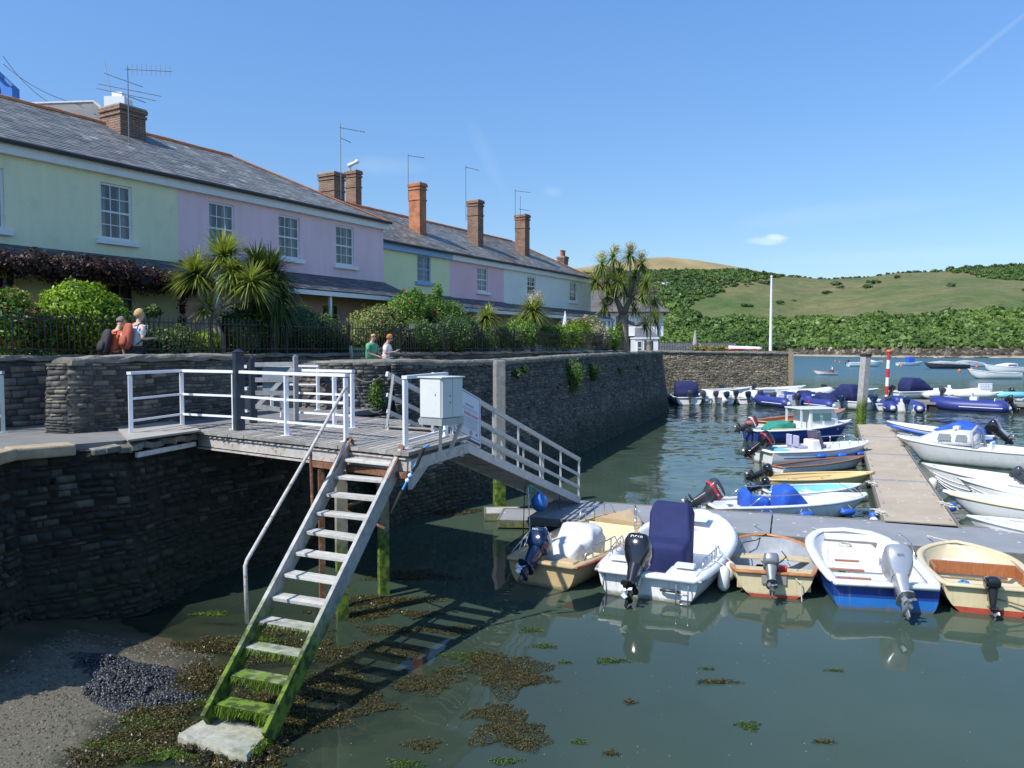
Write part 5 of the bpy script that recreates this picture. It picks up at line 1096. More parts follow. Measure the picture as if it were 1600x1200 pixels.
slab('walkway_pontoon', 'long grey floating walkway running across behind the nearest boats', PA+pn*0, pd, 15.6, PW, pgrey, secs=3)
nf = Vector((math.sin(R(22)), math.cos(R(22)), 0)); FA = Vector((8.12, 17.75, 0)) ; fr_ = Vector((nf.y, -nf.x, 0))
fx0 = gz(1378, 816.5, .42); fx1 = gz(1500, 827, .42); fy0 = gz(1338, 662, .42); nf = (fy0-fx0).normalized(); Lf = (fy0-fx0).length
tf = thing('finger_pontoon', 'long tan topped finger pontoon leading away to the square pile', 'pontoon', (fx0.x, fx0.y, 0), math.atan2(nf.y, nf.x)); wf = 1.55
for i in range(4):
    a, b_ = Lf*i/4, Lf*(i+1)/4; g = MB(); g.b2(a+.35 if i else a+.02, b_-.02, -wf+.06, -.06, .34, .42); g.build('decking', pbrown, tf, bevel=.006)
    if i: g = MB(); g.b2(a, a+.33, -wf+.06, -.06, .33, .41); g.build('joint_plate', pgrey, tf)
g = MB(); g.b2(0, Lf, -.05, 0, .26, .43); g.b2(0, Lf, -wf, -wf+.05, .26, .43); g.b2(Lf, Lf+.05, -wf, 0, .26, .43); g.build('edging', pside, tf)
g = MB()
for i in range(9): g.b2(Lf*(i+.1)/9, Lf*(i+.9)/9, -wf+.12, -.12, -.35, .25)
g.build('float', pdark, tf, bevel=.03)
g = MB()
for i in range(15):
    for y in (-.14, -wf+.14):
        x = Lf*(i+.5)/15; g.box((x, y, .445), (.16,.03,.03)); g.box((x-.05, y, .43), (.03,.04,.02)); g.box((x+.05, y, .43), (.03,.04,.02))
g.build('cleats', stg, tf)
# ropes and fenders piled along the finger edge
for k, (x, y, lbl) in enumerate(((1.1, .02, 'tangle of pale mooring rope on the near left edge of the tan pontoon'), (5.2, .02, 'tangle of pale rope on the left edge halfway along the tan pontoon'), (2.6, -wf, 'tangle of pale rope on the near right edge of the tan pontoon'))):
    t = WM[tf.name] @ Vector((x, y, .46)); g = MB(); rr_ = random.Random(k+20); pts_ = []
    for i in range(60): pts_.append(t+Vector((rr_.uniform(-.12,.12), rr_.uniform(-.45,.45), rr_.uniform(-.08,.07))))
    sm = [pts_[0]]
    for i in range(1, 59): sm.append((pts_[i-1]+pts_[i]+pts_[i+1])/3)
    g.tube(sm, .014, 5); tag(g.build('rope_tangle', rope_w), lbl, 'rope', 'mooring ropes on the finger pontoon')
def fender(label, p, q, r_, m_, group='fenders'):
    g = MB(); p = Vector(p); q = Vector(q); g.tube([p, p.lerp(q,.08), p.lerp(q,.2), p.lerp(q,.8), p.lerp(q,.92), q], [r_*.25, r_*.7, r_, r_, r_*.7, r_*.25], 12); return tag(g.build('fender', m_, smooth=True), label, 'fender', group)
fblue = M('fender_blue', (.03,.12,.50), .4); fwhite = M('fender_white', (.72,.72,.68), .45, .08, 6, dirt=(.4,.36,.25), dirt_amt=.5)
q = WM[tf.name] @ Vector((.75,.12,.22)); fender('white fender hanging at the corner of the tan and grey pontoons', q+Vector((0,.03,.16)), q-Vector((0,0,.14)), .10, fwhite)
q = WM[tf.name] @ Vector((1.1,.12,.26)); fender('blue fender just behind the white one at the pontoon corner', q+Vector((0,.03,.18)), q-Vector((0,0,.12)), .10, fblue)
q = WM[tf.name] @ Vector((7.0,-wf-.14,.25)); fender('small yellowed fender on the right edge of the tan pontoon', q+Vector((0,0,.2)), q-Vector((0,0,.2)), .12, fwhite)
# small raft and dinghy platform under the gangway
a = gz(762, 792, .35); b_ = gz(930, 800, .35)
slab('floating_raft', 'small grey floating raft tucked beneath the gangway', gz(776, 812, .22), Vector((1,-.10,0)).normalized(), 1.5, 1.4, pgrey, z=.20)
slab('floating_raft', 'narrow pale raft just left of the larger grey raft under the gangway', gz(757, 802, .20), Vector((1,.05,0)).normalized(), .9, .9, M('pale_raft', (.40,.41,.39), .8, .15), z=.175)
# far pontoon behind the inflatables
fp0 = gz(1030, 620, .4); fp1 = gz(1660, 636, .4); fd_ = (fp1-fp0).normalized(); slab('far_pontoon', 'long weathered timber pontoon that the row of inflatables ties up to', fp0, fd_, (fp1-fp0).length, 2.6, woodm('far_planks', (.36,.33,.29)), z=.5)
# ================================================================== GARDENS, RAILINGS, PEOPLE, TERRACE END
def gp(px, w=0):                                                     # point on the garden line (w metres into the garden) seen at column px
    d = ray(px, 543); k = d.x/d.y
    for a, b_ in zip(GLN, GLN[1:]):
        e = (b_-a).normalized(); nn = Vector((-e.y, e.x, 0)); a2, b2 = a+nn*w, b_+nn*w; den = (b2.x-a2.x)-k*(b2.y-a2.y)
        if abs(den) < 1e-9: continue
        t = (k*a2.y-a2.x)/den
        if -.02 <= t <= 1.02: return a2.lerp(b2, t)
    q = GLN[-1]; return Vector((k*q.y, q.y, 0))
def bl(px, py, rx_px, ry_px, w, dr=None):                            # leaf mass seen at (px, py) with these half sizes in pixels
    q = gp(px, w); D = q.y; z = gd(px, py, D).z; r = rx_px*D/F; return ((q.x, q.y, z), (r, dr or r, ry_px*D/F))
lush = leafmat('bright_shrub_leaf', [(.05,.10,.008), (.14,.25,.015), (.26,.40,.025), (.40,.52,.05)], .35)
deep = leafmat('dark_shrub_leaf', [(.018,.042,.012), (.042,.088,.02), (.085,.145,.032), (.15,.22,.06)], .15)
olive = leafmat('olive_shrub_leaf', [(.06,.08,.02), (.15,.19,.05), (.27,.31,.085), (.42,.44,.15)], .25)
midg = leafmat('mid_shrub_leaf', [(.035,.08,.012), (.08,.17,.022), (.15,.27,.035), (.26,.38,.06)], .25)
pale = leafmat('pale_shrub_leaf', [(.10,.10,.05), (.26,.25,.15), (.42,.40,.27), (.55,.53,.38)], .2)
redl = leafmat('red_tip_leaf', [(.10,.02,.012), (.22,.05,.02), (.34,.10,.03)], .2); redf = leafmat('red_petal', [(.35,.02,.02), (.6,.04,.05)], .2); pinkf = leafmat('pink_petal', [(.5,.18,.2), (.7,.4,.4)], .2)
B = bush
B('rose_bush', 'loose red tipped rose bush behind the railings at the left edge', 'bush', [bl(8, 515, 52, 50, .7), bl(60, 520, 26, 42, .6), bl(20, 468, 30, 18, .7)], 4200, .085, midg, 1, flowers=(420, redl, .08), core=.5)
B('round_shrub', 'big rounded bright yellow green shrub beside the walkers', 'bush', [bl(128, 510, 68, 62, .9, .85), bl(126, 474, 50, 34, .9, .7), bl(108, 490, 44, 40, .8, .6), bl(158, 500, 42, 40, .8, .6)], 11000, .085, lush, 2, core=.8, bulk=.2)
B('low_plants', 'mixed low flowering plants behind the railings right of the walkers', 'plants', [bl(250, 535, 32, 22, .5, .4), bl(285, 530, 26, 24, .6, .4), bl(222, 540, 20, 16, .5, .4)], 2600, .07, deep, 3, flowers=(90, leafmat('yellow_petal', [(.6,.4,.03), (.8,.6,.1)], .2), .05), core=.5)
B('fresh_green_shrub', 'small fresh green shrub glowing behind the railings left of the palm trunk', 'bush', [bl(322, 538, 22, 24, .5, .4)], 1500, .07, lush, 4)
B('dark_hedge', 'long dark hedge with scattered red blooms in the shade of the palms', 'hedge', [bl(375, 525, 42, 46, .6, .6), bl(420, 520, 45, 50, .8, .7), bl(465, 518, 45, 46, .8, .7), bl(503, 522, 38, 36, .7, .6), bl(395, 490, 36, 22, .8, .5), bl(532, 540, 22, 22, .6, .5)], 12000, .075, deep, 5, flowers=(260, redl, .06), core=.82)
B('variegated_shrub', 'pale olive leafed shrub in front of the pink verandah', 'bush', [bl(578, 508, 36, 28, 1.0, .7), bl(560, 530, 30, 28, .7, .5), bl(606, 520, 30, 34, .8, .6), bl(600, 492, 24, 18, 1.0, .5)], 7000, .08, olive, 6, core=.7)
B('tall_rose_shrub', 'tall climbing rose shrub with red flowers left of the clipped dark hedge', 'bush', [bl(640, 480, 34, 26, 1.2, .7), bl(622, 500, 28, 30, 1.1, .6), bl(672, 484, 34, 24, 1.2, .6), bl(706, 492, 24, 22, 1.1, .6), bl(684, 460, 8, 18, 1.2, .25), bl(648, 462, 14, 12, 1.2, .3)], 8500, .085, midg, 7, flowers=(60, redf, .12), core=.7)
B('clipped_hedge', 'large dense dark clipped hedge behind the seated couple', 'hedge', [bl(650, 526, 40, 30, .35, .5), bl(695, 524, 42, 34, .45, .6), bl(725, 520, 24, 32, .6, .6)], 9000, .07, deep, 8, core=.88, bulk=.18)
B('rounded_bush', 'dark rounded bush below the small spiky palm', 'bush', [bl(757, 532, 22, 24, .5, .6), bl(740, 530, 16, 22, .5, .5)], 3000, .08, midg, 9, flowers=(40, pinkf, .12))
B('glossy_hedge', 'mid green glossy hedge between the small palms', 'hedge', [bl(808, 524, 28, 26, .55, .7), bl(786, 528, 16, 22, .5, .5), bl(826, 520, 16, 20, .6, .6)], 4200, .09, midg, 10, core=.8)
B('yellow_green_hedge', 'yellow green hedge behind the closed parasol', 'hedge', [bl(858, 526, 26, 20, .6, .7), bl(882, 528, 24, 22, .6, .7), bl(905, 524, 22, 22, .7, .7)], 5200, .10, lush, 11, core=.8)
B('flowering_shrub', 'tall straggly shrub with pale flowers behind the yellow green hedge', 'bush', [bl(902, 508, 26, 12, 1.0, .6), bl(920, 504, 18, 12, 1.2, .6)], 1700, .10, olive, 12, flowers=(60, pinkf, .12), core=.5)
B('pale_mottled_shrub', 'pale mottled round shrub near the tall palm trunk', 'bush', [bl(934, 526, 16, 22, .3, .6)], 2600, .09, pale, 13, core=.8)
B('end_hedge', 'green hedge at the far end of the gardens by the palm trunk', 'hedge', [bl(955, 530, 16, 20, .1, .6), ((6.0,47.5,4.3),(.7,.8,.9))], 2800, .10, midg, 14, core=.8)
B('hanging_basket', 'dark planted basket against the cream house wall', 'hanging basket', [bl(240, 486, 14, 10, 1.6, .25)], 900, .06, deep, 15)
# railings
def rail_panel(s0, s1, label, a=None, b_=None):
    A_ = (rl(s0) if a is None else a)+Vector((0,0,4.1)); B_ = (rl(s1) if b_ is None else b_)+Vector((0,0,4.1)); L_ = (B_-A_).length; e = (B_-A_)/L_; t = thing('iron_railing', label, 'railing', tuple(A_), math.atan2(e.y, e.x), 'black iron garden railings')
    g = MB(); g.b2(0, L_, -.012, .012, .10, .125); g.b2(0, L_, -.012, .012, .70, .725); g.build('rail', ironm, t); g = MB(); n_ = int(L_/.115)
    for i in range(n_):
        x = L_*(i+.5)/n_; g.b2(x-.008, x+.008, -.008, .008, 0, .80); g.lathe([(.008,0),(.016,.02),(.010,.035),(.003,.075)], (x,0,.80), 4)
    g.build('bars', ironm, t); g = MB(); g.b2(-.02, .02, -.02, .02, -.02, .86); g.ball((0,0,.89), .035, 8); g.build('post', ironm, t)
ironm = M('black_iron', (.018,.018,.02), .5)
names = ['at the left edge of the picture', 'in front of the big round shrub', 'behind the two walkers', 'right of the walkers before the low plants', 'in front of the nearer palm trunk', 'before the shaded dark hedge', 'left of the bench and couple', 'right behind the seated couple', 'before the clipped dark hedge', 'below the small spiky palm']
for i in range(10): rail_panel(-16+2.4*i-.0, -13.6+2.4*i, 'black spiked iron railing panel '+names[i])
rail_panel(0, 0, 'black spiked iron railing panel in front of the glossy hedge', rl(8), GLN[2].lerp(GLN[3], .35)); rail_panel(0, 0, 'black spiked iron railing panel by the yellow green hedge', GLN[2].lerp(GLN[3], .35), GLN[3].lerp(GLN[4],.2)); rail_panel(0, 0, 'last black spiked iron railing panel before the tall palm', GLN[3].lerp(GLN[4],.2), GLN[4])
# cordylines / spiky palms
cl1 = leafmat('cordyline_leaf', [(.07,.11,.02), (.17,.23,.045), (.32,.36,.08), (.50,.48,.16)], .25, .35); cl2 = leafmat('dark_cordyline_leaf', [(.02,.045,.015), (.05,.09,.025), (.10,.15,.045), (.20,.25,.09)], .12, .4)
bark = M('palm_bark', (.24,.20,.155), .95, .3, 7, bmp=.9, bscale=30, dirt=(.10,.08,.06), dirt_amt=.6); blos = leafmat('cream_blossom', [(.35,.31,.2), (.55,.50,.35), (.70,.65,.50)], .2)
def palm(name, label, base, trunks, heads, mat, seed, wd=.04, blossoms=(), dead=()):
    t = thing(name, label, 'palm', tuple(base)); rng = np.random.default_rng(seed); g = MB()
    for pts, r0, r1 in trunks: g.tube([Vector(p) for p in pts], [lerp(r0, r1, i/(len(pts)-1)) for i in range(len(pts))], 10)
    g.build('trunk', bark, t, world=True, smooth=True)
    for h in heads: V, Q, r = blade_arrays([h], rng, wd); npmesh('leaf_head', V, Q, mat, r, t)
    for c, n_, s in blossoms: V, Q, r = leaf_arrays([(c, s)], n_, .07, rng, core=.4, bulk=.6); npmesh('flower_spray', V, Q, blos, r, t)
    return t
q0 = gp(345, .5); D0 = q0.y
def h3(px, py, dd=0, D=D0): return tuple(gd(px, py, D+dd))
b0 = gd(345, 553, D0); fk = gd(331, 500, D0)
palm('cordyline_palm', 'forked cordyline with four spiky sunlit leaf heads over the railings', (q0.x, q0.y, GARD), [([(b0.x,b0.y,3.5), gd(343,525,D0), fk], .14, .12), ([fk, gd(318,470,D0), gd(310,440,D0)], .09, .05), ([fk, gd(345,480,D0), gd(362,440,D0), gd(350,405,D0+.2)], .08, .05), ([gd(345,480,D0), gd(378,465,D0-.3), gd(392,445,D0-.3)], .05, .035)],
     [(h3(307,428), 420, .86, .20, -.55, (0,0,1)), (h3(350,402,.2), 460, .92, .20, -.5, (.1,0,1)), (h3(392,442,-.3), 360, .80, .3, -.6, (.3,0,.8)), (h3(322,482,.1), 190, .55, .25, -.5, (-.3,0,1)), (h3(364,425,-.2), 240, .7, .35, -.7, (.2,-.5,.4))], cl1, 21, .055)
D1 = D0+1.3
palm('cordyline_palm', 'darker drooping cordyline partly behind the sunlit forked one', tuple(gd(425, 553, D1)[:2])+(GARD,), [([gd(425,553,D1), gd(430,500,D1), gd(425,440,D1)], .13, .10)],
     [(h3(425,445,0,D1), 700, 1.0, .5, -.9, (0,0,1)), (h3(422,425,0,D1), 360, .95, .2, -.3, (.1,0,1)), (h3(400,412,.2,D1), 300, .8, .2, -.3, (0,0,1)), (h3(430,470,-.3,D1), 260, .8, .5, -.9, (0,-.3,-.2))], cl2, 22, .055)
for (px, py, w, sz, nn, lbl, m_, sd) in ((760, 497, .7, .95, 340, 'small spiky palm above the dark rounded bush', cl1, 23), (832, 487, .8, 1.15, 520, 'bushy small palm with a pale flower spray in front of the white house', cl1, 24)):
    q = gp(px, w); D = q.y; c = gd(px, py, D); palm('small_palm', lbl, (q.x, q.y, GARD), [([Vector((q.x,q.y,3.6)), Vector((c.x,c.y,c.z))], .12, .10)], [(tuple(c), nn, sz, .35, -.45, (0,0,1))], m_, sd, .06, blossoms=[(tuple(gd(838, 468, D)), 700, (.42,.3,.42))] if px > 800 else ())
# tall branching cordyline
D = 45.5; bq = gd(975, 545, D)
heads = [(940,412,60),(958,402,60),(985,398,70),(1003,412,60),(930,438,60),(948,440,60),(968,425,70),(992,430,70),(1010,440,50),(975,455,70),(950,462,50),(1003,462,60),(1022,470,50),(990,480,50),(945,478,40),(1008,505,60),(1024,500,50),(965,440,60),(985,450,60)]
fk = gd(974, 492, D); tr_ = [([Vector((bq.x,bq.y,3.2)), gd(973,525,D), fk], .42, .30), ([fk, gd(962,465,D)], .22, .12), ([fk, gd(985,465,D-.3)], .22, .12), ([gd(973,500,D), gd(995,508,D-.4), gd(1010,500,D-.6)], .12, .07)]
rp = random.Random(31); H_ = []; BS = []
for i, (x, y, n_) in enumerate(heads):
    dd = rp.uniform(-1.2, 1.2); c = gd(x, y, D+dd); src = gd(962, 465, D) if x < 968 else gd(985, 465, D-.3)
    if y > 490: src = gd(1010,500,D-.6)
    m1 = src.lerp(c, .55)+Vector((0,0,-.15)); tr_.append(([src, m1, c], .07, .045)); H_.append((tuple(c), int(n_*2.3), .95, .30, -.8, ((x-975)/60, 0, 1)))
for x, y in ((940,402),(962,392),(985,388),(1003,402),(932,430),(1012,470),(1010,498),(1022,458),(952,425),(1000,440)): BS.append((tuple(gd(x, y-3, D+rp.uniform(-1,.5))), 420, (.36,.36,.32)))
palm('tall_cordyline', 'tall many branched cordyline with cream flower sprays at the end of the promenade', (bq.x, bq.y, 3.3), tr_, H_, cl1, 33, .06, blossoms=BS)
V, Q, r = leaf_arrays([(tuple(gd(966, 530, D-.35)), (.25,.25,.7)), (tuple(gd(966, 515, D-.35)), (.18,.2,.5))], 900, .09, np.random.default_rng(2), core=.5); tt = thing('ivy', 'bright green ivy climbing the tall cordyline trunk', 'climbing plant', tuple(gd(966,545,D-.35))); npmesh('foliage', V, Q, lush, r, tt)
# tufts growing out of the harbour wall
fern = leafmat('wall_tuft_leaf', [(.02,.05,.01), (.05,.11,.02), (.10,.19,.035), (.2,.3,.07)], .25)
def onwall(px, py):
    best = None; k = ray(px, 543).x/ray(px,543).y; cz = 0
    for a, b_ in zip(RW, RW[1:]):
        e = Vector((b_[0]-a[0], b_[1]-a[1], 0)).normalized(); nn = Vector((e.y,-e.x,0))*.22; ax, ay, bx, by = a[0]+nn.x, a[1]+nn.y, b_[0]+nn.x, b_[1]+nn.y; den = (bx-ax)-k*(by-ay)
        if abs(den) > 1e-9:
            t = (k*ay-ax)/den
            if -.01 <= t <= 1.01: q = Vector((ax+(bx-ax)*t, ay+(by-ay)*t, 0)); return gd(px, py, q.y)
    return gd(px, py, 30)
for (px, py, r, n_, lbl) in ((893,582,.55,2600,'largest green tuft growing from the harbour wall'), (925,579,.34,1400,'small green tuft right of the largest wall tuft'), (808,582,.16,300,'tiny yellowish weed on the wall right of the tall pile'), (820,576,.12,200,'tiniest weed just under the wall coping'), (968,578,.14,250,'dark little fern low beyond the green tufts'), (997,574,.14,200,'far little fern near the curved wall end')):
    q = onwall(px, py); B('wall_tuft', lbl, 'plant', [((q.x,q.y,q.z),(r,r*.8,r)), ((q.x+r*.2,q.y-.1,q.z-r*.7),(r*.6,r*.5,r*.8))], n_, .07, fern, int(px), group='tufts on the harbour wall', core=.5, up=.6)
q = gd(585, 612, 19.6); B('wall_tuft', 'bushy green tuft on the shaded wall behind the chain', 'plant', [((q.x,q.y,q.z),(.22,.2,.26)), ((q.x+.05,q.y,q.z-.25),(.2,.2,.25)), ((q.x+.1,q.y,q.z+.2),(.12,.12,.16))], 2200, .05, fern, 77, group='tufts on the harbour wall', core=.5)
# closed parasols, lamp, bollard, terrace things
def parasol(label, px, py0, py1, D, col, zb):
    q = gd(px, py1, D); t = thing('closed_parasol', label, 'parasol', (q.x, q.y, zb)); zt = gd(px, py0, D).z-zb; zl = q.z-zb; k = (zt-zl); g = MB(); r_ = .17*k/1.3
    rings = []
    for z, rr in ((zl,r_*.9),(zl+.15*k,r_*1.15),(zl+.3*k,r_*.95),(zl+.7*k,r_*.6),(zt,.02)): rings.append([Vector((rr*(1+.22*(i%2))*math.cos(i*math.pi/8), rr*(1+.22*(i%2))*math.sin(i*math.pi/8), z)) for i in range(16)])
    g.loft(rings); g.build('canopy', col, t, smooth=True); g = MB(); g.tube([(0,0,0),(0,0,zt+.08)], .03, 8); g.build('pole', wpaint, t)
pw = M('parasol_cloth', (.62,.62,.60), .8, .08, 6); ptn = M('parasol_tan', (.36,.33,.28), .85, .1, 6)
q = gp(883, .9); parasol('closed off white parasol rising from the yellow green hedge', 883, 489, 524, q.y, pw, GARD)
parasol('closed beige parasol on the terrace above the sunlit wall', 1086, 517, 541, 84, ptn, 3.6)
q = gd(1016, 546, 52); zt = gd(1016, 455, 52).z; t = thing('street_lamp', 'black lantern street lamp beside the tall cordyline', 'street lamp', (q.x, q.y, PROM)); H_ = zt-PROM
g = MB(); g.lathe([(.13,0),(.13,.5),(.09,.55),(.07,1.0),(.045,1.1),(.04,H_-.9)], seg=12); g.build('post', ironm, t, smooth=True)
g = MB(); g.tube([(-.3,0,H_-1.05),(.3,0,H_-1.05)], .02, 6); g.build('ladder_bar', ironm, t)
g = MB(); g.lathe([(.10,H_-.85),(.22,H_-.35)], seg=4); g.build('lantern_glass', glassmat('lamp_glass', clear=.7), t)
g = MB(); g.lathe([(.27,H_-.36),(.12,H_-.18),(.03,H_-.1),(.03,H_)], seg=4); g.lathe([(.05,H_-.95),(.12,H_-.86)], seg=4)
for i in range(4): a = i*math.pi/2; g.tube([(.10*math.cos(a),.10*math.sin(a),H_-.86),(.22*math.cos(a),.22*math.sin(a),H_-.35)], .012, 4)
g.build('lantern_frame', ironm, t)
q = gd(1014, 548, 50); t = thing('mooring_post', 'short pale stone post on the wall end below the lamp', 'post', (q.x, q.y, 3.3)); g = MB(); g.lathe([(.17,0),(.17,1.0),(.13,1.08),(.13,1.2),(.17,1.28),(.14,1.42),(0,1.46)], seg=14); g.build('shaft', copm, t, smooth=True)
t = thing('terrace_fence', 'dark slatted fence along the terrace beyond the tall cordyline', 'fence', (15.5, 84, 3.5)); g = MB()
for i in range(48): g.b2(i*.17-.0, i*.17+.07, -.02, .02, 0, 1.25)
g.build('slats', M('grey_slat', (.20,.21,.21), .8), t); g = MB(); g.b2(0, 8.2, .02, .06, .2, .3); g.b2(0, 8.2, .02, .06, 1.0, 1.1); g.build('rail', M('grey_slat', (.20,.21,.21)), t)
t = thing('back_terrace_wall', 'low dark stone wall at the back of the terrace', 'stone wall', (15, 92, 3.4)); V, Q, r = rubble([(13,90),(25.5,92)], 3.2, 4.85, .05, (.3,.8), (.12,.2), .05, 44); npmesh('stones', V, Q, wallm, r, t)
B('terrace_bush', 'small dark bush right of the flagpole on the sunlit wall', 'bush', [((28.4,84,4.3),(1.0,1,.5)), ((27,84,4.2),(.8,.8,.4))], 1500, .16, deep, 51)
B('terrace_planting', 'low mixed planters along the terrace edge behind the beige parasol', 'plants', [((19+i*.9,82.5,4.1+.1*(i%2)),(.45,.4,.35)) for i in range(4)], 1500, .12, olive, 52, flowers=(160, leafmat('orange_petal', [(.6,.22,.04),(.7,.4,.1)], .2), .12))
q = gd(1165, 546, 84); t = thing('upturned_dinghy', 'small white and red dinghy lying on the sunlit wall', 'boat', (q.x, q.y, 3.95)); g = MB(); rings = []
for i in range(9):
    f_ = i/8; b_ = .62*math.sin(math.pi*min(.5,f_*.8+.12))*(1-max(0,f_-.55)**2*3.4); rings.append([Vector((f_*3.6-1.8, b_*math.cos(a), .08+.42*math.sin(a)*(1-.3*f_))) for a in np.linspace(0, math.pi, 9)])
g.loft(rings, closed=True); g.build('hull', wpaint, t, smooth=True); g = MB(); g.bar((-1.8,-.6,.15),(1.0,-.55,.12),.05,.12); g.build('stripe', mr_, t)
q = gd(1138, 547, 84); t = thing('kayak', 'orange kayak lying flat left of the white and red dinghy', 'kayak', (q.x, q.y, 4.0)); g = MB(); g.tube([(-1.2,0,.1),(-.6,0,.12),(.6,0,.12),(1.2,0,.1)], [.04,.2,.2,.04], 10, sq=.6); g.build('hull', M('kayak_orange', (.55,.17,.05), .5), t, smooth=True)
q = gd(1088, 548, 84); t = thing('bistro_chair', 'pale green tubular chair frame on the terrace near the beige parasol', 'chair', (q.x+.1, q.y, 3.7)); g = MB(); g.tube([(-.35,0,0),(-.35,0,.8),(-.2,0,1.0),(.2,0,1.0),(.35,0,.8),(.35,0,0)], .035, 6); g.tube([(-.35,-.4,0),(-.35,-.4,.45),(.35,-.4,.45),(.35,-.4,0)], .03, 6); g.build('frame', M('mint_paint', (.45,.6,.5), .5), t); g = MB(); g.b2(-.33,.33,-.42,0,.44,.47); g.build('seat', M('mint_paint', (.45,.6,.5)), t)
# ------------------------------------------------------------------ seagull
q = gd(1039, 444, 70); t = thing('seagull', 'white gull gliding in front of the wooded hill', 'bird', tuple(q), R(200)); g = MB()
g.tube([(-.28,0,.02),(-.16,0,.01),(0,0,0),(.14,0,.01),(.21,0,.03),(.26,0,.03)], [.02,.06,.085,.06,.045,.012], 8)
for s in (-1, 1):
    b_ = len(g.v); g.loft([[Vector((.10,.04*s,.02)),Vector((-.10,.04*s,.02)),Vector((-.10,.04*s,.0)),Vector((.10,.04*s,.0))],[Vector((.13,.32*s,.16)),Vector((-.05,.32*s,.15)),Vector((-.05,.32*s,.14)),Vector((.13,.32*s,.15))],[Vector((.02,.70*s,.06)),Vector((-.04,.70*s,.05)),Vector((-.04,.70*s,.045)),Vector((.02,.70*s,.055))]])
g.add([(-.26,-.02,.02),(-.26,.02,.02),(-.40,.08,.02),(-.40,-.08,.02)], [(0,1,2,3)]); g.build('body', wpaint, t); g = MB(); g.tube([(.25,0,.03),(.31,0,.02)], [.014,.004], 6); g.build('beak', M('beak_yellow', (.7,.45,.05)), t)
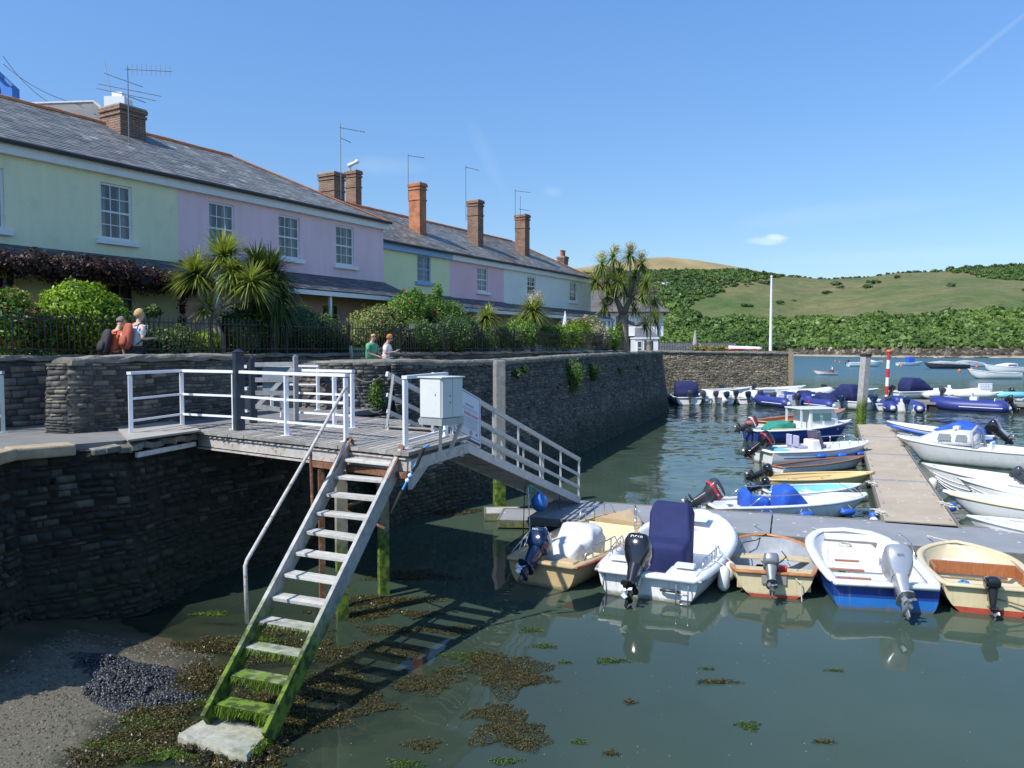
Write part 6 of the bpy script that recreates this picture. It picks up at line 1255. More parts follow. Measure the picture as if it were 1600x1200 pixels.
# ------------------------------------------------------------------ people
skinm = M('skin', (.60,.36,.26), .55, .06, 8)
def skinned(name, pts, edges, rad, mat, parent, T, sub=1, root=0):
    me = bpy.data.meshes.new(name); me.from_pydata([tuple(T @ Vector(p)) for p in pts], edges, []); me.materials.append(mat); o = bpy.data.objects.new(name, me); sc.collection.objects.link(o); o.parent = parent; WM[o.name] = WM[parent.name]
    md = o.modifiers.new('skin', 'SKIN'); md.use_smooth_shade = True
    if not me.skin_vertices: me.skin_vertices.new() if hasattr(me.skin_vertices, 'new') else None
    for i, sv in enumerate(me.skin_vertices[0].data): r = rad[i]; sv.radius = r if isinstance(r, tuple) else (r, r); sv.use_root = (i == root)
    sb = o.modifiers.new('sub', 'SUBSURF'); sb.levels = sub; sb.render_levels = sub; return o
def person(label, base, yaw, pose, shirt, trouser, hair=None, hairc=None, pack=None, glasses=False, holds=None, hscale=1.0, build=1.0):
    t = thing('person', label, 'person', tuple(base), yaw); I = Matrix.Identity(4)
    hz = pose['hip']; ln = pose.get('lean', 0); hx = pose.get('hx', 0); hd = pose.get('nod', 0)
    def tor(h, dx=0, dy=0): return Vector((hx+math.sin(ln)*h+dx*math.cos(ln), dy, hz+math.cos(ln)*h-dx*math.sin(ln)))
    nk = tor(.54); hc = nk+Vector((math.sin(ln*.4+hd)*.16+.02, 0, math.cos(ln*.4+hd)*.17)); fw = Vector((math.cos(hd), 0, -math.sin(hd))); up = Vector((math.sin(hd), 0, math.cos(hd)))
    P = [tor(0), tor(.18), tor(.36), tor(.47), nk, nk+(hc-nk)*.45, hc-up*.045+fw*.02, hc+up*.03-fw*.005, hc+up*.085-fw*.01]; Rr = [(.13*build,.10), (.115*build,.095*build), (.135*build,.10), (.11,.08), .052, .055, (.062,.07), (.077,.088), (.055,.06)]; E_ = [(i, i+1) for i in range(8)]
    def addp(p, r, frm): P.append(Vector(p)); Rr.append(r); E_.append((frm, len(P)-1)); return len(P)-1
    addp(hc+fw*.098-up*.012, .012, 6)                                # nose
    for s in (-1, 1): addp(hc+Vector((0,.082*s,0))-up*.01, .016, 7)   # ears
    sk = {}
    for s, k in ((1, 'L'), (-1, 'R')):
        sh = tor(.45, 0, .175*s*build); a = addp(sh, .058, 3); el, wr = Vector(pose['el'+k]), Vector(pose['wr'+k]); b_ = addp(sh.lerp(el, .5), .047, a); c = addp(el, .040, b_); d_ = addp(wr, .026, c); hdv = (wr-el).normalized(); pm = addp(wr+hdv*.05, (.034,.020), d_); sk[k] = (sh, el)
        side = hdv.cross(Vector((0,0,1))); side = side.normalized() if side.length > .1 else Vector((0,1,0)); dn = hdv.cross(side)*(1 if hdv.cross(side).z < 0 else -1)
        for f_ in range(4):
            o_ = side*((f_-1.5)*.017); l = (.07,.08,.075,.06)[f_]; q1 = addp(wr+hdv*.09+o_, .009, pm); q2 = addp(wr+hdv*(.09+l*.5)+o_+dn*.012, .008, q1); addp(wr+hdv*(.09+l*.75)+o_+dn*.04, .006, q2)
        th = addp(wr+hdv*.04+side*(.034*s*-1)+dn*.01, .010, pm); addp(wr+hdv*.08+side*(.045*s*-1)+dn*.025, .008, th)
    lg = {}
    for s, k in ((1, 'L'), (-1, 'R')):
        hp = Vector((hx, .095*s, hz-.04)); kn, an = Vector(pose['kn'+k]), Vector(pose['an'+k]); a = addp(hp, .085*build, 0); b_ = addp(hp.lerp(kn,.5), .075, a); c = addp(kn, .055, b_); m_ = addp(kn.lerp(an,.4), .052, c); d_ = addp(an, .036, m_); addp(an+Vector((.13,0,-.05)), .032, d_); lg[k] = (hp, kn, an)
    skinned('body', P, E_, Rr, skinm, t, I)
    # shirt
    SP = [tor(-.05), tor(.18), tor(.36), tor(.47), tor(.50)]; SR = [(.155*build,.125), (.145*build,.125*build), (.155*build,.125), (.125,.10), (.08,.075)]; SE = [(0,1),(1,2),(2,3),(3,4)]
    for k in 'LR':
        sh, el = sk[k]; SP += [sh, sh.lerp(el,.45), sh.lerp(el,.78)]; n_ = len(SP); SR += [.074, .064, .060]; SE += [(3,n_-3),(n_-3,n_-2),(n_-2,n_-1)]
    skinned('shirt', SP, SE, SR, shirt, t, I)
    TP = [tor(.0)]; TR_ = [(.15*build,.125)]; TE = []
    for k in 'LR':
        hp, kn, an = lg[k]; n_ = len(TP); TP += [hp, hp.lerp(kn,.5), kn, an.lerp(kn,.15)]; TR_ += [.100*build, .088, .070, .058]; TE += [(0,n_),(n_,n_+1),(n_+1,n_+2),(n_+2,n_+3)]
    skinned('trousers', TP, TE, TR_, trouser, t, I)
    for k in 'LR':
        an = lg[k][2]; skinned('shoe', [an+Vector((-.04,0,-.045)), an+Vector((.06,0,-.045)), an+Vector((.16,0,-.055))], [(0,1),(1,2)], [.045,.045,.038], dark, t, I)
    if hair:
        g = MB(); rg_ = random.Random(3); k = 16; rings = []
        for i in range(9):
            th = math.pi*i/8*(.60 if hair == 'short' else .72)
            rings.append([hc+up*(.016+.102*hscale*math.cos(th)+rg_.uniform(-.006,.006))+(fw*((.104 if hair == 'long' else .092)*hscale*math.sin(th)*math.cos(a)*(1 if math.cos(a) < .2 else (.86 if th < 1.0 else .30)))+Vector((0,1,0))*((.093 if hair == 'long' else .082)*hscale*math.sin(th)*math.sin(a)))-fw*.018+Vector((rg_.uniform(-.005,.005),rg_.uniform(-.005,.005),0)) for a in np.linspace(0, 2*math.pi, k, endpoint=False)])
        g.loft(rings[::-1]); g.build('hair', hairc, t, smooth=True)
    if glasses:
        g = MB(); 
        for s in (-1, 1): g.ball(tuple(hc+fw*.085+Vector((0,.034*s,0))+up*.018), (.016,.026,.018), 10); g.bar(hc+fw*.08+Vector((0,.06*s,0))+up*.02, hc+Vector((0,.085*s,0))+up*.02, .006, .010)
        g.build('sunglasses', dark, t)
    if pack:
        g = MB(); W2, D2, H2 = .13, .08, .24; rings = []
        for z, kx, ky in ((-.06,.7,.7),(.0,1,1.0),(.12,1.05,1.15),(.26,1,1.0),(.40,.9,.8),(.47,.6,.5)):
            rings.append([tor(z+.02, -.20-D2*ky*math.cos(a)*(1 if math.cos(a) > 0 else .6), W2*kx*(1 if math.sin(a) > 0 else -1)*abs(math.sin(a))**.5) for a in np.linspace(0, 2*math.pi, 16, endpoint=False)])
        g.loft(rings); g.build('backpack', pack, t, smooth=True)
        g = MB(); rings = []
        for z, k_ in ((.02,.7),(.08,1),(.18,1),(.23,.7)): rings.append([tor(z, -.29-.05*k_*math.cos(a), .10*k_*math.sin(a)) for a in np.linspace(0, 2*math.pi, 12, endpoint=False)])
        g.loft(rings); g.build('pack_pocket', pack, t, smooth=True)
        for s in (-1, 1): g = MB(); g.tube([tor(.44,-.14,.10*s), tor(.53,-.02,.11*s), tor(.47,.10,.12*s), tor(.25,.13,.13*s), tor(.08,-.08,.15*s)], .018, 6, sq=.5); g.build('pack_strap', M('strap_black', (.03,.03,.04), .8), t)
    if holds: holds(t, P)
    return t
yaw1 = math.atan2(u1.y, u1.x)
walk = dict(hip=.92, lean=.16, nod=.10, elL=(.02,.25,1.16), wrL=(.24,.20,1.22), elR=(-.02,-.27,1.12), wrR=(.22,-.22,1.14), knL=(.22,.10,.50), anL=(.18,.10,.09), knR=(.02,-.10,.50), anR=(-.30,-.10,.14))
walk2 = dict(walk); walk2.update(hip=.79, lean=.24, nod=.32, elR=(.05,-.27,1.02), wrR=(.10,-.24,.80), elL=(.05,.27,1.02), wrL=(.2,.22,.85))
# walkers on the promenade behind the parapet
for px, py, pose, w_, kw in ((225, 487, walk, .95, dict(label='person with blond hair and a brick red backpack walking behind the parapet', shirt=M('pale_blue_shirt', (.50,.58,.68), .85, .1, 8), trouser=M('dark_trousers', (.04,.045,.06), .9), hair='long', hairc=M('blond_hair', (.52,.36,.15), .8, .3, 40), pack=M('brick_pack', (.42,.10,.06), .8, .15, 9), hscale=1.08)),
                             (190, 502, walk2, .60, dict(label='person with grey hair, orange tee shirt and dark backpack walking head bowed', shirt=M('orange_shirt', (.60,.14,.05), .85, .1, 8), trouser=M('dark_trousers', (.04,.045,.06), .9), hair='short', hairc=M('grey_hair', (.20,.18,.15), .9, .3, 40), pack=M('black_pack', (.035,.030,.04), .8, .2, 12)))):
    q = gl(px, 543, rl(0, -w_), u1); person(kw.pop('label'), (q.x-u1.x*.2, q.y-u1.y*.2, PROM), yaw1, pose, **kw)
# bench with seated couple
bq_ = gl(584, 543, rl(0, -.62), u1); bt = thing('bench', 'grey green slatted bench carrying the seated couple', 'bench', (bq_.x, bq_.y, PROM), yaw1-R(90)); bm_ = M('bench_wood', (.16,.22,.17), .85, .2, 6)
for i in range(4): g = MB(); g.b2(-.02+.11*i, .07+.11*i, -.78, .78, .41, .44); g.build('seat_slat', bm_, bt)
for i in range(14): g = MB(); y = -.70+1.4*i/13; g.bar((-.06,y,.46),(-.14,y,.90),.04,.015, up=(0,1,0)); g.build('back_slat', bm_, bt)
g = MB(); g.b2(-.18,-.12,-.78,.78,.88,.95); g.build('back_rail', bm_, bt)
for y in (-.80,.80):
    g = MB(); g.bar((-.05,y,0),(-.17,y,1.0),.07,.06, up=(0,1,0)); g.build('leg', M('pale_bench_post', (.36,.35,.26), .85, .2, 6), bt); g = MB(); g.b2(.36,.42,y-.03,y+.03,0,.64); g.build('leg', bm_, bt); g = MB(); g.b2(-.1,.46,y-.04,y+.04,.64,.67); g.build('armrest', bm_, bt)
sit = dict(hip=.56, hx=.10, lean=.12, nod=.12, elL=(.20,.28,.78), wrL=(.42,.14,.70), elR=(.20,-.28,.78), wrR=(.42,-.12,.70), knL=(.56,.12,.52), anL=(.54,.12,.09), knR=(.56,-.12,.52), anR=(.54,-.12,.09))
sit2 = dict(sit); sit2.update(hip=.54, nod=.42, lean=.10, wrL=(.36,.06,.82), wrR=(.36,-.06,.82))
Mb = WM[bt.name]
def at_b(y): return Mb @ Vector((0, y, 0))
def book(t, P):
    g = MB(); g.box((.46,.0,.86), (.12,.16,.012), Matrix.Rotation(-.6,3,'Y')); g.build('leaflet', railw, t)
dm = person('bald person in a green polo shirt and sunglasses seated on the bench', at_b(-.30), yaw1-R(78), sit, M('green_shirt', (.12,.42,.24), .85, .08, 8), M('beige_trousers', (.35,.30,.22), .9), glasses=True, build=1.4)
dm2 = person('person with ginger hair, white top and sunglasses seated reading beside the bald one', at_b(.38), yaw1-R(70), sit2, M('white_top', (.78,.76,.80), .85, .05, 8), M('pale_trousers', (.5,.48,.45), .9), hair='long', hairc=M('ginger_hair', (.45,.17,.05), .8, .3, 40), glasses=True, holds=book)
# ================================================================== BOATS
gel = M('white_gelcoat', (.80,.80,.79), .22, .03, 3, wl=1, dirt=(.6,.58,.5), dirt_amt=.2); gel2 = M('dull_white_hull', (.66,.67,.67), .35, .06, 3, wl=1, dirt=(.45,.43,.36), dirt_amt=.4); gin = M('white_liner', (.74,.75,.76), .45, .05, 4, dirt=(.5,.48,.42), dirt_amt=.35)
crm = M('cream_hull', (.66,.56,.34), .35, .05, 3, wl=1, dirt=(.4,.33,.18), dirt_amt=.3); crm_in = M('cream_liner', (.70,.61,.42), .5, .05, 4, dirt=(.45,.38,.25), dirt_amt=.35); tan_h = M('tan_hull', (.55,.40,.21), .4, .07, 3, wl=1, dirt=(.30,.2,.1), dirt_amt=.35); yel = M('yellow_hull', (.68,.52,.24), .4, .06, 3)
vbl = M('vivid_blue_hull', (.02,.16,.50), .3, .06, 3, wl=1); dbl = M('deep_blue_hull', (.015,.05,.25), .3, .08, 3, wl=1); anti = M('red_antifoul', (.42,.06,.035), .7, .2, 6); rub = M('red_rubber', (.45,.10,.07), .6, .15, 6); mahog = M('varnished_wood', (.36,.13,.05), .3, .25, 9, stretch=(1,6,1)); teak = M('orange_varnish', (.48,.20,.07), .35, .25, 9)
gry_in = M('grey_bilge', (.16,.17,.18), .7, .15, 5); blk = M('gloss_black', (.012,.012,.016), .15, .1, 4, coat=.6); nvy = M('navy_gloss', (.012,.03,.09), .2, .1, 4, coat=.4); slv = M('silver_cowl', (.46,.47,.49), .28, .05, 4, metal=.5); dgr = M('dark_grey_cowl', (.05,.055,.065), .3, .1, 4); mgr = M('mid_grey_metal', (.22,.23,.25), .4, .15, 6, metal=.4)
nvc = M('navy_canvas', (.014,.022,.10), .85, .15, 4, bmp=.9, bscale=5); bluc = M('bright_blue_canvas', (.02,.10,.50), .75, .12, 5); whc = M('white_canvas', (.66,.65,.63), .8, .06, 5); grc = M('green_canvas', (.03,.26,.19), .8, .1, 5); gyc = M('grey_canvas', (.40,.40,.42), .85, .1, 5); ss = M('stainless', (.62,.63,.65), .22, .05, 5, metal=.9); tubew = M('white_hypalon', (.68,.68,.68), .5, .05, 5); tubeb = M('blue_hypalon', (.03,.045,.22), .45, .1, 5); ltb = M('light_blue_paint', (.20,.55,.68), .5, .06, 5)
txw = M('decal_white', (.8,.8,.8), .4); txr = M('decal_red', (.6,.03,.04), .4); orange = M('orange_plastic', (.75,.17,.04), .5); redp = M('red_fuel_can', (.62,.04,.03), .4)
class Hull:
    def __init__(s, L, B, Hs, Hb, tw=.8, n=2.4, nose=0.0, draft=.18, flare=.12, e1=.72, rake=.35, floor=.08, th=.045, tm=.42, bowup=.5):
        s.__dict__.update(locals())
    def b(s, t):
        h = s.B/2
        if t < s.tm: return h*(s.tw+(1-s.tw)*math.sin(math.pi/2*t/s.tm))
        return h*((1-((t-s.tm)/(1-s.tm))**s.n)*(1-s.nose)+s.nose)
    def sh(s, t): return s.Hs+(s.Hb-s.Hs)*t**2.2
    def kl(s, t): return -s.draft+(s.draft+s.bowup*s.Hb)*max(0, (t-.72)/.28)**2.2
    def x(s, t, v): return s.L*t-s.rake*(1-v)*t**5
    def ring(s, t, M_=9, off=0, fl=None):
        out = []; b_ = max(s.b(t)-off, .004); z1, z0 = s.sh(t), s.kl(t)+off
        for i in range(2*M_-1):
            v = abs(i-(M_-1))/(M_-1); sg = -1 if i < M_-1 else 1; th = v*math.pi/2
            zr = (1-math.cos(th)**s.e1) if v < 1 else 1; y = b_*(math.sin(th)**s.e1 if v > 0 else 0)*(1-s.flare*(1-zr)); z = z0+(z1-z0)*zr
            if fl is not None: z = max(z, fl)
            out.append(Vector((s.x(t, zr) if off == 0 else lerp(off, s.x(t, zr)-off*1.6*t, 1) if t > .5 else s.x(t, zr)+off*(1-2*t), sg*y, z)))
        return out
def boat(name, label, stern, az, hull, mh, mi, mr, ml=None, zl=.0, cat='boat', group=None, thw=(), deck=0, deckm=None, sterndeck=0, rimw=.07, rimh=.045, rimz=0, inner=True, strakes=0):
    T = R(90-az); t = thing(name, label, cat, (stern[0], stern[1], 0), T, group); h = hull; N = 18; ts = [i/N for i in range(N+1)]; ts[-1] = .9995
    g = MB(); rings = [h.ring(q) for q in ts]; g.loft(rings, closed=False, cap=False); k = len(rings[0]); g.f.append(list(range(len(g.v)-len(rings)*k, len(g.v)-len(rings)*k+k))); g.m.append(0); g.r.append(.5)
    # subdivide hull colouring by height
    if ml is not None:
        bm_ = bmesh.new(); vs = [bm_.verts.new(v) for v in g.v]
        for f in g.f: bm_.faces.new([vs[i] for i in f])
        bmesh.ops.bisect_plane(bm_, geom=bm_.verts[:]+bm_.edges[:]+bm_.faces[:], plane_co=(0,0,zl), plane_no=(0,0,1)); bm_.verts.index_update()
        g.v = [tuple(v.co) for v in bm_.verts]; g.f = [[v.index for v in f.verts] for f in bm_.faces]; g.m = [1 if f.calc_center_median().z < zl else 0 for f in bm_.faces]; g.r = [.5]*len(g.f); bm_.free()
    hu = g.build('hull', [mh, ml] if ml is not None else mh, t, smooth=True)
    es = hu.modifiers.new('edges', 'EDGE_SPLIT'); es.split_angle = R(38)
    if strakes:
        for q in range(strakes):
            v = .55+.4*q/strakes
            for sg in (-1, 1):
                pts = []
                for tt in ts[:-1]:
                    th = v*math.pi/2; b_ = h.b(tt); zr = 1-math.cos(th)**h.e1; pts.append(Vector((h.x(tt,zr), sg*(b_*math.sin(th)**h.e1*(1-h.flare*(1-zr))+.006), h.kl(tt)+(h.sh(tt)-h.kl(tt))*zr)))
                g = MB(); g.tube(pts, .011, 5); g.build('strake', mh, t)
    if inner:
        g = MB(); tz = ts[:-1] if deck == 0 else [q for q in ts[:-1] if q <= 1-deck+.03]; rr = [h.ring(q, off=h.th, fl=h.floor) for q in tz]; g.loft(rr, closed=False, cap=False)
        g.f.append([j for j in range(len(rr[0]))][::-1]); g.m.append(0); g.r.append(.5)
        n0 = (len(rr)-1)*len(rr[0]); g.f.append([n0+j for j in range(len(rr[0]))]); g.m.append(0); g.r.append(.5)
        o_ = g.build('liner', mi, t, smooth=True); es = o_.modifiers.new('edges', 'EDGE_SPLIT'); es.split_angle = R(38)
    # gunwale
    lo = []; mid_y = h.th/2
    for sg, seq in ((1, ts[:-1]), (-1, ts[:-1][::-1])):
        for tt in seq: lo.append(Vector((h.x(tt,1), sg*(h.b(tt)-mid_y), h.sh(tt)+rimz)))
        if sg == 1: lo.append(Vector((h.L-mid_y*.6, 0, h.sh(1)+rimz)))
    n_ = len(lo); rings = []
    for i in range(n_):
        d = (lo[(i+1)%n_]-lo[i-1]); d.z = 0; d = d.normalized(); o_ = Vector((d.y,-d.x,0))*-1; c = lo[i]
        if i in (0, n_-1): o_ = (o_+Vector((-1,0,0))).normalized()*1.2
        sgn = 1 if (c+o_*.01-Vector((h.L*.45,0,c.z))).length > (c-Vector((h.L*.45,0,c.z))).length else -1; o_ *= sgn
        w2 = rimw/2; rings.append([c+o_*w2+Vector((0,0,-rimh*.5)), c+o_*w2*1.05+Vector((0,0,rimh*.2)), c+o_*w2*.5+Vector((0,0,rimh*.55)), c-o_*w2*.5+Vector((0,0,rimh*.55)), c-o_*w2+Vector((0,0,rimh*.1)), c-o_*w2+Vector((0,0,-rimh*.5))])
    g = MB(); b0 = 0; g.loft(rings+[rings[0]], closed=True, cap=False); g.build('gunwale', mr, t, smooth=True)
    def half(tt, z): return max(.02, (h.b(tt)-h.th)*(1 if z > h.floor+.1 else .8))
    for (tt, z, wd, m_) in thw:
        y = half(tt, z)*.985; g = MB(); g.b2(h.L*tt-wd/2, h.L*tt+wd/2, -y, y, z-.03, z); g.build('thwart', m_, t, bevel=.006)
    for which, amt in (('foredeck', deck), ('stern_deck', sterndeck)):
        if amt:
            g = MB(); tz = [1-amt+amt*i/8*.999 for i in range(9)] if which == 'foredeck' else [amt*i/4 for i in range(5)]
            rows = [[Vector((h.x(q,1), y*(h.b(q)-.01), h.sh(q)+.012+.05*(1-y*y)*(1 if which == 'foredeck' else .3))) for y in (-1,-.6,-.2,.2,.6,1)] for q in tz]; g.loft(rows, closed=False, cap=False)
            q0 = tz[0] if which == 'foredeck' else tz[-1]; rw = rows[0] if which == 'foredeck' else rows[-1]; g.loft([rw, [Vector((p.x,p.y,p.z-.10)) for p in rw]], closed=False, cap=False); g.build(which, deckm or mi, t, smooth=False)
    return t, h
def outboard(t, p, s=1.0, tilt=0, mc=None, ml_=None, mcb=None, text=None, text2=None, stripe=None, yaw=0, style=0, prop=None, tcol=None, tiller=False):
    mc = mc or blk; ml_ = ml_ or mc; s *= .82; p = (p[0], p[1], p[2]-.04); T = Matrix.Translation(Vector(p)) @ Matrix.Rotation(yaw, 4, 'Z') @ Matrix.Rotation(tilt, 4, 'Y')
    def tr(v): return T @ (Vector(v)*s)
    def rr(cx, cz, hx, hy, nn=16, pw=.55, tiltx=0): return [tr((cx+hx*(1 if math.cos(a) > 0 else -1)*abs(math.cos(a))**pw, hy*(1 if math.sin(a) > 0 else -1)*abs(math.sin(a))**pw, cz+tiltx*math.cos(a))) for a in np.linspace(0, 2*math.pi, nn, endpoint=False)]
    g = MB(); g.loft([rr(-.17,.18,.16,.13), rr(-.18,.02,.145,.115), rr(-.19,-.20,.12,.085), rr(-.20,-.32,.11,.065), rr(-.20,-.46,.095,.045)]); g.loft([rr(-.25,-.34,.25,.13,12,.8), rr(-.25,-.36,.25,.13,12,.8)])
    g.tube([tr((-.02,0,-.50)), tr((-.08,0,-.50)), tr((-.20,0,-.50)), tr((-.34,0,-.50)), tr((-.40,0,-.50))], [.014*s,.05*s,.065*s,.06*s,.04*s], 10); g.loft([rr(-.19,-.50,.10,.022,8), rr(-.25,-.68,.06,.01,8)])
    o = g.build('outboard_motor', ml_, t, smooth=True); es = o.modifiers.new('edges', 'EDGE_SPLIT'); es.split_angle = R(40)
    sh_ = [(.10,.16,.14,.92),(.16,.23,.19,1),(.28,.25,.205,1),(.40,.245,.20,1),(.47,.21,.17,.9),(.50,.13,.10,.8)] if style == 0 else ([(.04,.15,.13,1),(.14,.21,.18,1),(.26,.265,.215,1),(.40,.28,.22,1),(.49,.25,.19,1),(.53,.15,.11,1)] if style == 1 else [(.12,.17,.14,1),(.17,.24,.175,1),(.27,.26,.18,1),(.36,.23,.16,1),(.40,.13,.10,1)])
    g = MB(); g.loft([rr(-.17-(.03 if i > 2 else 0), z, hx, hy, 20, .5, -.02 if i > 3 else 0) for i, (z, hx, hy, k) in enumerate(sh_)]); c = g.build('cowl', mc, o, smooth=True); es = c.modifiers.new('edges', 'EDGE_SPLIT'); es.split_angle = R(50)
    zt = sh_[-1][0]
    if stripe:
        for k_, (m_, z0, z1) in enumerate(stripe):
            hx = .253 if style == 0 else .284; hy = .208 if style == 0 else .224; g = MB(); g.loft([rr(-.17-.01, z0, hx, hy, 20, .5), rr(-.17-.02, z1, hx, hy, 20, .5)], cap=False); g.build('cowl_stripe', m_, o)
    g = MB()
    for y in (-.07,.07): g.bar(tr((-.02,y,.10)), tr((-.06,y,-.22)), .02*s, .09*s)
    g.bar(tr((.03,-.08,.06)), tr((.03,.08,.06)), .03*s, .12*s); g.bar(tr((-.02,0,.10)), tr((.05,0,.10)), .16*s, .03*s); g.build('clamp_bracket', mcb or mgr, o)
    g = MB(); g.tube([tr((-.40,0,-.50)), tr((-.48,0,-.50))], [.042*s,.025*s], 10)
    for k_ in range(3):
        a = 2*math.pi*k_/3+.5; r0, r1 = .03, .125; pts = []
        for (r_, da, dx) in ((r0,-.3,.02),(r1*.7,-.55,.035),(r1,-.1,.01),(r1*.85,.45,-.03),(r0,.3,-.02)): pts.append(tr((-.435+dx, r_*math.cos(a+da), -.50+r_*math.sin(a+da))))
        pts2 = [q+(tr((.006,0,0))-tr((0,0,0))) for q in pts]; g.add(pts+pts2, [(0,1,2,3,4),(9,8,7,6,5)]+[(i,(i+1)%5,5+(i+1)%5,5+i) for i in range(5)])
    g.build('propeller', prop or mgr, o)
    if tiller: g = MB(); g.tube([tr((-.0,.03,.2)), tr((.22,.05,.27)), tr((.48,.06,.30))], [.022*s,.018*s,.022*s], 8); g.build('tiller', dgr, o)
    def lab(body, side, z, size, x=-.17, m_=txw):
        hy = (.210 if style == 0 else .227)
        if side == 'back': mt = T @ Matrix.Scale(s, 4) @ Matrix.Translation((-.17-(.300 if style == 1 else .272), 0, z)) @ Matrix(((0,0,-1,0),(-1,0,0,0),(0,1,0,0),(0,0,0,1)))
        elif side == 'L': mt = T @ Matrix.Scale(s, 4) @ Matrix.Translation((x, hy, z)) @ Matrix(((-1,0,0,0),(0,0,1,0),(0,1,0,0),(0,0,0,1)))
        else: mt = T @ Matrix.Scale(s, 4) @ Matrix.Translation((x, -hy, z)) @ Matrix(((1,0,0,0),(0,0,-1,0),(0,1,0,0),(0,0,0,1)))
        text_mesh(body, size, m_, 'lettering', o, mt)
    for L_ in (text or ()): lab(*L_)
    return o
def tubes(t, name, m_, paths, r=.012, seg=6):
    for p in paths: g = MB(); g.tube(p, r, seg); g.build(name, m_, t, smooth=True)
def bowrail(t, h, t0, t1, H, sides=(1,-1), m_=None, posts=3, off=.03, r=.012, join=True):
    m_ = m_ or ss
    for sg in sides:
        pts = [Vector((h.x(q,1), sg*(h.b(q)-off), h.sh(q)+.02+(H if 0 < i < 8 else 0))) for i, q in enumerate(np.linspace(t0, t1, 9))]
        g = MB(); g.tube(pts, r, 6); 
        for k in range(posts):
            q = lerp(t0, t1, (k+1)/(posts+1)); g.tube([Vector((h.x(q,1), sg*(h.b(q)-off), h.sh(q)+.02)), Vector((h.x(q,1), sg*(h.b(q)-off), h.sh(q)+.02+H))], r, 6)
        g.build('rail', m_, t, smooth=True)
def cover(t, name, m_, secs, wob=.012, seed=1, n=30, pw=.3):
    # fabric draped over something: secs = (x, half width, bottom z, top z)
    rg_ = random.Random(seed); rings = []; s2 = []
    for a_, b_ in zip(secs, secs[1:]):
        k_ = max(1, int(abs(b_[0]-a_[0])/.09))
        for i in range(k_): s2.append(tuple(lerp(p, q, i/k_) for p, q in zip(a_, b_)))
    s2.append(secs[-1])
    for x, w_, z0, z1 in s2:
        rg1 = []
        for i in range(n):
            a = math.pi*i/(n-1); cy = math.cos(a); sy = math.sin(a); q = Vector((x, w_*(1 if cy > 0 else -1)*abs(cy)**pw, z0+(z1-z0)*abs(sy)**pw)); f_ = wob*2.4*mnoise.noise(q*4.5+Vector((seed*3.1,0,0)))+wob*1.2*abs(mnoise.noise(Vector((q.x*3, q.y*9, q.z*5+seed)))); rg1.append(q+Vector((rg_.uniform(-wob,wob)*.2, f_*(1 if cy > 0 else -1), f_)))
        rings.append(rg1)
    g = MB(); g.loft(rings, closed=True); return g.build(name, m_, t, smooth=True)
def seat(t, x, y, z, w_, d_, h_, m_, back=True):
    g = MB(); g.box((x, y, z), (d_, w_, .12)); g.build('seat', m_, t, bevel=.03)
    if back: g = MB(); g.box((x-d_/2, y, z+h_/2), (.08, w_, h_)); g.build('seat_back', m_, t, bevel=.03)
def rope(label, pts, m_=None, r=.011, sag=0, group='mooring lines'):
    pts = [Vector(p) for p in pts]; q = []
    for a, b_ in zip(pts, pts[1:]):
        for i in range(8): f_ = i/8; q.append(a.lerp(b_, f_)-Vector((0,0,sag*4*f_*(1-f_))))
    q.append(pts[-1]); g = MB(); g.tube(q, r, 5); return tag(g.build('mooring_line', m_ or rope_w), label, 'rope', group)
NEAR = 'small open boats moored stern out along the near walkway'
# 1 tan boat
h = Hull(4.05, 1.62, .44, .62, tw=.84, n=2.6, nose=.12, draft=.15, floor=.14, th=.06, rake=.35)
t, h = boat('dayboat', 'tan boat with red rubbing strip, white covered console and navy outboard under the gangway', (.52,13.95), 31, h, tan_h, crm_in, tan_h, group=NEAR, deck=.2, deckm=tan_h, rimw=.14, rimh=.06)
lo = [Vector((h.x(q,1), -(h.b(q)+.035), h.sh(q)-.01)) for q in np.linspace(0,.99,20)]+[Vector((h.x(q,1), (h.b(q)+.035), h.sh(q)-.01)) for q in np.linspace(.99,0,20)]; g = MB(); g.tube(lo, .024, 6, closed=True); g.build('rubbing_strip', rub, t)
cover(t, 'console_cover', whc, [(.62,.28,.2,.46),(.75,.36,.16,.60),(1.3,.38,.16,.64),(1.5,.38,.16,.82),(1.85,.35,.16,.80),(2.05,.30,.16,.56)], .026, 3, 34, .24)
g = MB(); g.b2(.02,.30,-.62,-.28,.36,.50); g.build('stern_locker', tan_h, t, bevel=.04); g = MB(); g.b2(.02,.30,.28,.62,.36,.50); g.build('stern_locker', tan_h, t, bevel=.04)
g = MB(); g.b2(.9,1.25,-.68,-.45,.14,.40); g.build('seat_box', crm_in, t, bevel=.02)
bowrail(t, h, .08, .42, .20, off=.06); bowrail(t, h, .68, .93, .26, off=.08)
outboard(t, (.02,.10,.50), 1.12, R(50), nvy, mcb=dgr, style=0, text=[('YAMAHA','R',.34,.085),('YAMAHA','back',.40,.06)], prop=gel)
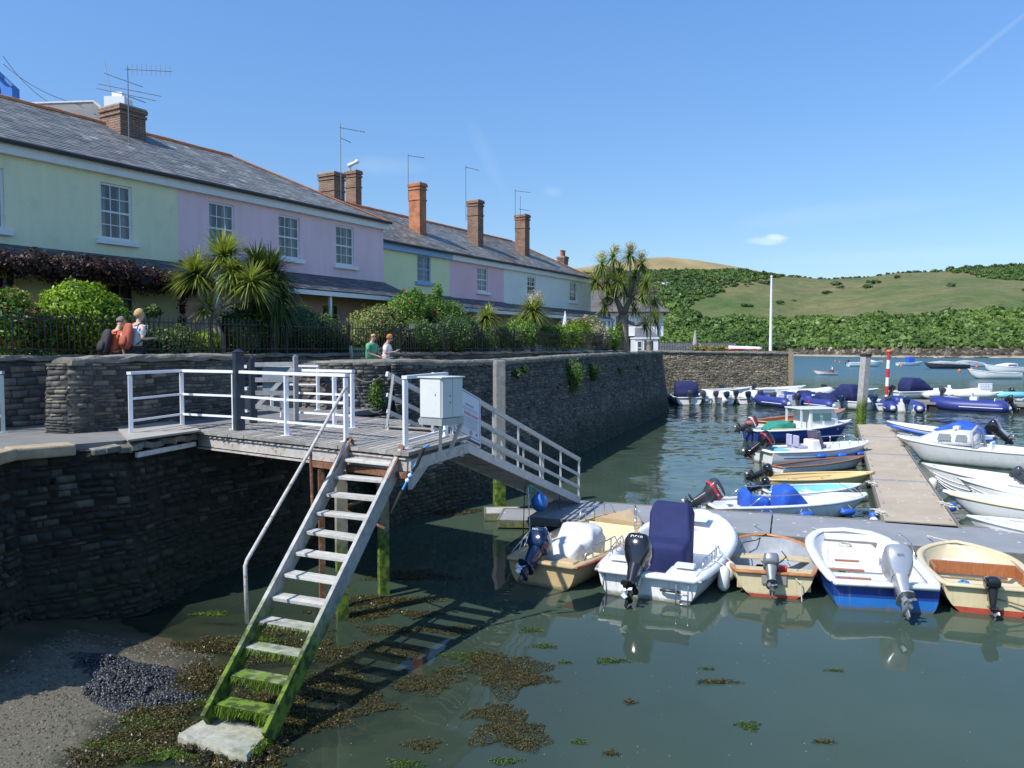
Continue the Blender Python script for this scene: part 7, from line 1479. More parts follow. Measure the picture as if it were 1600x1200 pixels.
# 2 white console boat
h = Hull(4.3, 2.02, .42, .68, tw=.86, n=2.9, nose=.22, draft=.18, floor=.14, th=.11, rake=.4, e1=.6)
t, h = boat('console_boat', 'white console boat with tall navy cover and big black outboard', (2.28,13.25), 25.5, h, gel, gin, gel, group=NEAR, deck=.30, deckm=gel, rimw=.20, rimh=.08)
g = MB(); lo = [Vector((h.x(q,1), s_*(h.b(q)+.05), h.sh(q)-.02)) for s_, qs in ((-1,np.linspace(0,.99,20)),(1,np.linspace(.99,0,20))) for q in qs]; g.tube(lo, .03, 6, closed=True); g.build('rubbing_strake', M('grey_rubber', (.32,.33,.36), .6), t)
for s_ in (-1,1): g = MB(); g.b2(.0,.50,s_*.30,s_*.84,.30,.50); g.build('stern_quarter', gel, t, bevel=.05); g = MB(); g.box((.30,s_*.58,.565),(.20,.34,.07)); g.build('seat_cushion', gel, t, bevel=.03)
def drape(t, m_, secs, seed=1): return cover(t, 'canvas_cover', m_, secs, .016, seed, 36, .16)
cv = drape(t, nvc, [(.98,.34,.16,.62),(1.03,.40,.14,.70),(1.50,.40,.14,.74),(1.55,.37,.14,1.30),(1.62,.355,.14,1.36),(1.95,.34,.14,1.30),(2.06,.33,.2,1.16),(2.12,.30,.2,.7)], 5)
g = MB(); g.b2(h.L*.72,h.L*.80,-.02,.02,.735,.75); g.b2(3.05,3.6,-.35,.35,.728,.735); g.build('deck_hatch', gin, t)
bowrail(t, h, .10, .38, .20, off=.10); 
tubes(t, 'ladder', ss, [[(-.02,-.72,.46),(-.10,-.72,.30),(-.10,-.72,-.05)],[(-.02,-.52,.46),(-.10,-.52,.30),(-.10,-.52,-.05)],[(-.10,-.72,.18),(-.10,-.52,.18)],[(-.10,-.72,.02),(-.10,-.52,.02)],[(-.02,.75,.40),(-.08,.75,.1)]], .012)
tubes(t, 'fairlead', dgr, [[(-.04,-.25,.20),(-.09,-.3,.22),(-.09,-.5,.22),(-.04,-.55,.2)]], .028)
outboard(t, (-.02,.16,.44), 1.28, R(42), blk, style=1, text=[('DF60','back',.42,.09)], mcb=gel, prop=gel, stripe=None)
for s_ in (.75,): 
    Mt = WM[t.name]; p = Mt @ Vector((h.L*.22, -(h.b(.2)+.15), .30)); fender('long white fender hanging on the right side of the white console boat', p+Vector((0,0,.16)), p-Vector((.02,0,.28)), .10, fwhite); p2 = Mt @ Vector((h.L*.30, -(h.b(.3)+.16), .32)); fender('second white fender behind the long one on the white console boat', p2+Vector((.0,0,.14)), p2-Vector((.02,0,.2)), .09, fwhite)
    rope('white fender lines on the right side of the white console boat', [p+Vector((0,0,.16)), Mt @ Vector((h.L*.24, -h.b(.24)+.05, .52)), Mt @ Vector((h.L*.30,-h.b(.3)+.12,.72)), p2+Vector((0,0,.14))])
# 3 wooden rimmed dinghy
h = Hull(2.65, 1.62, .42, .48, tw=.78, n=3.2, nose=.16, draft=.13, floor=.0, th=.035, rake=.12, e1=1.12, tm=.45, flare=.0)
t, h = boat('rowing_dinghy', 'round cream dinghy with varnished wooden gunwale, grey inside and small grey outboard', (4.45,13.32), 15, h, crm, M('pale_grey_liner', (.34,.36,.38), .6, .15, 5), teak, anti, .05, group=NEAR, rimw=.07, rimh=.05, thw=[(.60,.30,.30,M('pale_plywood', (.55,.44,.26), .7, .12, 8)), (.30,.28,.22,M('pale_plywood', (.55,.44,.26)))], strakes=0)
ply = MATS['pale_plywood']
for s_ in (-1,1): g = MB(); g.b2(.06,.16,s_*.28,s_*.60,.12,.43); g.build('stern_board', ply, t); g = MB(); g.b2(.10,.62,s_*.36,s_*.58,.27,.30); g.build('side_bench', ply, t)
g = MB(); g.b2(.95,1.25,-.30,.05,.28,.33); g.build('floor_board', M('pale_blue_board', (.30,.42,.50), .6), t)
tubes(t, 'painter', dark, [[(2.6,0,.5),(2.35,.2,.42),(2.1,.45,.42),(1.5,.52,.44)], [(.9,-.1,.33),(1.4,-.3,.36),(1.9,-.25,.34)]], .010)
g = MB(); g.box((.16,-.13,.42),(.16,.18,.20)); g.build('fuel_can', redp, t, bevel=.02)
g = MB(); g.b2(-.035,-.0,-.20,.20,.24,.44); g.build('motor_pad', M('grey_pad', (.3,.28,.27), .8), t)
outboard(t, (-.04,.05,.42), .90, R(45), mgr, mgr, style=2, stripe=None, tiller=True)
# 4 blue and white dory
h = Hull(3.45, 1.78, .44, .56, tw=.92, n=3.6, nose=.42, draft=.16, floor=.10, th=.11, rake=.12, e1=.5, flare=.08)
t, h = boat('dory', 'blue and white square bowed dory with steering wheel and large silver outboard', (6.02,12.62), 12, h, dbl, gin, gel, vbl, .20, group=NEAR, rimw=.17, rimh=.07, thw=[(.30,.28,.26,gel),(.50,.26,.26,gel)])
for x, y0, y1 in ((.72,.05,.62),(1.25,.05,.66),(1.9,.0,.42)): g = MB(); g.b2(x, x+.09, y0, y1, .285, .31); g.build('wooden_slat', mahog, t, bevel=.004)
g = MB(); g.b2(2.35,3.1,-.45,.45,.12,.40); g.build('bow_locker', gel, t, bevel=.04)
g = MB(); g.lathe([(.17,0),(.185,.012),(.17,.024),(.155,.012),(.17,0)], (1.35,-.48,.62), 20, axis=(-.5,0,.85))
for a in (0,2.1,4.2): 
    q_ = Vector((-.5,0,.85)).to_track_quat('Z','Y'); g.tube([Vector((1.35,-.48,.62)), Vector((1.35,-.48,.62))+q_ @ Vector((.17*math.cos(a),.17*math.sin(a),.01))], .010, 5)
g.tube([(1.35,-.48,.62),(1.48,-.48,.40)], .02, 6); g.build('steering_wheel', dark, t)
g = MB(); g.b2(1.42,1.75,-.62,-.34,.10,.50); g.build('console', gel, t, bevel=.03)
g = MB(); g.b2(.45,.75,-.52,-.22,.12,.34); g.build('blue_bag', bluc, t, bevel=.05)
tubes(t, 'rail', ss, [[Vector((h.x(q,1),-(h.b(q)-.05),h.sh(q)+(.02 if i in (0,4) else .25))) for i, q in enumerate(np.linspace(.42,.80,5))]], .012)
outboard(t, (-.02,-.18,.46), 1.22, R(46), slv, style=1, mcb=dgr, prop=mgr, text=[('BF50','back',.30,.05,0,signn)])
# 5 cream dinghy with wooden backrest
h = Hull(2.85, 1.66, .44, .52, tw=.82, n=3.0, nose=.06, draft=.14, floor=.06, th=.07, rake=.12, e1=1.0, tm=.45, flare=.03)
t, h = boat('rowing_dinghy', 'cream dinghy with wide wooden backrest, red waterline and small black outboard', (7.62,12.45), 19, h, crm, crm_in, crm, anti, .09, group=NEAR, rimw=.11, rimh=.05, thw=[(.30,.26,.34,crm_in)])
g = MB(); g.b2(1.30,1.345,-.66,.66,.28,.50); g.build('backrest', mahog, t, bevel=.008)
for s_ in (-1,1): g = MB(); g.b2(.85,1.30,s_*.64,s_*.69,.28,.49); g.build('backrest_side', mahog, t, bevel=.008)
g = MB(); g.b2(1.35,1.80,-.55,.55,.22,.25); g.build('thwart', crm_in, t, bevel=.008); g = MB(); g.b2(1.75,2.05,-.32,.36,.33,.36); g.build('white_board', gel, t, bevel=.006)
g = MB(); g.b2(.12,.35,-.60,.60,.24,.27); g.build('stern_seat', gel, t, bevel=.008)
Mtx5 = Matrix.Translation((-.012,-.48,.33)) @ Matrix(((0,0,-1,0),(-1,0,0,0),(0,1,0,0),(0,0,0,1)))
outboard(t, (-.03,.02,.42), .78, R(8), blk, style=2, stripe=None, mcb=dgr, tiller=True); 
g = MB(); g.tube([(-.06,-.05,.28),(-.05,-.25,.24),(-.06,-.42,.20),(-.05,-.62,.14)], .012, 5); g.build('chain', M('old_chain', (.22,.19,.13)), t)
q = WM[t.name] @ Vector((.9,-.93,.18)); fender('white fender at the far right of the cream dinghy with wooden backrest', q+Vector((0,0,.18)), q-Vector((0,0,.18)), .09, fwhite)
def coil(t, x, y, z, r_, m_, nm='rope_coil', n_=4):
    rr_ = random.Random(int(x*100)); pts = []
    for i in range(n_*14): a = 2*math.pi*i/14; k = r_*(1-.07*(i//14))+rr_.uniform(-.012,.012); pts.append(Vector((x+k*math.cos(a), y+k*.8*math.sin(a), z+.010*(i//14)+rr_.uniform(0,.008))))
    g = MB(); g.tube(pts, .010, 5); g.build(nm, m_, t)
B_T = {o['label'][:12]: o for o in sc.objects if o.get('category') == 'boat' and 'label' in o.keys()}
for key, args in (('tan boat wit', (2.5,.1,.20,.14)), ('white consol', (2.6,.25,.17,.16)), ('round cream ', (2.2,.0,.08,.15)), ('blue and whi', (2.7,.1,.41,.14)), ('cream dinghy', (2.2,-.1,.12,.15))): coil(B_T[key], *args, rope_w)
coil(B_T['cream dinghy'], .7, .25, .28, .10, rope_b); coil(B_T['blue and whi'], 1.6, .35, .13, .13, rope_g)
for k_, x in enumerate((1.0,1.45)): g = MB(); g.b2(x, x+.12, -.45, .45, .145, .16); g.build('floor_slat', gry_in, B_T['white consol'])
# lines from the near row
for (lbl, pts, m_) in (('green line from the blue dory bow corner to the water', [gd(583,1,1)*0+Vector((4.95,13.6,.42)), Vector((4.98,13.45,.2)), Vector((4.99,13.4,-.1))], rope_g), ('pale line trailing from the round cream dinghy stern', [Vector((4.75,13.25,.44)), Vector((4.85,13.15,.3)), Vector((4.86,13.1,-.1))], rope_w),
                       ('bow line from the round cream dinghy to the walkway', [Vector((5.12,16.35,.6)), Vector((5.2,16.9,.45))], rope_w), ('bow line from the blue dory to the walkway', [Vector((6.4,16.1,.55)), Vector((6.35,16.6,.45))], rope_w), ('bow line from the right hand cream dinghy to the walkway', [Vector((8.17,15.2,.56)), Vector((8.4,15.9,.45)), Vector((8.9,15.3,.45))], rope_w), ('white line between the tan boat and the walkway', [Vector((2.3,17.2,.62)), Vector((2.5,17.6,.45))], rope_w)): rope(lbl, pts, m_, sag=.03)
# ---- left side of the finger pontoon: bows at the finger
LEFT = 'boats moored on the left side of the tan pontoon'
def between(pxs, pys, zs, pxb, pyb, zb): a = gz(pxs, pys, zs); b_ = gz(pxb, pyb, zb); d = b_-a; d.z = 0; return (a.x, a.y), math.degrees(math.atan2(d.x, d.y)), d.length
st, az, L_ = between(1108, 806, .05, 1352, 797, .1)
h = Hull(L_, 1.45, .36, .50, tw=.86, n=2.8, nose=.15, draft=.14, floor=.10, th=.06, rake=.3)
t, h = boat('skiff', 'white skiff with two bright blue covered seats and a dark tilted outboard', st, az, h, gel, gin, gel2, group=LEFT, deck=.12, rimw=.11, rimh=.06, thw=[(.2,.26,.3,gel)])
cover(t, 'seat_cover', bluc, [(.85,.30,.12,.62),(.95,.32,.10,.72),(1.05,.32,.10,.52),(1.45,.32,.10,.50)], .012, 3); cover(t, 'console_cover', bluc, [(1.72,.30,.12,.4),(1.80,.38,.10,.74),(2.05,.36,.10,.80),(2.45,.28,.1,.40)], .012, 4)
for s_ in (1,-1): tubes(t, 'rail', ss, [[Vector((h.x(q,1), s_*(h.b(q)-.05), h.sh(q)+(.02 if i in (0,9) else .28))) for i, q in enumerate(np.linspace(.18,.96,10))]], .012)
outboard(t, (-.02,0,.44), 1.12, R(58), dgr, dgr, style=1, stripe=[(txr,.24,.31)], text=[('MARINER','R',.385,.085,-.17),('50','R',.275,.07,-.1)])
for k_, (q, lb) in enumerate(((.28,'near stern'),(.52,'amidships'),(.80,'near bow'))):
    p = WM[t.name] @ Vector((h.x(q,1), -(h.b(q)+.09), .20)); d = Vector((math.sin(R(az)), math.cos(R(az)), 0)); fender('bright blue fender %s on the white skiff with blue covers' % lb, p-d*.19, p+d*.19, .085, fblue); rope('slack fender line %s on the white skiff' % lb, [p-d*.19, WM[t.name] @ Vector((h.x(q,1), -h.b(q)+.05, .42)), p+d*.19], sag=.0, r=.008)
st, az, L_ = between(1197, 786, .05, 1352, 783, .1); st = (st[0], st[1]+.25)
h = Hull(L_, 1.25, .38, .52, tw=.7, n=2.2, draft=.14, floor=.06, th=.04, e1=.9)
t, h = boat('rowing_dinghy', 'white dinghy with pale blue interior and a red stripe behind the skiff', st, az, h, gel, ltb, gel, anti, .16, group=LEFT, rimw=.07, thw=[(.25,.28,.2,gel),(.5,.28,.2,gel),(.72,.3,.18,gel)])
outboard(t, (-.02,0,.42), .8, R(64), blk, style=2, tiller=True)
st, az, L_ = between(1196, 762, .05, 1366, 757, .1)
h = Hull(L_, 1.3, .36, .48, tw=.7, n=2.0, draft=.14, floor=.05, th=.03, e1=.95)
t, h = boat('rowing_dinghy', 'long cream yellow open dinghy with oars inside on the left of the tan pontoon', st, az, h, yel, yel, yel, group=LEFT, rimw=.07, thw=[(.3,.26,.18,yel),(.6,.28,.18,yel)])
g = MB(); g.tube([(.9,.2,.3),(2.2,.35,.34)], .02, 6); g.box((1.0,.2,.3),(.35,.12,.015)); g.build('oar', ply, t); g = MB(); g.tube([(1.7,-.1,.3),(2.9,-.2,.36)], .02, 6); g.box((1.8,-.1,.3),(.35,.12,.015)); g.build('oar', ply, t)
outboard(t, (-.02,.05,.40), .95, R(66), blk, style=2, stripe=None)
st, az, L_ = between(1208, 738, .05, 1352, 722, .1); st = (st[0], st[1]+.15)
h = Hull(L_-.2, .95, .26, .36, tw=.6, n=2.2, draft=.14, floor=.06, th=.04); t, h = boat('rowing_dinghy', 'pale dinghy with wooden gunwale hidden between the yellow dinghy and white motorboat', (st[0]+.1, st[1]-.25), az, h, gel2, gry_in, mahog, group=LEFT, rimw=.06)
st, az, L_ = between(1192, 722, .05, 1352, 716, .1)
h = Hull(L_+.1, 1.75, .50, .72, tw=.88, n=2.6, nose=.1, draft=.2, floor=.2, th=.09, rake=.6, e1=.6)
t, h = boat('motorboat', 'white motorboat with smoked windscreen, covered seats and black tilted outboard', st, az, h, gel, gin, gel, group=LEFT, deck=.42, deckm=gel, rimw=.14, rimh=.07)
g = MB(); lo = [Vector((h.x(q,1)-.02, -(h.b(q)*.985+.03), h.sh(q)-.22)) for q in np.linspace(.1,.92,16)]; g.tube(lo, .022, 6); g.build('hull_stripe', tubeb, t)
smk = M('smoked_screen', (.10,.08,.14), .12, .05, 3); g = MB(); rw = []
for i in range(9): a = math.pi*(i/8-.5); rw.append((Vector((2.05+.30*math.cos(a), .42*math.sin(a), .62)), Vector((1.92+.25*math.cos(a), .36*math.sin(a), 1.16))))
g.loft([[p[0] for p in rw],[p[1] for p in rw]], closed=False, cap=False); g.build('windscreen', smk, t, smooth=True); tubes(t, 'screen_frame', ss, [[p[1] for p in rw]], .015)
g = MB(); g.b2(1.75,2.15,-.32,.32,.2,.86); g.build('console', gel, t, bevel=.05); seat(t, 1.35,.25,.62,.36,.38,.42,M('lilac_seat', (.48,.46,.60), .5)); seat(t, 1.35,-.25,.62,.36,.38,.42,MATS['lilac_seat']); seat(t,.55,0,.50,1.1,.4,.1,ltb,False)
bowrail(t, h, .50, .95, .26, off=.08)
outboard(t, (-.02,0,.56), 1.28, R(52), blk, style=1, stripe=[(txr,.30,.34)], prop=mgr)
for k_, q in enumerate((.42,.62,.84)):
    p = WM[t.name] @ Vector((h.x(q,1), -(h.b(q)+.08), .36)); d = Vector((math.sin(R(az)), math.cos(R(az)), 0)); fender(['navy fender nearest the stern', 'navy fender amidships', 'blue fender at the bow'][k_]+' of the white motorboat with smoked windscreen', p-d*.18, p+d*.18, .08, fblue)
st, az, L_ = between(1172, 690, .0, 1325, 683, .1)
h = Hull(L_+.15, 1.9, .55, .88, tw=.8, n=2.3, draft=.25, floor=.2, th=.06, rake=.5, e1=.75)
t, h = boat('cabin_boat', 'deep blue hulled fishing boat with white wheelhouse and green cover', st, az, h, dbl, gin, gel, group=LEFT, deck=.46, deckm=gel, rimw=.10, rimh=.07)
x0, x1 = h.L*.50, h.L*.80
g = MB(); g.loft([[Vector((x,y,z)) for x, y in ((x0,-w_),(x1-k,-w_*.8),(x1-k,w_*.8),(x0,w_))] for z, w_, k in ((.5,.72,0),(1.0,.70,.02),(1.42,.66,.18),(1.46,.6,.2))]); g.build('wheelhouse', gel, t, bevel=.03)
g = MB(); g.b2(x0-.45, x1-.12, -.74, .74, 1.46, 1.52); g.build('wheelhouse_roof', gel, t, bevel=.02)
winm_ = M('cabin_glass', (.10,.22,.22), .08, .1, 3)
for s_ in (-1,1):
    for a, b_ in ((.12,.50),(.62,1.05)): g = MB(); g.b2(x0+a, x0+b_, s_*.70, s_*.725, .95, 1.32); g.build('cabin_window', winm_, t, bevel=.03)
    g = MB(); g.b2(x0-.42,x0-.34,s_*.60,s_*.66,.5,1.46); g.build('roof_post', gel, t)
g = MB(); g.add([(x1-.03,-.5,1.02),(x1-.03,.5,1.02),(x1-.15,.5,1.36),(x1-.15,-.5,1.36)], [(0,1,2,3)]); g.build('cabin_window', winm_, t)
cover(t, 'engine_cover', grc, [(.7,.3,.3,.62),(1.1,.45,.3,.86),(1.7,.45,.3,.9),(2.05,.35,.3,.8)], .02, 6); g = MB(); g.b2(.75,2.0,-.60,-.50,.48,.62); g.build('side_coaming', crm, t, bevel=.02)
p = WM[t.name] @ Vector((h.L*.5, -(h.b(.5)+.08), .42)); fender('white fender on the side of the deep blue hulled boat', p-Vector((.22,0,0)), p+Vector((.22,0,.0)), .09, fwhite)
outboard(t, (-.02,.1,.62), 1.15, R(62), dgr, style=1, stripe=[(txw,.25,.31),(txr,.33,.38)])
outboard(t, (-.10,-.35,.78), .75, R(-4), M('pinkish_red_cowl', (.50,.16,.13), .5), dgr, style=2)
st, az, L_ = between(1198, 668, .3, 1330, 652, .5); st = (st[0], st[1]+1.2)
h = Hull(L_+.3, 1.7, .5, .85, tw=.7, n=2.2, draft=.2, floor=.1, th=.05, e1=.9)
t, h = boat('wooden_boat', 'white open boat with varnished wooden rim and deck behind the blue fishing boat', st, az, h, gel2, teak, teak, group=LEFT, deck=.25, deckm=teak, rimw=.12, rimh=.07); g = MB(); g.tube([(h.L*.55,0,.3),(h.L*.55,0,1.5)], .03, 6); g.build('red_mast', mr_, t)
# ---- right side of the finger pontoon: bows at the finger, sterns to the right
RIGHT = 'boats moored on the right side of the tan pontoon'
def rb(bx, by, bz, az, L_): b_ = gz(bx, by, bz); d = Vector((math.sin(R(az)), math.cos(R(az)), 0)); s_ = b_-d*L_; return (s_.x, s_.y)
st = rb(1386, 659, .85, -50, 4.3); h = Hull(4.3, 1.8, .55, .88, tw=.75, n=2.1, draft=.2, floor=.15, th=.06, e1=.8)
t, h = boat('open_boat', 'long white and blue open boat with a bright blue tarpaulin over its stern', st, -50, h, gel2, gin, gel, group=RIGHT, rimw=.10, rimh=.06, thw=[(.5,.4,.3,gel),(.7,.42,.3,gel)])
lo = [Vector((h.x(q,1), s_*(h.b(q)+.01), h.sh(q)-.16)) for s_, qs in ((1,np.linspace(0,.995,24)),(-1,np.linspace(.995,0,24))) for q in qs]; g = MB(); g.tube(lo, .055, 6, closed=True); g.build('blue_band', fblue, t)
cover(t, 'tarpaulin', bluc, [(.2,.7,.50,.6),(.8,.82,.46,.95),(1.4,.86,.45,1.05),(2.1,.86,.46,.75),(2.3,.86,.5,.62)], .02, 7); outboard(t, (-.02,.35,.6), 1.25, R(45), blk, style=1); outboard(t, (-.02,-.3,.6), 1.2, R(52), slv, style=1, stripe=[(txr,.30,.34)])
st = rb(1402, 682, .8, -47, 4.7); h = Hull(4.7, 2.1, .60, .82, tw=.85, n=2.5, nose=.1, draft=.2, floor=.2, th=.08, rake=.7, e1=.6)
t, h = boat('cuddy_boat', 'pale cuddy cabin boat with two side windows right of the tan pontoon', st, -47, h, gel2, gin, gel2, group=RIGHT, deck=.58, deckm=gel2, rimw=.10, rimh=.06)
g = MB(); rings = []
for x, w_, z in ((h.L*.42,.80,1.22),(h.L*.60,.76,1.22),(h.L*.72,.62,1.10),(h.L*.82,.42,.88)): rings.append([Vector((x, w_*math.cos(a)*(1-.18*math.sin(a)), .72+(z-.72)*math.sin(a)**.7)) for a in np.linspace(0, math.pi, 11)])
g.loft(rings, closed=True); g.build('cabin', gel2, t, smooth=True); cgl = M('cuddy_glass', (.22,.24,.24), .1, .1, 3)
for s_ in (-1,1):
    for a, b_ in ((.45,.535),(.56,.66)): g = MB(); g.loft([[Vector((h.L*a,s_*.765,.86)),Vector((h.L*b_,s_*.735,.86)),Vector((h.L*b_-.05,s_*.68,1.10)),Vector((h.L*a+.02,s_*.71,1.10))],[Vector((h.L*a,s_*.785,.86)),Vector((h.L*b_,s_*.755,.86)),Vector((h.L*b_-.05,s_*.70,1.10)),Vector((h.L*a+.02,s_*.73,1.10))]]); g.build('cabin_window', cgl, t)
g = MB(); g.tube([(h.L*.56,-.3,1.27),(h.L*.56,.3,1.27)], .05, 6); g.box((h.L*.56,0,1.28),(.2,.35,.14)); g.build('deck_gear', fwhite, t, bevel=.03)
tubes(t, 'arch', gyc, [[(h.L*.40,-.85,.6),(h.L*.42,-.78,1.2),(h.L*.42,0,1.38),(h.L*.42,.78,1.2),(h.L*.40,.85,.6)]], .05)
seat(t, 1.6,.3,.6,.5,.4,.3,gel); outboard(t, (-.02,.25,.62), 1.2, R(50), slv, style=1); outboard(t, (-.02,-.3,.62), 1.1, R(48), dgr, style=1, stripe=[(txr,.30,.34)])
st = rb(1441, 726, .78, -46, 5.0); h = Hull(5.0, 1.75, .52, .82, tw=.8, n=2.3, draft=.2, floor=.14, th=.06, e1=.8, rake=.4)
t, h = boat('open_boat', 'clinker white open boat nearer than the cuddy boat, small grey outboard aboard', st, -46, h, gel, gin, gel2, group=RIGHT, rimw=.10, rimh=.05, strakes=4, thw=[(.4,.36,.3,gel),(.62,.4,.3,gel)]); outboard(t, (2.6,-.1,.62), .9, R(40), dgr, style=2)
st = rb(1448, 746, .6, -47, 4.6); st = (st[0]+.35, st[1]-.55); h = Hull(4.4, 1.6, .46, .70, tw=.8, n=2.3, draft=.18, floor=.12, th=.05, e1=.8, rake=.35)
t, h = boat('open_boat', 'slim white clinker boat between the clinker open boat and the flat white skiff', st, -47, h, gel, gin, gel, group=RIGHT, rimw=.08, rimh=.05, strakes=5, thw=[(.45,.3,.3,gel),(.7,.34,.25,gel)])
st = rb(1474, 768, .5, -50, 4.2); h = Hull(4.2, 1.5, .36, .50, tw=.85, n=2.6, nose=.15, draft=.14, floor=.12, th=.08, e1=.6, rake=.4)
t, h = boat('skiff', 'flat white skiff with a covered foredeck and blue bow fender', st, -50, h, gel, gin, crm, group=RIGHT, deck=.5, deckm=gel, rimw=.10, rimh=.05)
p = WM[t.name] @ Vector((h.L*.93, .14+h.b(.93), .2)); fender('small blue fender under the bow of the flat white skiff', p+Vector((0,0,.12)), p-Vector((0,0,.12)), .10, fblue)
g = MB(); g.b2(.9,1.7,-.15,.15,.42,.50); g.build('white_bundle', fwhite, t, bevel=.05)
st = rb(1512, 806, .6, -62, 3.4); h = Hull(3.4, 1.35, .42, .60, tw=.7, n=2.2, draft=.14, floor=.08, th=.045, e1=.9, rake=.2)
t, h = boat('rowing_dinghy', 'empty white dinghy nearest the walkway on the right of the tan pontoon', st, -62, h, gel2, gel, gel, group=RIGHT, rimw=.09, rimh=.05, thw=[(.3,.26,.2,gel)])
# ---- inflatables on the far pontoon
def rib(label, px, py, az, L_, m_, big=1.0, motor=(blk, R(12)), console=None, seatm=None, canopy=None, group='inflatables moored on the far pontoon'):
    q = gz(px, py, 0); t = thing('inflatable_boat', label, 'inflatable boat', (q.x, q.y, 0), R(90-az), group); B_ = .72*big; r = .38*big; pts = []; rs = []
    for f_ in np.linspace(0, 1, 8): pts.append(Vector((-.25+f_*(L_*.62+.25), -B_, .30+.03*f_))); rs.append(r*(.35 if f_ == 0 else 1))
    for a in np.linspace(-math.pi/2+.25, math.pi/2-.25, 9): pts.append(Vector((L_*.62+L_*.36*math.cos(a), B_*math.sin(a), .33+.18*math.cos(a)**2))); rs.append(r*.98)
    for f_ in np.linspace(1, 0, 8): pts.append(Vector((-.25+f_*(L_*.62+.25), B_, .30+.03*f_))); rs.append(r*(.35 if f_ == 0 else 1))
    g = MB(); g.tube(pts, rs, 12); g.build('tube', m_, t, smooth=True)
    for s_ in (-1,1): g = MB(); g.tube([Vector((-.34,s_*B_,.30)), Vector((-.22,s_*B_,.30))], [r*.12,r*.42], 10); g.tube([Vector((.1,s_*(B_+r*.99),.28)), Vector((L_*.6,s_*(B_+r*.99),.30))], .03, 5); g.build('end_cap', gel if m_ is not tubew else gyc, t)
    g = MB(); g.b2(0, .06, -B_+r*.4, B_-r*.4, .05, .52); g.build('transom', gel, t); g = MB(); g.prism([(0,-.55*big),(L_*.6,-.55*big),(L_*.85,0),(L_*.6,.55*big),(0,.55*big)], -.12, .14); g.build('hull', gel, t)
    if console: g = MB(); g.b2(L_*.40, L_*.40+.45, -.28, .28, .14, .85*big); g.b2(L_*.40+.3, L_*.40+.36, -.24,.24,.85*big,1.1*big); g.build('console', console, t, bevel=.05)
    if seatm: g = MB(); g.b2(L_*.16, L_*.32, -.25, .25, .14, .60); g.box((L_*.17,0,.72),(.08,.45,.3)); g.build('seat', seatm, t, bevel=.05)
    if canopy: cover(t, 'cover', canopy, [(L_*.10,.45,.3,.62),(L_*.25,.55,.35,.95),(L_*.45,.5,.4,1.05),(L_*.62,.4,.4,.7)], .03, int(px))
    if motor: outboard(t, (-.02,0,.56), 1.1*big, motor[1], motor[0], style=1)
    return t
rib('white inflatable with grey motor, second from the left of the row', 1118, 632, 6, 3.4, tubew, motor=(dgr, R(10)), seatm=gel)
rib('white inflatable with black motor, left of the pale wide one', 1149, 631, 2, 3.3, tubew, motor=(blk, R(8)))
rib('wide pale inflatable with bare transom and dark motor near the end timber', 1187, 632, 8, 3.6, tubew, 1.08, motor=(dgr, R(10)), seatm=gel)
rib('blue inflatable with navy cover between the end timber and the seat covered one', 1277, 634, -16, 3.6, tubeb, .95, motor=(dgr, R(8)), canopy=nvc)
rib('small white inflatable squeezed beside the silver pile', 1335, 637, -10, 3.2, tubew, .85, motor=(blk, R(8)))
rib('blue inflatable angled left below the end timber', 1243, 637, -20, 3.8, tubeb, 1.05, motor=(dgr, R(5)), console=gel, seatm=gel)
rib('blue inflatable with navy seat covers left of the silver pile', 1312, 640, -22, 3.8, tubeb, 1.0, motor=(nvy, R(5)), canopy=nvc)
rib('blue inflatable with twin dark motors right of the silver pile', 1415, 645, 16, 4.0, tubeb, 1.1, motor=(nvy, R(8)), seatm=gel, canopy=None)
rib('blue and white inflatable near the right edge of the far pontoon', 1575, 644, -48, 4.4, tubeb, 1.1, motor=(blk, R(25)), console=gel, seatm=gel)
rib('pale inflatable with grey seat lying side on behind the blue ones', 1240, 620, 80, 3.4, tubew, .9, motor=None, seatm=gyc)
rib('long white inflatable with console lying along the back of the far pontoon', 1440, 622, 92, 4.8, tubew, 1.0, motor=(blk, R(10)), console=gel, seatm=nvc)
rib('small dark inflatable beyond the notice at the far right', 1580, 628, 85, 3.6, tubew, 1.0, motor=(blk, R(40)), console=gel)
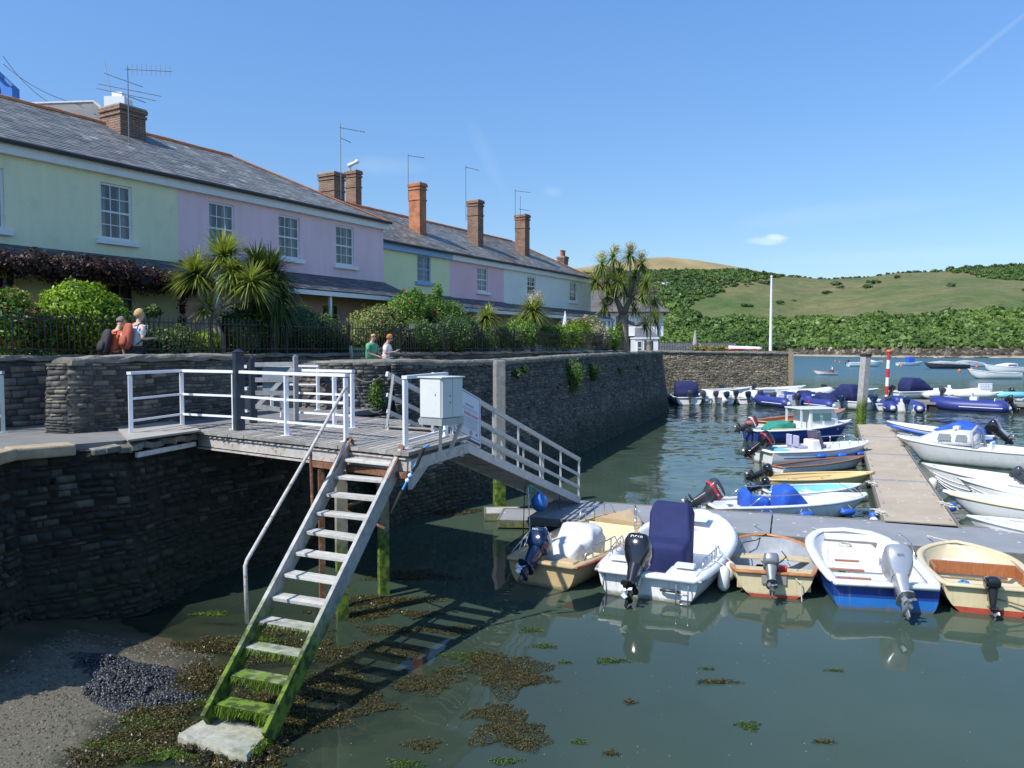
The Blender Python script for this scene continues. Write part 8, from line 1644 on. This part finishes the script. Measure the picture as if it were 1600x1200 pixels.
def launch(label, px, py, az, L_, B_, mh, mi, top=None, motor=None, group='boats moored on the far pontoon', kind='motorboat', ext=None, Hs=.55, Hb=.8):
    q = gz(px, py, 0); h = Hull(L_, B_, Hs, Hb, tw=.86, n=2.5, nose=.08, draft=.15, floor=.15, th=.07, rake=.4, e1=.65); t, h = boat(kind, label, (q.x, q.y), az, h, mh, mi, mh, deck=.35, deckm=mh, group=group, rimw=.12, rimh=.07)
    if top == 'canopy': cover(t, 'canopy', nvc, [(L_*.2,B_*.38,Hs,Hs+.75),(L_*.25,B_*.40,Hs,Hs+1.15),(L_*.42,B_*.40,Hs,Hs+1.15),(L_*.60,B_*.34,Hs,Hs+.55)], .015, int(px))
    if top == 'cuddy': g = MB(); rg1 = [[Vector((x, w_*B_*math.cos(a), Hs+z*math.sin(a)**.6)) for a in np.linspace(0, math.pi, 9)] for x, w_, z in ((L_*.42,.36,.75),(L_*.6,.34,.75),(L_*.68,.28,.62),(L_*.85,.12,.3))]; g.loft(rg1); g.build('cabin', gel, t, smooth=True); g = MB(); g.b2(L_*.45,L_*.6,-B_*.345,B_*.345,Hs+.32,Hs+.52); g.build('cabin_window', smk, t)
    if top == 'tarp': cover(t, 'boat_cover', gyc, [(0,B_*.40,Hs-.1,Hs+.15),(L_*.3,B_*.5,Hs-.1,Hs+.55),(L_*.6,B_*.48,Hs-.05,Hs+.75),(L_*.85,B_*.25,Hs+.1,Hs+.5),(L_*.98,.05,Hs+.2,Hs+.3)], .02, int(px))
    if motor: outboard(t, (-.02,0,Hs+.05), 1.15, motor[1], motor[0], style=1)
    return t
launch('white boat with tall navy canopy at the left end of the far row', 1077, 633, 3, 4.4, 2.15, gel, gin, 'canopy', (dgr, R(10)))
launch('white motorboat with navy cover and dark motor just left of the silver pile', 1362, 641, -35, 4.6, 2.0, gel, gin, 'canopy', (nvy, R(12)))
launch('white speedboat behind the inflatables along the far pontoon', 1180, 617, 82, 4.8, 1.9, gel, gin, None, (dgr, R(10)))
launch('low white boat with navy covers at the back beside the wall', 1100, 619, 88, 4.2, 1.8, gel, nvc, None, None)
launch('white speedboat with windscreen canopy beyond the marker pole', 1395, 622, 80, 5.0, 2.0, gel, gin, 'canopy', (blk, R(15)))
q = gz(1560, 634, 0)
t = thing('pedal_kayaks', 'row of white and turquoise upturned tenders on the far pontoon', 'tender', tuple(gz(1490, 622, .5)), R(-6)); t.name = 'tender'; WM['tender'] = Matrix.Translation(gz(1490,622,.5)) @ Matrix.Rotation(R(-6), 4, 'Z'); g = MB(); g.tube([(0,0,.25),(.6,0,.28),(2.4,0,.28),(3,0,.25)], [.1,.3,.3,.1], 10); g.build('hull', gel, t, smooth=True); g = MB(); g.tube([(3.1,.1,.2),(3.5,.1,.24),(4.8,.1,.24),(5.1,.1,.2)], [.1,.26,.26,.1], 10); g.build('turquoise_hull', ltb, t, smooth=True)
q = gz(1592, 660, 0); h = Hull(3.0, 1.2, .32, .42, tw=.7, n=2, draft=.1, floor=.05, th=.05); boat('kayak', 'bright orange dinghy bow poking in at the right edge', (q.x+3.6, q.y-.8), -72, h, orange, orange, orange, cat='dinghy')
for k_, (x, y, az_, L_, mt, lb) in enumerate(((1098,632,4,3.6,(dgr,R(12)),'squeezed right of the navy canopied one'),(1134,632,-3,3.4,(nvy,R(8)),'between the first two white inflatables'),(1168,632,5,3.5,(blk,R(10)),'left of the wide pale inflatable'),(1207,634,-6,3.6,(dgr,R(12)),'right of the wide pale inflatable'),(1330,638,-14,3.8,(nvy,R(10)),'just left of the silver pile'),(1386,642,8,3.8,(dgr,R(8)),'left of the twin motored blue inflatable'),(1130,616,95,4.2,(dgr,R(10)),'lying behind the white inflatables'),(1215,618,86,4.4,None,'lying behind the blue inflatables'),(1290,618,92,4.6,(blk,R(12)),'lying behind the seat covered inflatable'),(1475,624,94,4.6,(dgr,R(10)),'on the far pontoon left of the notice'))):
    launch('small white open boat '+lb, x, y, az_, L_, 1.55, gel, gin, None, mt, Hs=.45, Hb=.62)
# ---- boats and buoys moored out in the estuary
OUT = 'boats moored in the channel'
launch('white speedboat with dark motor moored off the far beach', 1325, 573, 92, 7.5, 2.4, gel, gin, 'cuddy', (blk, R(50)), OUT, Hs=.9, Hb=1.3)
launch('small white boat with blue canopy close to the far beach', 1402, 571, 88, 6, 2.0, gel, gin, None, None, OUT, Hs=.6, Hb=.9)
q = gz(1418, 570, 0); t = bpy.data.objects[[o.name for o in bpy.data.objects if o.get('label','').startswith('small white boat with blue canopy')][0]]; g = MB(); g.b2(2.2,3.8,-.8,.8,.7,2.0); g.build('canopy', bluc, t, bevel=.15)
launch('grey tarpaulin covered boat moored off the beach', 1512, 576, -86, 8.5, 2.5, dgr, gin, 'tarp', None, OUT, Hs=.8, Hb=1.2)
launch('white covered boat just right of the grey tarpaulin one', 1536, 573, -88, 6.5, 2.3, gel, gel, 'tarp', None, OUT, Hs=.7, Hb=1.0); bpy.data.objects[-1]
launch('cream striped launch with cabin at the right edge of the channel', 1592, 592, -84, 6.6, 2.2, gel, teak, None, None, OUT, Hs=.8, Hb=1.3)
launch('white cabin launch behind the cream striped one', 1622, 584, -86, 8.5, 2.5, gel, gin, 'cuddy', None, OUT, Hs=1.0, Hb=1.5)
q = gz(1307, 586, 0); h = Hull(3.6, 1.5, .45, .8, tw=.75, n=2.2, draft=.1, floor=.1, th=.06); t, h = boat('rowing_dinghy', 'small white and orange dinghy under way with a person in white', (q.x, q.y), -82, h, gel, orange, orange, cat='boat', rimw=.12)
person('person in a white top steering the small orange dinghy', (q.x-.5, q.y, .12), R(170), sit2, M('white_top', (.78,.76,.80)), M('dark_trousers', (.04,.045,.06)), hair='short', hairc=M('grey_hair', (.20,.18,.15)))
for k, (x, y, r_, lb) in enumerate(((1305,565,.28,'left one of two near the beach'),(1312,567,.28,'right one of two near the beach'),(1408,573,.28,'under the small blue canopied boat'),(1379,567,.25,'tiny one beside the marker pole'),(1499,581,.28,'left of the pair before the tarpaulin boat'),(1518,578,.26,'right of the pair before the tarpaulin boat'),(1510,572,.3,'at the stern of the grey covered boat'),(1526,574,.28,'below the white covered boat'))):
    q = gz(x, y, 0); g = MB(); g.ball((q.x, q.y, r_*.6), r_, 12); g.tube([(q.x,q.y,r_*1.4),(q.x,q.y,r_*2)], .05, 6); tag(g.build('mooring_buoy', orange, smooth=True), 'orange round mooring buoy, '+lb, 'buoy', 'orange mooring buoys')
# ================================================================== WATERLINE LITTER
rngz = np.random.default_rng(12)
def patch(nm, label, cat, spots, n, size, mat, z=.012, thick=.02, wr=.4):
    Bs = [((gz(x, y, 0).x, gz(x, y, 0).y, max(z, seabed(np.array([gz(x,y,0).x]), np.array([gz(x,y,0).y]))[0]+.01)), (rx*gz(x,y,0).y/F, rx*gz(x,y,0).y/F*1.3*ry, thick)) for x, y, rx, ry in spots]
    B_ = np.array([list(c)+list(r) for c, r in Bs]); wg = B_[:,3]*B_[:,4]; n = int(n*1.9); k = rngz.choice(len(B_), n, p=wg/wg.sum()); a = rngz.random(n)*2*math.pi; rad = rngz.random(n)**.7*(1.15+.35*np.sin(a*3+k)+.2*np.sin(a*7+k*2))
    P = B_[k,:3].copy(); P[:,0] += B_[k,3]*rad*np.cos(a); P[:,1] += B_[k,4]*rad*np.sin(a); P[:,2] += (rngz.random(n)-.3)*thick
    nr = rngz.normal(size=(n,3))*.45; nr[:,2] += 1; nr /= np.linalg.norm(nr, axis=1)[:,None]; d = np.cross(nr, rngz.normal(size=(n,3))); d /= np.linalg.norm(d, axis=1)[:,None]; e = np.cross(nr, d); s = (size*(.5+rngz.random(n)))[:,None]
    V = np.stack([P-d*s, P+e*s*wr, P+d*s, P-e*s*wr], 1).reshape(-1,3); tag(npmesh(nm, V, np.arange(4*n).reshape(-1,4), mat, rngz.random(n)), label, cat, kind='stuff')
wrack = leafmat('floating_wrack', [(.018,.016,.006), (.040,.036,.013), (.072,.064,.022), (.12,.11,.035)], .15, .6)
patch('floating_seaweed', 'brown bladder wrack floating in ragged patches on the near water', 'seaweed', [(790,1052,52,.9),(760,1030,30,.7),(830,1062,30,.6),(796,1140,48,.8),(770,1115,34,.6),(820,1165,26,.5),(672,1068,40,.6),(640,1075,26,.4),(590,1105,30,.5),(700,1050,22,.5),(560,1085,36,.7),(620,1020,40,.35),(700,985,40,.3),(655,960,30,.35),(985,1098,10,.5),(1120,1066,30,.2),(955,1178,12,.5),(1290,1160,16,.3),(660,1165,26,.5),(520,1120,40,.5),(610,985,46,.3),(575,1010,30,.4)], 26000, .0125, wrack)
patch('green_weed_clumps', 'bright green weed drifting in small tufts on the near water', 'seaweed', [(730,1026,34,.35),(700,1050,20,.3),(955,1033,22,.35),(882,1035,9,.5),(905,1160,12,.5),(1105,1045,12,.3),(1170,1135,16,.7),(790,1190,24,.3),(630,1195,26,.4),(830,985,16,.5),(850,1010,18,.4),(1305,1048,14,.25),(650,760,14,.3)], 4200, .012, leafmat('drifting_weed', [(.02,.045,.01), (.05,.09,.015), (.11,.17,.03)], .2), z=.008, thick=.012)
patch('shore_wrack', 'dark brown and green weed covering the mud round the foot of the stairs', 'seaweed', [(440,1090,60,.9),(300,1060,70,.7),(240,1150,80,.8),(470,1020,70,.5),(520,1060,50,.6),(380,1190,70,.4),(560,960,60,.3),(600,940,70,.25),(450,985,50,.4),(640,900,60,.3),(330,1010,60,.4),(150,1180,50,.4),(700,800,50,.3),(250,1110,60,.5),(480,1130,50,.6)], 42000, .015, kelp, z=.01, thick=.035)
patch('green_algae', 'vivid green algae film on the mud left of the staircase foot', 'seaweed', [(230,1130,36,.5),(180,1170,50,.4),(250,1180,40,.4),(400,1000,30,.3),(330,960,24,.3),(300,1100,26,.3)], 4200, .018, leafmat('algae', [(.03,.06,.008), (.07,.13,.012), (.12,.2,.02)], .2), z=.01, thick=.015)
def stones(nm, label, cat, pts, szs, m_, cols=None):
    V = []; Q = []; r = []
    rg_ = random.Random(17)
    for (x, y, z), s in zip(pts, szs):
        b0 = len(V); rot = Matrix.Rotation(rg_.uniform(0,6.3), 3, 'Z') @ Matrix.Rotation(rg_.uniform(-.7,.7), 3, 'X'); sx, sy, sz_ = s*rg_.uniform(.7,1.3), s*rg_.uniform(.5,1), s*rg_.uniform(.25,.5)
        for zz in (-1,1):
            for xx, yy in ((-1,-1),(1,-1),(1,1),(-1,1)): k_ = .6 if zz > 0 else 1; V.append(tuple(Vector((x,y,z))+rot @ Vector((xx*sx*k_*rg_.uniform(.8,1.1), yy*sy*k_*rg_.uniform(.8,1.1), zz*sz_))))
        rr = rg_.random(); Q += [(b0+4,b0+5,b0+6,b0+7),(b0,b0+1,b0+5,b0+4),(b0+1,b0+2,b0+6,b0+5),(b0+2,b0+3,b0+7,b0+6),(b0+3,b0,b0+4,b0+7)]; r += [rr]*5
    tag(npmesh(nm, V, Q, m_, r), label, cat, kind='stuff')
rg_ = random.Random(23); pts = []; szs = []
for _ in range(5200):
    f_ = rg_.random(); c = gz(*((205,1062) if f_ < .72 else (160,1045) if f_ < .84 else (270,1082)), .1); rx, ry = (.60,.58) if f_ < .72 else (.42,.28); a = rg_.uniform(0,6.283); q = rg_.random()**.62*(1+.3*math.sin(a*3)+.15*math.sin(a*5+1)); x = c.x+rx*q*math.cos(a); y = c.y+ry*q*math.sin(a); z = float(seabed(np.array([x]), np.array([y]))[0]); pts.append((x, y, max(z,-.03)+.09*max(0,1-q*q)*rg_.random()+.01)); szs.append(rg_.uniform(.008,.022))
stones('mussel_heap', 'heap of small blue black mussel shells and slate on the foreshore left of the stairs', 'shells', pts, szs, M('mussel_shell', (.050,.054,.062), .4, .4, 14, rnd=.75))
pts = []; szs = []
for _ in range(7000):
    x = rg_.uniform(-6.3,-4.0); y = rg_.uniform(7.2,11.2); z = float(seabed(np.array([x]), np.array([y]))[0])
    if z < -.02: continue
    pts.append((x, y, z)); szs.append(rg_.choice((.006,.008,.01,.012,.02)))
stones('pebbles', 'small mixed pebbles and shell fragments scattered over the gravel foreshore', 'pebbles', pts, szs, M('pebble', (.15,.135,.10), .85, .3, 20, rnd=.7))

pts = []; szs = []
for _ in range(130):
    q = gz(rg_.uniform(480, 1600), rg_.uniform(900, 1200) if rg_.random() < .6 else rg_.uniform(700, 1200), 0); pts.append((q.x, q.y, .003)); szs.append(rg_.uniform(.002,.0045))
stones('scum_specks', 'tiny pale specks of scum and feathers floating on the near water', 'scum', pts, szs, M('scum_white', (.5,.5,.45), .8))

for o in sc.objects:
    if o.name.startswith('flower_spray'): o['kind'] = 'stuff'
